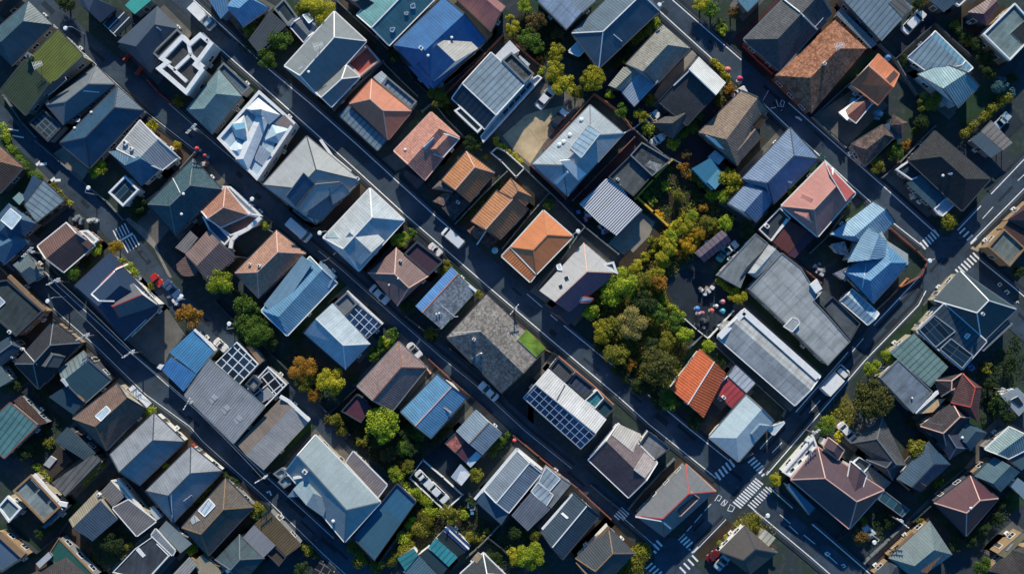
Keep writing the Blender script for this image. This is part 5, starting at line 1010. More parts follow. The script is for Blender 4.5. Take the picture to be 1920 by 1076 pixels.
Hs('pale teal ribbed gable house at the right edge', '34', 'grey', 4.2).g(('corr', (.22, .31, .31)), [1435, 15, 1650, 130, 1422, 245, 1255, 178], 0, 0, f=.4, p=18, ec='w').f(('plain', (.045, .09, .12)), [1425, 250, 1560, 130, 1640, 220, 1520, 330], 3.6).done()
Hs('blue-teal gable with pale canopy below the pale teal gable', '34', 'tan', 3.8).g(('metal', (.085, .15, .175)), [1322, 230, 1508, 340, 1370, 485, 1180, 370], 0, .1, p=18, ec=None).shed(('plain', (.20, .29, .35)), [1485, 378, 1570, 440, 1540, 540, 1428, 430], 6, z=3).shed(('metal', (.10, .13, .13)), [1300, 235, 1345, 240, 1200, 370, 1160, 355], 6, z=3.2).done()
Hs('maroon pyramid hip house with pink ridge lines among hedges', '34', 'dark', 4.2).g(('plain', (.095, .036, .046)), [1150, 368, 1352, 530, 1120, 800, 890, 562], .32, .3, p=26, rc='p', ec='d').vent(1148, 598, k=0).done()
Hs('grey-teal many-angled house with brown deck and tan wall', '34', 'tan', 4).g(('metal', (.17, .215, .215)), [858, 688, 1022, 935, 760, 1120, 560, 960], .3, .2, p=22).f(('corr', (.17, .095, .065)), [905, 890, 950, 938, 840, 1070, 765, 1045], 4.9).strip([560, 940, 735, 775], 3.2, 't', .6, .4, 'parapet').g(('plain', (.05, .06, .075)), [560, 980, 660, 1000, 640, 1130, 440, 1090], .2, .2, p=20, z=3.5).done()
Hs('olive and black roofs in the bottom right corner', '34', 'tan', 4).f(('plain', (.20, .18, .10)), [1350, 935, 1400, 960, 1560, 800, 1530, 775], 4.2).f(GREY, [1405, 905, 1440, 860, 1470, 850, 1420, 910], 4.3).g(('tile', (.045, .04, .04)), [1440, 900, 1700, 850, 1620, 1200, 1280, 1050], .2, .2, p=22, rc='d').done()
Hs('long dark glazed lean-to with white rim behind the plum house', '34', 'grey', 2.6, 'conservatory', 'conservatory').f(None, [525, 470, 712, 612, 660, 665, 488, 540], 2.6, grid=gridmat('lean_to_glass', (.02, .06, .08), (.08, .14, .17), 1.6, 2.2, .14, .2), rim='g', rw=.14, rh=.1).done()
Hs('dark brown glazed pergola beside the bottom street', '31', 'grey', 2.6, 'pergola', 'pergola').f(None, [850, 975, 960, 1080, 900, 1150, 775, 1080], 2.6, grid=gridmat('brown_pergola', (.02, .018, .018), (.20, .18, .16), 1.4, 1.4, .14, .3), open_=True).done()
# ------------------------------------------------------------------ trees and bushes
T_ = tree
def trees(T, rows):
    for label, x, y, r, kind, *st in rows: tree(label, T, x, y, r, kind, *(st or ['loose']))
trees('00', [('dark bush at the top beside the lane left of the black pergola', 470, 15, 75, 'dark'), ('olive bush beside the pink wall below the white-framed building', 1285, 730, 48, 'olv'),
  ('yellow bush beside the white ribbed roof near the lane', 1098, 905, 46, 'yel'), ('small golden bush next to the lane above the red parasol', 1280, 1045, 34, 'gold', 'shrub')])
trees('01', [('tall olive bush on the roadside left of the dark corrugated roof', 325, 215, 66, 'olv'), ('small olive bush under the steel blue hip roof', 415, 125, 42, 'olv'),
  ('yellow-brown autumn tree at the top beside the big grey house', 835, 62, 120, 'yel'), ('olive tree behind the yellow-brown autumn tree at the top', 715, 50, 70, 'olv'), ('dark green tree between dark corrugated roof and two small gables', 560, 275, 92, 'grn'),
  ('mid green tree at the roadside left of the big grey house', 470, 425, 76, 'grn'), ('green bush between the navy gable roof and the blue house', 1390, 400, 60, 'dark')])
trees('02', [('bright lime tree top beside the navy and white panelled house', 865, 38, 60, 'yg'), ('yellow tree left of the brown-green tree by the blue strip', 775, 208, 54, 'yel'), ('small yellow bush above the yellow tree beside plum roof', 752, 128, 34, 'yel', 'shrub'),
  ('brown-green round tree in the middle of the top garden', 945, 172, 82, 'brn'), ('leafy green tree inside the top garden wall', 890, 280, 76, 'grn'), ('green tree at the lower end of the top garden wall', 950, 355, 62, 'grn'), ('reddish brown bush right of the brown-green tree', 1098, 245, 50, 'brn'),
  ('yellow tree left of the ice blue porch', 1085, 378, 66, 'yel'), ('small lime bush at the white terrace corner', 980, 512, 38, 'yg', 'shrub'), ('amber tree topmost beside the car park drive', 1068, 510, 78, 'yel'),
  ('amber tree standing just above the white parked car', 1140, 612, 84, 'yel'), ('ochre tree right of the white parked car', 1225, 660, 62, 'olv'), ('large round golden tree alone beside the blue-grey house end', 1345, 572, 108, 'yel', 'dome'),
  ('olive tree between the blue house and pink house', 242, 700, 78, 'olv'), ('dark green bush along the pink house fence', 315, 790, 48, 'dark'), ('dark bush below the solar building corner', 500, 1020, 66, 'dark'), ('small orange bush inside the garden wall', 965, 425, 26, 'orn', 'shrub')])
trees('03', [('yellow-green bush at top of the hedge beside the hip house', 340, 172, 46, 'yg'), ('tiny lime bush left of the tan wall', 105, 438, 26, 'yg', 'shrub'), ('tall yellow tree at the top beside the top street', 672, 40, 62, 'yel'), ('round green tree beside the tall yellow tree at the top', 752, 90, 72, 'grn'),
  ('bright green bush at the roadside under the round green tree', 810, 175, 46, 'grn'), ('yellow-green bush at the street corner of the brick yard', 830, 218, 44, 'yg'), ('brown tree behind the yellow-green roadside bush', 895, 105, 56, 'brn'), ('yellow bush near the coral parasol', 770, 445, 36, 'yel', 'shrub'), ('golden bush at the white fronted house corner', 815, 490, 34, 'yel', 'shrub'),
  ('brown-gold bush left of the small white roadside car', 880, 640, 50, 'orn'), ('olive bush between charcoal and tan roofs', 805, 722, 48, 'olv'), ('yellow bush beside the white car by the charcoal annex', 240, 832, 54, 'yel'), ('green bush under the white car by the charcoal annex', 290, 930, 52, 'yg'),
  ('yellow bush at the lower end of the charcoal annex', 470, 1042, 50, 'yel'), ('green bush at the brown wall end', 100, 800, 54, 'grn'), ('dark olive bush left of the pale blue wing', 300, 730, 48, 'olv'), ('green bush beside the pale blue wing gate', 12, 680, 40, 'yg')])
trees('04', [('olive round tree by the teal house yard', 850, 742, 84, 'olv'), ('dark tree uppermost in the row beside the flat green roof', 1205, 330, 58, 'dark'), ('dark tree in the middle of the row beside flat green roof', 1250, 420, 64, 'dark'), ('dark tree lowest in the row beside the flat green roof', 1275, 512, 66, 'dark'),
  ('dark olive bush above the dark row of trees', 1130, 300, 40, 'olv'), ('yellow-tipped bush at the concrete yard corner', 1040, 185, 40, 'olv'), ('dark round tree beside the shingled turret', 790, 885, 66, 'dark', 'dome'), ('small green ball tree in front of the turret house', 752, 942, 36, 'grn', 'dome'),
  ('pale bluish tree at the lawn corner', 1355, 610, 62, 'blu'), ('bluish green shrub below the pale bluish tree', 1440, 665, 46, 'blu', 'shrub'), ('dark green tree at the top left of the white pickup', 770, 20, 60, 'dark'), ('orange bush at the top beside the lane', 840, 5, 26, 'orn', 'shrub'), ('golden shrub beside the slate blue hall corner', 725, 70, 26, 'gold', 'shrub'),
  ('dark green hedge bush left of the teal house', 680, 440, 50, 'dark'), ('green bush near the right edge by the lawn', 1450, 560, 46, 'dark')])
trees('10', [('round yellow-green tree beside the midnight blue hip', 705, 222, 68, 'yg'), ('yellow-green bush by the crosswalk beside brown house', 705, 802, 58, 'yg'), ('golden yellow tree at the crosswalk corner', 838, 785, 54, 'gold'), ('green round tree below the brown house', 535, 965, 68, 'grn', 'dome'), ('dark green bush between brown house and navy house', 622, 890, 50, 'dark'),
  ('pale yellow shrub at the end of the solar canopy hedge', 500, 460, 30, 'yel', 'shrub'), ('dark bushes beside the white-rimmed terrace', 1000, 470, 62, 'dark'), ('dark green bush by the pale concrete yard', 985, 540, 50, 'dark'), ('yellow bush beside the stone ramp near red parasol', 1285, 45, 34, 'yel', 'shrub')])
trees('11', [('small round bright green bush by the curved white parapet', 448, 630, 38, 'yg', 'dome'), ('big bright yellow-green tree below the mauve corrugated roofs', 105, 1032, 112, 'yg'), ('yellow-green tree beside the white and blue hip house', 1420, 720, 66, 'yg'), ('green bush beside plum annex roof', 1505, 690, 48, 'grn'), ('olive bush at the corner of terracotta roof and blue roof', 735, 865, 34, 'olv', 'shrub')])
trees('12', [('dark green ball tree behind the smooth orange house', 1032, 478, 50, 'grn', 'dome'), ('yellow-olive tree between plum annex and blue strip roof', 285, 935, 58, 'olv'), ('small olive bush behind the orange-brown hip house', 582, 130, 26, 'olv', 'shrub'), ('dark green bush behind the coral house', 485, 45, 66, 'dark')])
trees('13', [('yellow-green tree within the yellow wall by its upper corner', 410, 345, 42, 'yg'), ('olive round tree centre of the yellow-walled garden', 500, 405, 54, 'olv', 'dome'), ('brown tree lower centre of the yellow-walled garden', 500, 475, 44, 'brn'), ('lime bush by the yellow wall west corner', 318, 452, 38, 'yg'), ('green bush at the yellow wall upper side', 272, 405, 36, 'grn'),
  ('rust brown tree beside plum driveway', 545, 215, 48, 'orn'), ('rust bush between plum driveway and petrol blue roof', 590, 275, 34, 'orn'), ('olive tree above the yellow-walled garden', 565, 115, 40, 'brn'), ('green tree right side of the yellow-walled garden', 620, 370, 34, 'dark'),
  ('big bright yellow tree between petrol blue roof and navy house', 885, 300, 92, 'yel'), ('yellow-green tree below the petrol blue roof corner', 828, 398, 60, 'yg'), ('yellow bush at the garden gate', 745, 410, 48, 'yel'), ('rusty red bush in the garden strip', 688, 500, 40, 'orn'), ('brown-gold bush left of the rusty red bush', 735, 455, 36, 'brn'),
  ('lime tree uppermost of the bright garden row', 605, 575, 58, 'yg'), ('yellow-lime tree second of the bright garden row', 540, 640, 66, 'yel'), ('lime tree third of the bright garden row', 470, 712, 58, 'yg'), ('vivid golden orange tree upper one by the purple shed', 635, 700, 60, 'gold'), ('vivid golden orange tree lower one by the purple shed', 570, 770, 62, 'gold'), ('orange bush at the bottom of the golden pair', 530, 825, 46, 'orn'),
  ('yellow tree in the strip above the concrete lot corner', 430, 780, 70, 'yel'), ('olive bush at the concrete lot edge', 320, 735, 46, 'olv'), ('yellow tree in the strip toward the park', 370, 860, 60, 'yel'), ('yellow bushy tree by the concrete lot end', 195, 922, 54, 'yel'), ('yellow bush halfway down the strip', 270, 850, 42, 'yel', 'shrub'),
  ('yellow-green tree left of the navy house lower gable', 845, 590, 70, 'yg'), ('olive tree beside the rusty garden strip', 725, 600, 62, 'olv'), ('dark green tree at the navy house end', 1005, 660, 66, 'dark'), ('yellow park tree by the white car court', 375, 960, 54, 'yel'), ('olive tree in the strip above the purple shed', 760, 650, 44, 'olv')])
trees('23', [('large yellow-green park tree in the top left of the park', 85, 60, 122, 'yg'), ('orange-brown park tree beside the dark court', 385, 50, 76, 'orn'), ('lime park tree between the large one and the orange one', 240, 40, 80, 'olv'), ('shaded dark green park tree in the middle', 255, 185, 92, 'dark'),
  ('big sandy yellow park tree in the middle', 190, 335, 122, 'snd'), ('dark green park tree right of the sandy one', 345, 265, 80, 'grn'), ('green park tree along the court wall', 480, 315, 70, 'grn'), ('bright yellow-green park tree near the court lower corner', 535, 420, 76, 'yg'), ('olive park tree between sandy and bright ones', 415, 460, 72, 'olv'),
  ('olive park tree on the left side by the street', 55, 350, 92, 'olv'), ('huge olive dome tree at the lower end of the park', 365, 630, 168, 'dolv', 'dome'), ('brown-olive park tree at the street side', 60, 540, 92, 'olv'), ('amber bush left of the huge dome tree', 165, 630, 52, 'orn'), ('dark green park tree above the huge dome', 320, 470, 70, 'dark'),
  ('bright green bush at the roadside below the red roof', 445, 880, 84, 'grn'), ('round lime bush behind the red tiled roof', 720, 492, 60, 'yg', 'dome'), ('dark bush behind the crimson flat roof', 822, 600, 56, 'dark'), ('dark green bush below the red tiled roof', 640, 1030, 76, 'dark'), ('bright yellow tree by the workshop corner', 930, 140, 64, 'yel'), ('small yellow bush along the court above the bright yellow tree', 830, 45, 36, 'yel', 'shrub'), ('green bush at the dome foot by street', 260, 790, 66, 'dark')])
trees('22', [('yellow-green park tree beside the white and plum house', 1470, 110, 92, 'yg'), ('lime park tree along main street', 1320, 260, 74, 'yg'), ('yellow park tree along main street below the lime one', 1410, 390, 86, 'yel'), ('small ochre bush at the blue strip house corner', 528, 120, 38, 'olv'), ('olive bush in the dark yard above second street', 178, 402, 48, 'olv'), ('dark green bush left of blue strip roof', 20, 200, 66, 'dark')])
trees('21', [('dense green tree uppermost beside the sky blue roof', 330, 215, 96, 'grn'), ('dense green tree middle one beside sky blue roof', 300, 305, 88, 'grn'), ('dense green tree lowest beside sky blue roof', 400, 390, 108, 'grn'), ('dark green bush right of the dense green trees', 500, 470, 60, 'dark'),
  ('rusty orange-brown autumn tree beside the glazed pergolas', 720, 645, 105, 'orn'), ('olive autumn tree below the rusty one', 745, 750, 80, 'olv'), ('bright yellow autumn tree beside the rusty one', 920, 755, 104, 'yel'), ('rust bush at the foot of the autumn trees', 805, 860, 56, 'orn'), ('deep green bush right of the yellow autumn tree', 1088, 732, 48, 'dark', 'dome'),
  ('big round bright green tree above the school gardens', 1300, 1055, 150, 'yg', 'dome'), ('olive bush at lane side left of the big round green tree', 950, 1035, 54, 'olv'), ('bright green bush at the end of the solar grid garden', 1372, 402, 48, 'grn'), ('yellow-green bush in the solar grid garden', 1308, 462, 52, 'yg'), ('green bush lowest in the solar grid garden', 1230, 555, 52, 'grn'), ('dark bush under the sky blue roof', 690, 420, 48, 'dark')])
trees('20', [('golden brown autumn tree by the street bend', 1370, 272, 90, 'orn'), ('lime bush at the tip of the brown hip house', 1082, 962, 52, 'yg'), ('small lime bush between blue sheds and workshop', 1400, 750, 34, 'yg', 'shrub'), ('dark bush below the black tiled house', 115, 790, 46, 'dark'), ('yellow shrub at the navy house front', 1090, 60, 40, 'olv', 'shrub')])
trees('24', [('large dark olive dome tree at the roadside behind the white truck', 435, 870, 165, 'dolv', 'dome'), ('yellow-green bush on the roadside above the dome tree', 440, 655, 64, 'yg'), ('yellow-green bush beside the ribbed glass roof', 560, 575, 58, 'yg'), ('lime bush on the dry verge', 120, 1045, 58, 'yg'), ('dark olive bush by the back lane', 1262, 650, 48, 'olv'), ('dark tree right of the back lane', 1430, 640, 74, 'dark'),
  ('dark tree beside the wires', 1300, 775, 56, 'dark'), ('dark tree below the wires', 1345, 910, 84, 'dark'), ('dark tree at the jagged house right side', 1400, 1010, 66, 'dark'), ('small green bush left of the jagged house', 722, 1042, 40, 'dark')])
trees('14', [('round olive tree at the avenue corner', 985, 600, 76, 'olv', 'dome'), ('green tree beside the turret house', 600, 80, 76, 'grn'), ('orange bush right of the green tree beside turret house', 690, 48, 42, 'orn', 'shrub'), ('yellow-olive tree on the street verge', 478, 190, 66, 'olv'), ('dark bush right of the grey-green flat roof', 1500, 950, 58, 'dark'), ('pale green bush at the street corner of the navy house', 78, 140, 34, 'blu', 'shrub')])
trees('30', [('dark green bush below the teal glass hall', 180, 200, 66, 'dark'), ('olive shrub beside the brown court', 355, 130, 46, 'olv'), ('dark bush in the yard left of the striped gables', 310, 780, 56, 'dark'), ('dark brown-green tree below the striped gable house', 810, 860, 84, 'dark'), ('yellow bush beside the silver gabled annex', 1385, 905, 56, 'yel'), ('small lime bush between the two pale blue hip houses', 1195, 292, 26, 'yg', 'shrub'), ('olive shrub beside dark green tree near silver annex', 930, 870, 36, 'olv', 'shrub')])
trees('31', [('clipped olive tree on the street corner by the thatch-brown wing', 392, 605, 74, 'olv', 'dome'), ('olive bush by the street below the thatch-brown wing', 760, 900, 46, 'olv'), ('dark green bush at the lower street side', 715, 1030, 54, 'dark'), ('dark tree uppermost in the school garden', 1435, 160, 66, 'grn'), ('rust brown tree in the school garden', 1340, 205, 60, 'brn'), ('green tree in the school garden beside mauve roof', 1250, 100, 66, 'dark'),
  ('reddish bush in the school garden', 1440, 285, 44, 'brn'), ('yellow-green tree in the school garden near the blue court roof', 1400, 350, 62, 'yg'), ('dark green tree at the lane end of the school garden', 1150, 120, 50, 'olv'), ('small yellow tree at the lane end', 1000, 40, 46, 'olv'), ('green tree at the top of the school garden near big round tree', 1480, 60, 60, 'dark')])
trees('32', [('dark tree right of the parking court', 470, 560, 44, 'dark'), ('olive tree beside the white canopies', 520, 375, 64, 'olv'), ('green bush behind the slate gable house', 655, 130, 58, 'grn'), ('dark round tree in the lawn behind the ribbed house', 790, 782, 60, 'dark', 'dome'), ('olive tree beside the navy ribbed house', 935, 790, 54, 'olv', 'dome'),
  ('yellow tree of the pair at the bottom', 785, 945, 66, 'yel'), ('large yellow-green tree of the pair at the bottom', 900, 935, 104, 'yg'), ('olive bush near the striped blue lean-to', 475, 815, 46, 'olv'), ('small lime bush beside the parking court tip', 425, 650, 38, 'yg'), ('bushy olive tree below the parking court', 320, 640, 76, 'olv'), ('dark bush below the large yellow-green tree', 650, 950, 60, 'dark'),
  ('dark garden tree at the left of the slate house yard', 40, 160, 66, 'dark'), ('green garden tree near the parking court corner', 100, 60, 60, 'grn'), ('green bush on left of the red annex', 220, 110, 46, 'dark'), ('green garden tree by the dark pad', 30, 300, 54, 'olv')])
trees('33', [('small green bush at the bottom edge by the hedge', 40, 1055, 36, 'grn'), ('yellow bush by the plum house corner and crossing', 1215, 405, 56, 'yel'), ('pale yellow flower bush on the verge', 842, 805, 22, 'yel', 'shrub'), ('lime flower bush on the verge below the pale one', 800, 850, 24, 'yg', 'shrub'), ('dry golden bush on the verge behind the cream shed', 1060, 700, 56, 'olv')])
trees('34', [('round olive green tree beside navy hip house', 750, 172, 90, 'olv', 'dome'), ('small green bush at the lane beside navy house', 918, 412, 44, 'grn'), ('brown-olive bush at main street end', 340, 812, 74, 'brn'), ('green bush above the brown-olive bush', 560, 712, 40, 'dark'), ('olive bush at the lane below dark conservatory', 380, 690, 40, 'olv', 'shrub'), ('dark green tree uppermost of the maroon house hedge', 1340, 660, 54, 'dark'), ('dark green tree middle of the maroon house hedge', 1235, 735, 60, 'dark'), ('dark green tree lowest of the maroon house hedge', 1150, 830, 56, 'dark'),
  ('green bush at the right of maroon house', 1360, 580, 44, 'dark'), ('dark tree beside the many-angled house', 1050, 860, 60, 'dark'), ('green tree near the bottom right corner', 1235, 1020, 68, 'grn'), ('small lime shrub above the many-angled house', 785, 690, 34, 'olv', 'shrub'), ('yellow shrub at the plum house back corner', 190, 85, 44, 'yel', 'shrub'), ('green bush at the top by the white roadside car', 95, 25, 60, 'grn')])
hedge('long green hedge beside the arrow-marked street at left', '10', [60, 60, 130, 150, 230, 250, 300, 310], 1.6, 'grn'); hedge('green hedge in front of the solar canopy', '10', [380, 350, 430, 410, 480, 450], 1.3, 'olv'); hedge('hedge under the solar canopy eave', '10', [440, 470, 380, 520, 290, 600], 1.1, 'dark')
hedge('leafy hedge on the left edge below dark green shed', '00', [0, 890, 40, 980, 90, 1060], 1.4, 'yg'); hedge('hedge beside the brown-grey hip house', '03', [175, 300, 250, 235, 320, 200], 1.9, 'olv', 2.0); hedge('low hedge on the left of brown-grey hip house', '03', [60, 470, 130, 400, 180, 320], 1.1, 'dark')
hedge('hedge between charcoal house and tan house', '03', [520, 1000, 600, 920, 680, 850], 1.7, 'olv', 1.8); hedge('flower hedge along the white fronted house', '03', [745, 430, 800, 490, 860, 560, 880, 590], .9, 'yel', 1.1); hedge('ivy hedge below the brown wall', '03', [70, 760, 130, 850, 180, 910], 1.2, 'dark')
hedge('long olive hedge beside the narrow lawn', '04', [1095, 975, 1180, 905, 1290, 810, 1420, 700], 1.6, 'olv', 1.7); hedge('hedge between concrete yard and dark trees', '04', [1000, 170, 1080, 250, 1150, 300], 1.2, 'dark')
hedge('bushy hedge beside the midnight navy house', '10', [880, 870, 930, 920, 980, 980], 1.3, 'yg', 1.4); hedge('lawn edge hedge behind smooth orange house', '12', [380, 600, 520, 480, 640, 380, 690, 300], 1.2, 'dark', .6); hedge('bushes along the sandy car lot edge', '12', [640, 10, 720, 80, 800, 130, 850, 165], 1.0, 'yel', 1.0)
hedge('yellow creeper along the lower yellow wall', '13', [350, 520, 400, 580], 1.0, 'gold', 1.2); hedge('winding yellow shrub strip toward the park', '13', [540, 545, 470, 620, 380, 720, 300, 820, 210, 900], .9, 'yel', 1.0); hedge('yellow-green shrub strip along the steps', '13', [430, 880, 340, 960, 260, 1050, 200, 1100], 1.6, 'yel', 1.4, jit=.45); hedge('yellow shrubs beside the navy house lower end', '13', [600, 250, 660, 330, 720, 370], 1.1, 'olv', 1.2)
hedge('dark green understory along the main street edge of the park', '23', [-90, 430, 20, 590, 130, 710, 250, 800, 380, 930], 2.0, 'dark', 1.4, jit=.4); hedge('shrubs along the dark court wall', '23', [390, 150, 470, 220, 560, 290], 1.2, 'yg', 1.3); hedge('shrub row at the workshop court edge', '23', [790, 20, 850, 80, 900, 110], 1.0, 'yel', 1.2)
hedge('hedge beside the solar grid roof garden', '21', [1380, 430, 1290, 520, 1200, 610], 1.5, 'grn', 1.4); hedge('dark hedge behind the mauve-brown house', '21', [900, 1000, 980, 1060, 1040, 1120], 1.5, 'olv', 1.4); hedge('green hedge between slate house and second street', '32', [740, 70, 690, 120, 600, 210], 1.5, 'grn', 1.3); hedge('hedge left of the blue corrugated gable', '32', [330, 20, 260, 80, 180, 140], 1.1, 'dark', 1.0)
hedge('long shrub border between blue court roof and parking court', '32', [5, 420, 80, 520, 160, 590, 220, 650], 1.7, 'yg', 1.6, jit=.4); hedge('shrub border below the blue court roof', '32', [200, 640, 130, 720, 60, 790, 0, 870, -60, 940], 2.2, 'olv', 1.7, jit=.4); hedge('shrub border toward the bottom street', '31', [1380, 940, 1320, 1000, 1240, 1040, 1150, 990, 1060, 900], 1.8, 'olv', 1.5, jit=.4); hedge('green garden strip right of blue court roof', '31', [1537, 700, 1470, 770, 1410, 850], 1.8, 'yg', 1.6, jit=.4)
hedge('hedge dividing the striped lean-to garden', '32', [440, 780, 520, 850, 590, 760], .8, 'olv', .9); hedge('thick dark hedge beside the lower junction', '33', [290, 900, 230, 960, 150, 1040, 110, 1100], 2.9, 'olv', 1.9, jit=.4); hedge('hedge of the grass strip in front of dark brown hip roof', '33', [960, 760, 900, 820, 840, 890], .8, 'yg', .7)
hedge('dry hedge below the wires along the back lane', '34', [880, 560, 980, 500, 1060, 420], .8, 'olv', .9); hedge('hedge in lower yard left of white curved eave', '30', [245, 280, 310, 340, 375, 400], 1.1, 'yg', 1.0); hedge('thin hedge below the tan beam roof', '30', [745, 275, 670, 350, 590, 440], .9, 'yg', .9); hedge('hedge below the second pale blue hip house', '30', [1530, 440, 1460, 510, 1380, 590], 1.1, 'olv', 1.0); hedge('hedge on street side above brown-black hip house', '31', [150, 350, 230, 410, 270, 470], .9, 'dark', 1.0)
hedge('hedge beside the thatch-brown wing street edge', '31', [720, 870, 780, 930, 820, 960], 1.0, 'dark', 1.0); hedge('dark hedge between mauve houses and street', '22', [150, 400, 190, 430, 220, 460], 1.0, 'dark', 1.0); hedge('hedge along pink striped block front', '14', [240, 520, 290, 460], .7, 'dark', .8); hedge('low planting strip beside the pink hip house', '13', [1340, 350, 1300, 390], .7, 'yg', .8)
def cover(name, label, areas, kind, n, lf=.3, hmax=.5):
    """leaf litter and undergrowth nobody could count, one object"""
    rnd = random.Random(n); v = []; f = []; tint = []
    tot = []
    for T, a in areas: P = PTS(T, a, 0); tot.append((P, abs(sum(P[i].x * P[i - 1].y - P[i - 1].x * P[i].y for i in range(len(P)))) / 2))
    A = sum(t for _, t in tot)
    for P, ar in tot:
        k = int(n * ar / A); x0, x1 = min(p.x for p in P), max(p.x for p in P); y0, y1 = min(p.y for p in P), max(p.y for p in P)
        while k > 0:
            c = V((rnd.uniform(x0, x1), rnd.uniform(y0, y1), 0))
            if not inpoly(c, P): continue
            k -= 1; t = rnd.random(); r = rnd.uniform(.2, .7)
            for _ in range(9):
                p = c + V((rnd.gauss(0, r), rnd.gauss(0, r), abs(rnd.gauss(0, hmax * .5)) + .03)); nn = V((rnd.gauss(0, .5), rnd.gauss(0, .5), 1)).normalized()
                a_ = nn.cross(V((rnd.gauss(0, 1), rnd.gauss(0, 1), 0))).normalized(); b_ = nn.cross(a_); s = lf * rnd.uniform(.6, 1.4); i = len(v)
                v += [tuple(p - a_ * s * .5), tuple(p + b_ * s * .35), tuple(p + a_ * s * .5), tuple(p - b_ * s * .35)]
                f.append((i, i + 1, i + 2, i + 3)); tint += [(min(1, max(0, t * .8 + rnd.uniform(-.1, .3))), rnd.random(), 0, 1)] * 4
    me = bpy.data.meshes.new(name); me.from_pydata(v, [], f); me.materials.append(LEAF[kind])
    ca = me.color_attributes.new('tint', 'FLOAT_COLOR', 'POINT'); ca.data.foreach_set('color', [x for t in tint for x in t])
    o = bpy.data.objects.new(name, me); COL.objects.link(o); o['kind'] = 'stuff'; tag(o, label, 'undergrowth')
PARK = ('23', [-120, 120, 120, -60, 400, 110, 580, 420, 560, 520, 500, 760, 330, 800, 150, 660, 20, 530])
cover('park_undergrowth', 'dense olive undergrowth between the park trees', [PARK], 'olv', 900)
cover('undergrowth', 'low dark green ground plants in the shaded gardens', [('02', [700, 300, 830, 100, 980, 110, 1140, 250, 1040, 420, 970, 480, 830, 380]), ('32', [0, 420, 230, 620, 420, 570, 640, 720, 480, 900, 0, 900]), ('31', [930, -60, 1150, -300, 1500, -50, 1537, 400, 1440, 420, 1100, 150]), ('32', [-20, -40, 130, -120, 300, 60, 130, 240, 0, 380, -80, 200]),
   ('21', [640, 430, 900, 640, 880, 880, 600, 640]), ('10', [880, 430, 1070, 420, 1040, 560, 960, 600]), ('21', [200, 60, 480, 200, 520, 500, 260, 470]), ('32', [650, 700, 960, 720, 1000, 1060, 560, 1060, 560, 900]), ('30', [700, 760, 960, 740, 980, 960, 700, 1040, 560, 900]), ('34', [1090, 780, 1420, 480, 1480, 560, 1200, 900]), ('34', [300, 640, 520, 560, 640, 690, 440, 900]),
   ('24', [1180, 640, 1500, 400, 1540, 700, 1240, 1060]), ('20', [120, 860, 340, 760, 450, 1060, 330, 1100]), ('30', [60, 130, 340, 20, 400, 160, 240, 330]), ('01', [250, 330, 300, 150, 420, 60, 640, 240, 480, 480, 400, 470])], 'dark', 2300)
cover('undergrowth', 'mixed yellow and green plants in the walled gardens', [('13', [160, 960, 640, 400, 900, 560, 780, 700, 640, 820, 430, 1000, 240, 1076]), ('22', [170, 360, 240, 400, 210, 450, 150, 410]), ('33', [880, 720, 1040, 620, 1180, 740, 1060, 800]), ('24', [110, 1000, 260, 850, 320, 960, 300, 1076])], 'olv', 430)
cover('undergrowth', 'sparse dark green plants on soil within the yellow walls', [('13', [225, 425, 455, 185, 660, 400, 620, 470, 430, 600])], 'grn', 70)
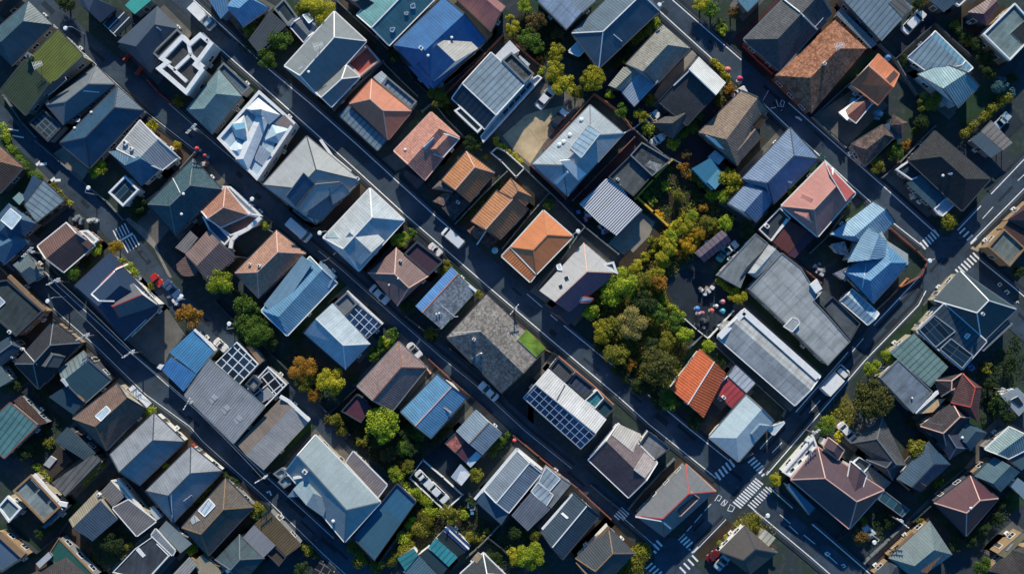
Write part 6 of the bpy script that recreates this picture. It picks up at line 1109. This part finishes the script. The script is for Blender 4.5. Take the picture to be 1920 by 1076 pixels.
# ------------------------------------------------------------------ fences and garden walls
FE = [('brown brick garden wall left of the solar building', '02', [300, 665, 500, 465, 705, 245], 'b', 1.5), ('brown wall dividing the top garden from the white terrace', '02', [760, 290, 985, 480], 'b', 1.2), ('brown wall around the white-grey hip house upper corner', '02', [1000, 1076, 1190, 870, 1362, 672, 1545, 800, 1640, 930], 'b', 2.0), ('brown wall along the lower side of the white-grey hip house', '12', [905, 190, 1160, 430, 1230, 350], 'b', 2.0), ('brown wall between white-grey house and plum driveway', '13', [190, -10, 0, 185, -180, 370, -250, 440], 'b', 1.8),
 ('yellow painted wall on the upper side of the planted garden', '13', [457, 155, 330, 290, 198, 432], 'y', 1.2), ('yellow painted wall on the lower side of the planted garden', '13', [215, 425, 330, 530, 428, 622], 'y', 1.2), ('pale fence between coral house and orange-brown houses', '12', [360, 612, 560, 400, 732, 236], 'g', 1.3), ('grey fence between orange-brown gable house and smooth orange house', '12', [700, 790, 870, 580, 1038, 390], 'g', 1.3), ('thin fence right of the smooth orange house', '12', [965, 1065, 1120, 880, 1245, 695, 1290, 640], 'g', 1.2),
 ('long back fence behind the three orange houses', '12', [862, 216, 1100, 440, 1300, 640, 1537, 830], 'g', 1.3), ('white fence behind the charcoal gable houses', '03', [-60, 1050, 200, 915, 290, 840], 'w', 1.1), ('blue-grey fence below the charcoal annex', '03', [190, 930, 290, 1020, 400, 1110, 520, 1175], 'g', 1.2), ('grey fence around the orange gable house yard', '04', [20, 842, 230, 650, 440, 462], 'g', 1.2), ('street fence of the orange gable house yard', '04', [20, 842, 140, 960, 255, 1062], 'g', 1.2),
 ('white rimmed wall around the black pit beside the sandy lot', '12', [660, 62, 618, 100, 690, 160, 798, 275, 858, 212, 720, 90, 660, 62], 'w', 1.2), ('red-brown low wall along the walled corner plot', '14', [582, 648, 760, 800, 845, 885, 800, 990, 640, 1076], 'b', 1.0), ('orange-brown kerb wall along the avenue of corner plot', '24', [700, 10, 580, 140, 470, 245], 'o', .7), ('thin white fence behind the striped blue house', '14', [0, 822, 130, 700, 230, 560], 'g', 1.1), ('grey fence behind workshop and pink house carports', '13', [1080, 660, 1260, 810, 1380, 910, 1537, 1040], 'b', 1.2),
 ('white fence of the dark court left side', '23', [556, 300, 640, 375, 725, 442], 'w', 1.1), ('white fence of the dark court lower side', '23', [725, 440, 810, 350, 905, 242], 'w', 1.1), ('thin fence at the park corner behind red roof', '23', [590, 512, 685, 415], 'g', 1.1), ('blue-grey fence between red roof and barrel hall', '23', [725, 445, 920, 625, 1120, 810, 1285, 960, 1265, 1000], 'g', 1.2), ('white wall around the parking court', '32', [125, 255, 30, 385, 285, 622, 410, 508, 270, 380, 125, 255], 'w', .9),
 ('pale fence below the slate ribbed gable', '32', [690, 715, 610, 800, 520, 890, 440, 960], 'g', 1.2), ('dark fence left of the grey tail roof', '32', [600, 820, 690, 890, 740, 940], 'd', 1.2), ('thin fence along second street past the blue strip house', '22', [0, 282, 140, 388, 250, 372], 't', 1.1), ('dark brown low wall along main street side of solar gable', '22', [1010, 520, 1105, 568], 't', 1.0), ('grey fence beside the big shingle house', '22', [300, 500, 480, 640, 690, 840, 730, 890], 'd', 1.3),
 ('back lane railing with dark posts upper run', '34', [390, 1000, 560, 840, 700, 700], 'g', 1.0), ('back lane railing with dark posts lower run', '34', [740, 700, 900, 560, 1000, 460, 1130, 330], 'd', 1.0), ('plum painted fence beside the white-framed building', '00', [1060, 580, 1140, 670, 1225, 745], 'r', 1.0), ('red wooden screen in the yard of the navy house', '00', [930, 375, 890, 430], 'r', 1.4), ('second red wooden screen in the yard of navy house', '00', [1010, 480, 975, 530], 'r', 1.4),
 ('dark red street fence beside the second pale blue hip house', '30', [1385, 145, 1470, 240, 1560, 330], 'r', 1.1), ('tan fence along the left street below the hedge', '10', [0, 930, 60, 990, 170, 1080], 't', 1.0), ('low grey street wall along the arrow-marked street', '00', [20, 690, 150, 880, 250, 985], 'g', .9), ('low grey street wall continuing to the crosswalk', '10', [255, 20, 430, 170, 600, 320, 760, 450, 880, 580], 'g', .8), ('long pale wall beside the teal-black hip house', '10', [1400, 100, 1290, 220, 1150, 370, 1060, 440], 'g', 1.3),
 ('dark fence around lawn by the terracotta house', '11', [440, 640, 540, 690, 330, 860, 250, 850], 'g', 1.0), ('grey back fence behind blue and ice blue roofs', '21', [90, 170, 220, 310, 420, 480, 610, 670, 780, 850, 900, 980, 1060, 1130], 'd', 1.2), ('thin grey fence beside mauve-brown house', '21', [905, 985, 1000, 900, 1110, 795, 1400, 470], 'd', 1.2), ('pinkish street wall between second street and mauve-brown house', '21', [1480, 530, 1560, 590, 1640, 690], 'p', .8), ('brown street wall beside blue corrugated gable', '22', [170, 590, 330, 740, 500, 880, 620, 990], 'b', .8),
 ('dark fence along second street beside slate house', '32', [780, 80, 960, 230, 1190, 420, 1240, 460, 1480, 680], 'b', .9), ('grey fence below pale ribbed house and second street', '33', [-120, 440, 20, 560, 130, 640], 'g', 1.0), ('curved grey wall above the red ridged house', '33', [150, 610, 260, 480, 390, 340, 480, 250], 'g', 1.1), ('yard fence of the coral house', '02', [120, 800, 200, 735, 300, 860, 420, 980, 545, 1076], 'g', 1.3), ('dark fence between blue house and solar building', '02', [0, 480, 60, 580, 150, 660], 'd', 1.3),
 ('dark long fence behind the big grey house and blue house', '01', [960, 0, 1080, 110, 1220, 240, 1330, 350], 'g', 1.3), ('grey fence between grey house and terracotta house', '01', [940, 790, 1100, 620, 1300, 440], 'g', 1.3), ('pale fence right of the pale blue carport', '01', [1310, 460, 1430, 580, 1545, 690], 'g', 1.2), ('dark wall behind the teal house at top right', '04', [620, 420, 760, 290, 905, 165, 1010, 270, 1160, 400], 'd', 1.4), ('grey wall between hall and teal house', '04', [500, 320, 620, 430, 700, 570, 770, 680], 'g', 1.2),
 ('grey street wall along the brick yard', '03', [980, 330, 1080, 430, 1190, 530], 'r', .9), ('dark wall of the charcoal corner house yard', '14', [520, 280, 640, 180, 780, 30, 900, -90], 'g', 1.0), ('dark fence of the plum house garden', '34', [280, 760, 200, 840, 230, 790, 390, 620], 'd', 1.0), ('dark wall beside the many-angled house', '34', [1100, 830, 1230, 720, 1360, 560], 'd', 1.1), ('thin tan fence under the lower green terrace', '30', [420, 810, 550, 930, 700, 1060], 't', 1.0), ('dark yard fence below white curved eave block', '30', [50, 720, 150, 830, 260, 930, 420, 800, 490, 690], 'd', 1.1), ('dark wall between brown court and curved eave block', '30', [760, 190, 890, 340, 1010, 450, 1260, 700, 1380, 840], 'd', 1.2)]
for lb, T, a, tr, h in FE: fence(lb, T, a, tr, h, .34 if tr == 'y' else .16)
# ------------------------------------------------------------------ vehicles
def body_paint(name, c): 
    m = simple(name, c, .28, .1, .5); m.node_tree.nodes['Principled BSDF'].inputs['Coat Weight'].default_value = .5; return m
PAINTS = {'white': body_paint('car_white', (.74, .75, .75)), 'dark': body_paint('car_dark', (.03, .035, .045)), 'red': body_paint('car_red', (.5, .03, .02)), 'wine': body_paint('car_wine', (.16, .012, .014)), 'teal': body_paint('car_teal', (.06, .40, .45)), 'pale': body_paint('car_pale_blue', (.40, .50, .56)), 'blue': body_paint('car_blue', (.04, .10, .22))}
def rring(L0, L1, w, z, r=.22):
    x0, x1, y = L0, L1, w / 2
    return [V(p + (z,)) for p in ((x1 - r, -y), (x1, -y + r), (x1, y - r), (x1 - r, y), (x0 + r, y), (x0, y - r), (x0, -y + r), (x0 + r, -y))]
CARP = {}
def make_car(kind, paint, L, w):
    root = empty('car', V((0, 0, 0))); h = L / 2
    b = MB(); P = PAINTS[paint]
    if kind == 'sedan':
        b.loft([rring(-h + .1, h - .1, w - .12, .22), rring(-h, h, w, .45), rring(-h + .02, h - .02, w, .68), rring(-h + .14, h - .18, w - .16, .86)], P)
        cab = [rring(-h + .75, h - 1.15, w - .18, .86, .12), rring(-h + 1.25, h - 1.95, w - .46, 1.36, .12)]; top = (-h + 1.22, h - 1.92, w - .44, 1.35)
    elif kind == 'van':
        b.loft([rring(-h + .08, h - .1, w - .1, .22), rring(-h, h, w, .5), rring(-h, h - .02, w, .95), rring(-h + .05, h - .45, w - .06, 1.08)], P)
        cab = [rring(-h + .06, h - .5, w - .08, 1.08, .1), rring(-h + .2, h - 1.05, w - .3, 1.68, .12)]; top = (-h + .16, h - 1.0, w - .26, 1.67)
    else:
        b.loft([rring(-h, h - .1, w - .1, .25), rring(-h, h, w, .5), rring(-h, h, w, .95), rring(h - 1.95, h - .1, w - .08, 1.0)], P)
        cab = [rring(h - 1.85, h - .25, w - .12, .98, .1), rring(h - 1.65, h - .75, w - .3, 1.62, .1)]; top = (h - 1.68, h - .72, w - .26, 1.61)
    b.build('body', root)
    c = MB(); c.loft(cab, GLASS); c.build('windows', root)
    t = MB(); t.loft([rring(top[0], top[1], top[2], top[3], .14), rring(top[0] + .06, top[1] - .06, top[2] - .1, top[3] + .08, .14)], P)
    if kind != 'truck':
        for sx in (-1, 1):
            lo, hi = cab[0], cab[1]
            for k in (0, 2, 4, 6): t.bar(lo[k], hi[k], .09, .05, P)
    t.build('car_roof', root)
    if kind == 'truck':
        g = MB(); g.box(V((-.95, 0, .9)), L - 2.15, w + .02, 1.25, WHITE, 0, .97, .06); g.build('cargo_box', root)
    wm = MB(); n = 14
    wm.loft([[V((.32 * cos(2 * pi * k / n), s, .32 * sin(2 * pi * k / n))) for k in range(n)] for s in (.1, -.1)], RUBBER)
    hm = MB(); hm.loft([[V((.19 * cos(2 * pi * k / n), s, .19 * sin(2 * pi * k / n))) for k in range(n)] for s in (.115, -.115)], STEEL)
    for i, (x, y) in enumerate(((h - .85, w / 2 - .1), (h - .85, -w / 2 + .1), (-h + .8, w / 2 - .1), (-h + .8, -w / 2 + .1))):
        if i == 0: wo = wm.build('wheel', root); ho = hm.build('rim', wo); first = (wo, ho)
        else:
            wo = first[0].copy(); COL.objects.link(wo); wo.parent = root; ho = first[1].copy(); COL.objects.link(ho); ho.parent = wo
        wo.location = (x, y, .32)
    for s in (-1, 1):
        m = MB(); m.box(V((h - .08, s * (w / 2 - .3), .58)), .14, .36, .16, LAMPG); m.build('headlight', root)
        m = MB(); m.box(V((-h + .06, s * (w / 2 - .28), .62)), .14, .3, .16, TAILR); m.build('taillight', root)
        m = MB(); m.box(V((h - 1.45 if kind != 'truck' else h - .5, s * (w / 2 + .07), .88)), .12, .2, .14, P); m.build('mirror', root)
    return root
def car(label, T, x, y, ang, kind='sedan', paint='white', L=4.3, w=1.75, cat='car'):
    key = (kind, paint, L, w)
    if key not in CARP: CARP[key] = r = make_car(*key)
    else:
        r = CARP[key].copy(); COL.objects.link(r)
        for ch in CARP[key].children:
            c2 = ch.copy(); COL.objects.link(c2); c2.parent = r
            for g in ch.children: g2 = g.copy(); COL.objects.link(g2); g2.parent = c2
    p = W(T, x, y, .8); r.location = (p.x, p.y, .04); r.rotation_euler = (0, 0, R(ang))
    r.name = {'car': 'car', 'van': 'van', 'truck': 'truck', 'pickup': 'pickup'}[cat]; tag(r, label, cat, 'vehicles in the streets and yards')
car('long white van driving down the second street beside the grey hip house', '11', 692, 658, -41, 'van', 'white', 5.3, 2.05, 'van'); car('white van on main street beside the orange-brown houses', '12', 345, 715, 139, 'van', 'white', 4.6, 2.0, 'van')
car('small white car on second street near the mauve pyramid roof', '21', 1275, 122, -42); car('white car on second street below the big shingle house', '22', 600, 822, 138)
car('white box truck on the avenue beside the olive dome tree', '24', 170, 740, 47, 'truck', 'white', 6.2, 2.3, 'truck'); car('white pickup car in the yard beside the slate blue hall', '04', 742, 158, 46, 'sedan', 'white', 5.4, 2.0)
car('pale car parked beside the weathered carport roof', '04', 1382, 872, 46, 'sedan', 'pale', 3.6, 1.6); car('white saloon car on the sandy lot under the amber trees', '02', 1008, 708, 51, 'sedan', 'white', 4.7, 1.85); car('dark car with white bonnet on the sandy lot by the brown wall', '02', 1102, 862, 52, 'sedan', 'dark', 4.5, 1.8)
car('white car in the parking court nearer the upper wall', '32', 128, 388, -47, 'sedan', 'white', 3.7, 1.6); car('white car in the parking court nearer the lower tip', '32', 235, 490, -44, 'sedan', 'white', 4.6, 1.8); car('red car in the narrow street beside the navy house', '20', 1128, 20, -48, 'sedan', 'red', 2.7, 1.4)
car('blue car parked below the red car in the street bend', '20', 1235, 85, -46, 'sedan', 'blue', 3.8, 1.7); car('pale blue car behind the dark brown hip roof', '33', 825, 988, 48, 'sedan', 'pale', 3.6, 1.7); car('small dark red car above the pale blue car at bottom', '33', 755, 948, 40, 'sedan', 'wine', 2.8, 1.4)
car('teal car beside the purple ribbed shed', '13', 826, 830, 58, 'sedan', 'teal', 3.2, 1.5); car('white car beside the teal car and purple shed', '13', 888, 786, 40, 'sedan', 'white', 3.0, 1.5); car('white car parked at the charcoal annex yard', '03', 318, 850, 40, 'sedan', 'white', 3.4, 1.6); car('white car parked along the fence below the charcoal annex', '03', 354, 1010, 35, 'sedan', 'white', 2.9, 1.5)
car('white car tucked into the bay by the tan striped roof', '03', 945, 668, 30, 'sedan', 'white', 3.0, 1.5); car('white car on the verge at the plum house back corner', '34', 262, 55, -48, 'sedan', 'white', 4.4, 1.75); car('white car between brown beds by the mauve-brown house', '21', 1525, 525, -48, 'sedan', 'white', 3.4, 1.5); car('pale truck at the top of main street', '00', 1460, 125, -45, 'truck', 'pale', 5.6, 1.9, 'truck')
car('pale blue car in the small lot by the crossing bottom', '34', 415, 775, 120, 'sedan', 'pale', 2.8, 1.4); car('white car parked in the yard beside plum annex', '12', 215, 800, -42, 'sedan', 'white', 2.9, 1.4); car('white car at the yard between workshop grids and lane', '21', 130, 488, -42, 'sedan', 'white', 3.0, 1.5)
m = MB(); m.box(V((1.65, 0, .855)), 1.05, 1.5, .05, PAINTS['white'], 0, .9); m.build('bonnet', CARP[('sedan', 'dark', 4.5, 1.8)])
# ------------------------------------------------------------------ street furniture
def pole(label, T, x, y, h=7.5, ang=45, arms=2):
    p = W(T, x, y, h * .8); rt = empty('utility_pole', V((p.x, p.y, 0))); tag(rt, label, 'utility pole', 'utility poles')
    m = MB(); m.tube([V((0, 0, -.1)), V((0, 0, h))], [.15, .10], WOOD, 8); m.build('post', rt)
    d = V((cos(R(ang)), sin(R(ang)), 0))
    for k in range(arms):
        z = h - .3 - .7 * k; m = MB(); m.bar(V((0, 0, z)) - d * 1.25, V((0, 0, z)) + d * 1.25, .14, .14, STEEL); a = m.build('crossarm', rt)
        for s in (-1.1, -.55, .55, 1.1): m = MB(); m.disc(V((0, 0, z + .12)) + d * s, .11, .28, WHITE, 8, .6); m.build('insulator', a)
    m = MB(); m.disc(V((.3, .1, h - 2.3)), .26, .8, STEEL, 10); m.build('transformer', rt)
    return V((p.x, p.y, h - .1)), d
PO = [pole('utility pole beside the lane above the red parasol', '00', 1390, 935, 7.5, 45), pole('utility pole between small grey-green hip and brown house', '10', 215, 820, 7, 45), pole('utility pole on the dark street above the navy house corner', '10', 400, 1030, 7, 30), pole('utility pole leaning over the dark street with long arm', '20', 612, 425, 7, 30), pole('utility pole at the dark street beside the grey lot', '20', 940, 548, 7.5, 35),
      pole('utility pole with thin arm beside the workshop corner', '20', 1362, 905, 7, 60, 1), pole('utility pole on the street below the beige hall', '31', 432, 385, 7.5, 30), pole('utility pole on main street beside the shingle house', '22', 785, 230, 7, 50, 1), pole('utility pole in the back lane by the dark conservatory', '34', 650, 700, 7, -40), pole('utility pole under the wires at the right edge', '24', 1385, 810, 7, 10), pole('utility pole by the plum house roadside corner', '33', 1475, 60, 7, 40)]
def wire(label, a, b, off=0.0, sag=.5):
    (p, d), (q, e) = a, b; p = p + d * off; q = q + e * off; m = MB(); n = 8
    m.tube([p.lerp(q, i / n) - V((0, 0, sag * 4 * (i / n) * (1 - i / n))) - p for i in range(n + 1)], [.035] * (n + 1), TRIM['g'], 4)
    o = m.build('power_line', None, p); tag(o, label, 'power line', 'overhead power lines')
wire('power line from the pole by brown house to the navy house pole', PO[1], PO[2]); wire('power line over the dark street to the grey lot pole, upper strand', PO[2], PO[4], .9); wire('power line over the dark street to the grey lot pole, lower strand', PO[2], PO[4], -.9); wire('power line between grey lot pole and workshop corner pole', PO[4], PO[5], .5); wire('power line from workshop corner to the beige hall pole', PO[5], PO[6], .4)
def lamp(label, T, x, y, ang, h=5.5):
    p = W(T, x, y, h); d = V((cos(R(ang)), sin(R(ang)), 0)); b = V((p.x, p.y, 0)) - d * 1.1
    rt = empty('street_lamp', b); tag(rt, label, 'street lamp', 'street lamps')
    m = MB(); m.tube([V((0, 0, -.05)), V((0, 0, h - .5)), V((0, 0, h)) + d * .35, V((0, 0, h + .05)) + d * 1.1], [.09, .06, .05, .05], STEEL, 7); m.build('post', rt)
    m = MB(); m.disc(V((0, 0, h - .08)) + d * 1.1, .42, .22, WHITE, 14, .75); m.build('lamp_head', rt)
lamp('white headed street lamp at the lane beside the olive shed roof', '00', 470, 205, 200); lamp('white headed street lamp by the arrow-marked street wall', '10', 635, 355, 45); lamp('white headed street lamp beside the flat teal-black roof', '20', 342, 172, 220); lamp('street lamp on the second street beside the van', '11', 842, 680, 200); lamp('street lamp beside the top street kerb', '03', 372, 36, 220); lamp('street lamp on the fence behind the smooth orange house', '12', 1245, 668, 30)
lamp('street lamp on the second street by the curved parapet', '11', 355, 436, 45); lamp('street lamp on the main street beyond the junction', '33', 1152, 655, 30); lamp('street lamp at the end of the zebra crossing plot', '14', 860, 880, 200); lamp('street lamp on the bottom street edge', '34', 460, 848, 200); lamp('street lamp in the lane beside the dense green trees', '21', 190, 335, 60); lamp('street lamp by the navy house yard corner', '20', 1305, 138, 30)
def parasol(label, T, x, y, c, r=.95):
    r *= .85
    p = W(T, x, y, 2.2); rt = empty('parasol', V((p.x, p.y, 0))); tag(rt, label, 'parasol', 'parasols')
    m = MB(); m.tube([V((0, 0, 0)), V((0, 0, 2.4))], [.04, .03], STEEL, 6); m.disc(V((0, 0, 0)), .3, .1, STEEL, 10); m.build('pole', rt)
    mat = plainmat('parasol_cloth_' + label.split()[0], c, .8); m = MB(); n = 8
    m.loft([[V((r * cos(2 * pi * i / n), r * sin(2 * pi * i / n), 1.95)) for i in range(n)], [V((r * .5 * cos(2 * pi * i / n), r * .5 * sin(2 * pi * i / n), 2.28)) for i in range(n)], [V((.05 * cos(2 * pi * i / n), .05 * sin(2 * pi * i / n), 2.42)) for i in range(n)]], mat)
    m2 = plainmat('parasol_stripe_' + label.split()[0], tuple(min(.8, q * .8 + .07) for q in c), .8); k2 = m.slot(m2)
    for i in range(0, n, 2): m.m[i] = k2; m.m[n + i] = k2
    m.build('canopy', rt)
for lb, T, x, y, c, r in [('red parasol beside the lane below the terracotta wall', '10', 1415, 72, (.6, .03, .04), .55), ('crimson parasol smaller one beside the lane pole', '10', 1472, 122, (.5, .04, .05), .45), ('coral parasol on the roadside by the white fronted house', '03', 866, 502, (.60, .15, .12), .75), ('magenta parasol on the street by the golden bush', '03', 952, 566, (.50, .02, .09), .7),
  ('blue parasol in the dark court', '23', 645, 226, (.05, .22, .55), .65), ('pink parasol leftmost in the dark court by the blue one', '23', 655, 262, (.6, .2, .28), .42), ('rose parasol touching the blue one in the dark court', '23', 686, 256, (.55, .12, .22), .42), ('red parasol in the middle of the dark court', '23', 750, 240, (.6, .10, .06), .58), ('white parasol in the dark court above the red one', '23', 784, 207, (.7, .68, .68), .45), ('turquoise parasol in the dark court', '23', 830, 242, (.05, .42, .55), .58), ('salmon parasol in the dark court by bright yellow tree', '23', 830, 175, (.66, .22, .22), .55),
  ('scarlet parasol at the fence by the ribbed house', '32', 786, 116, (.62, .06, .05), .5), ('sky blue parasol at the orange gable yard', '04', 312, 722, (.05, .33, .50), .7), ('royal blue parasol behind the orange gable house', '04', 558, 415, (.03, .16, .38), .8), ('cyan parasol beside the orange patio', '12', 645, 805, (.15, .45, .55), .75)]: parasol(lb, T, x, y, c, r)
def heap(label, name, cat, T, x, y, s, mats, seed):
    """stall of draped sheets and crates on the ground"""
    rnd = random.Random(seed); p = W(T, x, y, .6); rt = empty(name, V((p.x, p.y, 0))); tag(rt, label, cat, 'yard clutter')
    for k in range(7):
        m = MB(); a = rnd.uniform(0, 180); c = V((rnd.gauss(0, s * .45), rnd.gauss(0, s * .45), 0)); m.box(c, rnd.uniform(.4, 1.1), rnd.uniform(.35, .8), rnd.uniform(.5, 1.3), plainmat('stall_' + str(mats[k % len(mats)]), mats[k % len(mats)], .8), R(a), .85, .05); m.build('crate' if k % 2 else 'sheet', rt)
heap('heap of white and silver market goods in the dark court', 'market_stall', 'stall', '23', 700, 85, 1.5, [(.7, .7, .7), (.5, .52, .55), (.35, .25, .2), (.6, .6, .62)], 3); heap('ring of dark and pale goods in the lower dark court', 'market_stall', 'stall', '23', 680, 325, 1.2, [(.08, .1, .12), (.3, .32, .34), (.04, .05, .06)], 4); heap('pile of purple and blue goods by the striped roof', 'market_stall', 'stall', '12', 1300, 540, 1.3, [(.3, .12, .2), (.12, .2, .4), (.45, .45, .5)], 5); heap('pile of blue and red goods below the striped roof', 'market_stall', 'stall', '12', 1420, 650, 1.1, [(.3, .06, .08), (.15, .3, .5), (.4, .42, .5)], 6)
heap('white and blue bins beside the street bend', 'bin_group', 'bins', '20', 1270, 180, 1.4, [(.6, .62, .64), (.1, .2, .4), (.5, .5, .5)], 7); heap('white garden goods on street corner of curved parapet', 'bin_group', 'bins', '11', 20, 180, .8, [(.5, .5, .5), (.3, .1, .08)], 8); heap('grey bins by the brown house white court', 'bin_group', 'bins', '10', 560, 590, 1.2, [(.25, .28, .3), (.16, .2, .22)], 9); heap('white plant pots along the brown house garden edge', 'bin_group', 'pots', '10', 665, 600, .9, [(.6, .6, .56), (.5, .5, .45)], 10)
heap('white junk beside the broken brick roof ridge', 'bin_group', 'bins', '03', 1320, 615, 1.4, [(.6, .62, .64), (.5, .52, .55), (.4, .42, .45)], 11); heap('blue bins beside the sea blue flat shed', 'bin_group', 'bins', '24', 1150, 640, .8, [(.05, .15, .35), (.1, .2, .4)], 12); heap('dark pots in the walled corner plot yard', 'bin_group', 'pots', '14', 60, 930, 1.0, [(.4, .42, .45), (.2, .2, .22)], 13); heap('white items along the charcoal house yard wall', 'bin_group', 'bins', '14', 750, 410, .6, [(.6, .6, .6), (.4, .4, .42)], 14)
heap('pale crates beside the terrace wall behind coral house', 'bin_group', 'crates', '04', 490, 830, .7, [(.4, .5, .55), (.12, .3, .45)], 15); heap('white crates by the small lime bush lawn', 'bin_group', 'crates', '34', 440, 775, .8, [(.55, .6, .62), (.4, .42, .45)], 16); heap('pale crates at the lane beside maroon car yard', 'bin_group', 'crates', '32', 470, 600, .8, [(.1, .25, .45), (.3, .35, .4)], 17)

# paved or planted strips round the buildings
rnd = random.Random(5); kinds = [(CONCD, .30), (BRPAVE, .18), (DLAWN, .22), (PAVE, .15), (SOIL, .15)]
YM = {}
for i, ws in enumerate(YARDS):
    x = rnd.random(); m = PAVE
    for mm, p in kinds:
        if x < p: m = mm; break
        x -= p
    for w in ws[:2]:
        P = inset(w, -rnd.uniform(.8, 1.7)); YM.setdefault(m.name, (MB(), m))[0].face([V((p.x, p.y, .004 + .0001 * (i % 40) + .00002 * len(YM))) for p in P], m)
for k, (mb, m) in YM.items(): struct('yard_paving', mb)
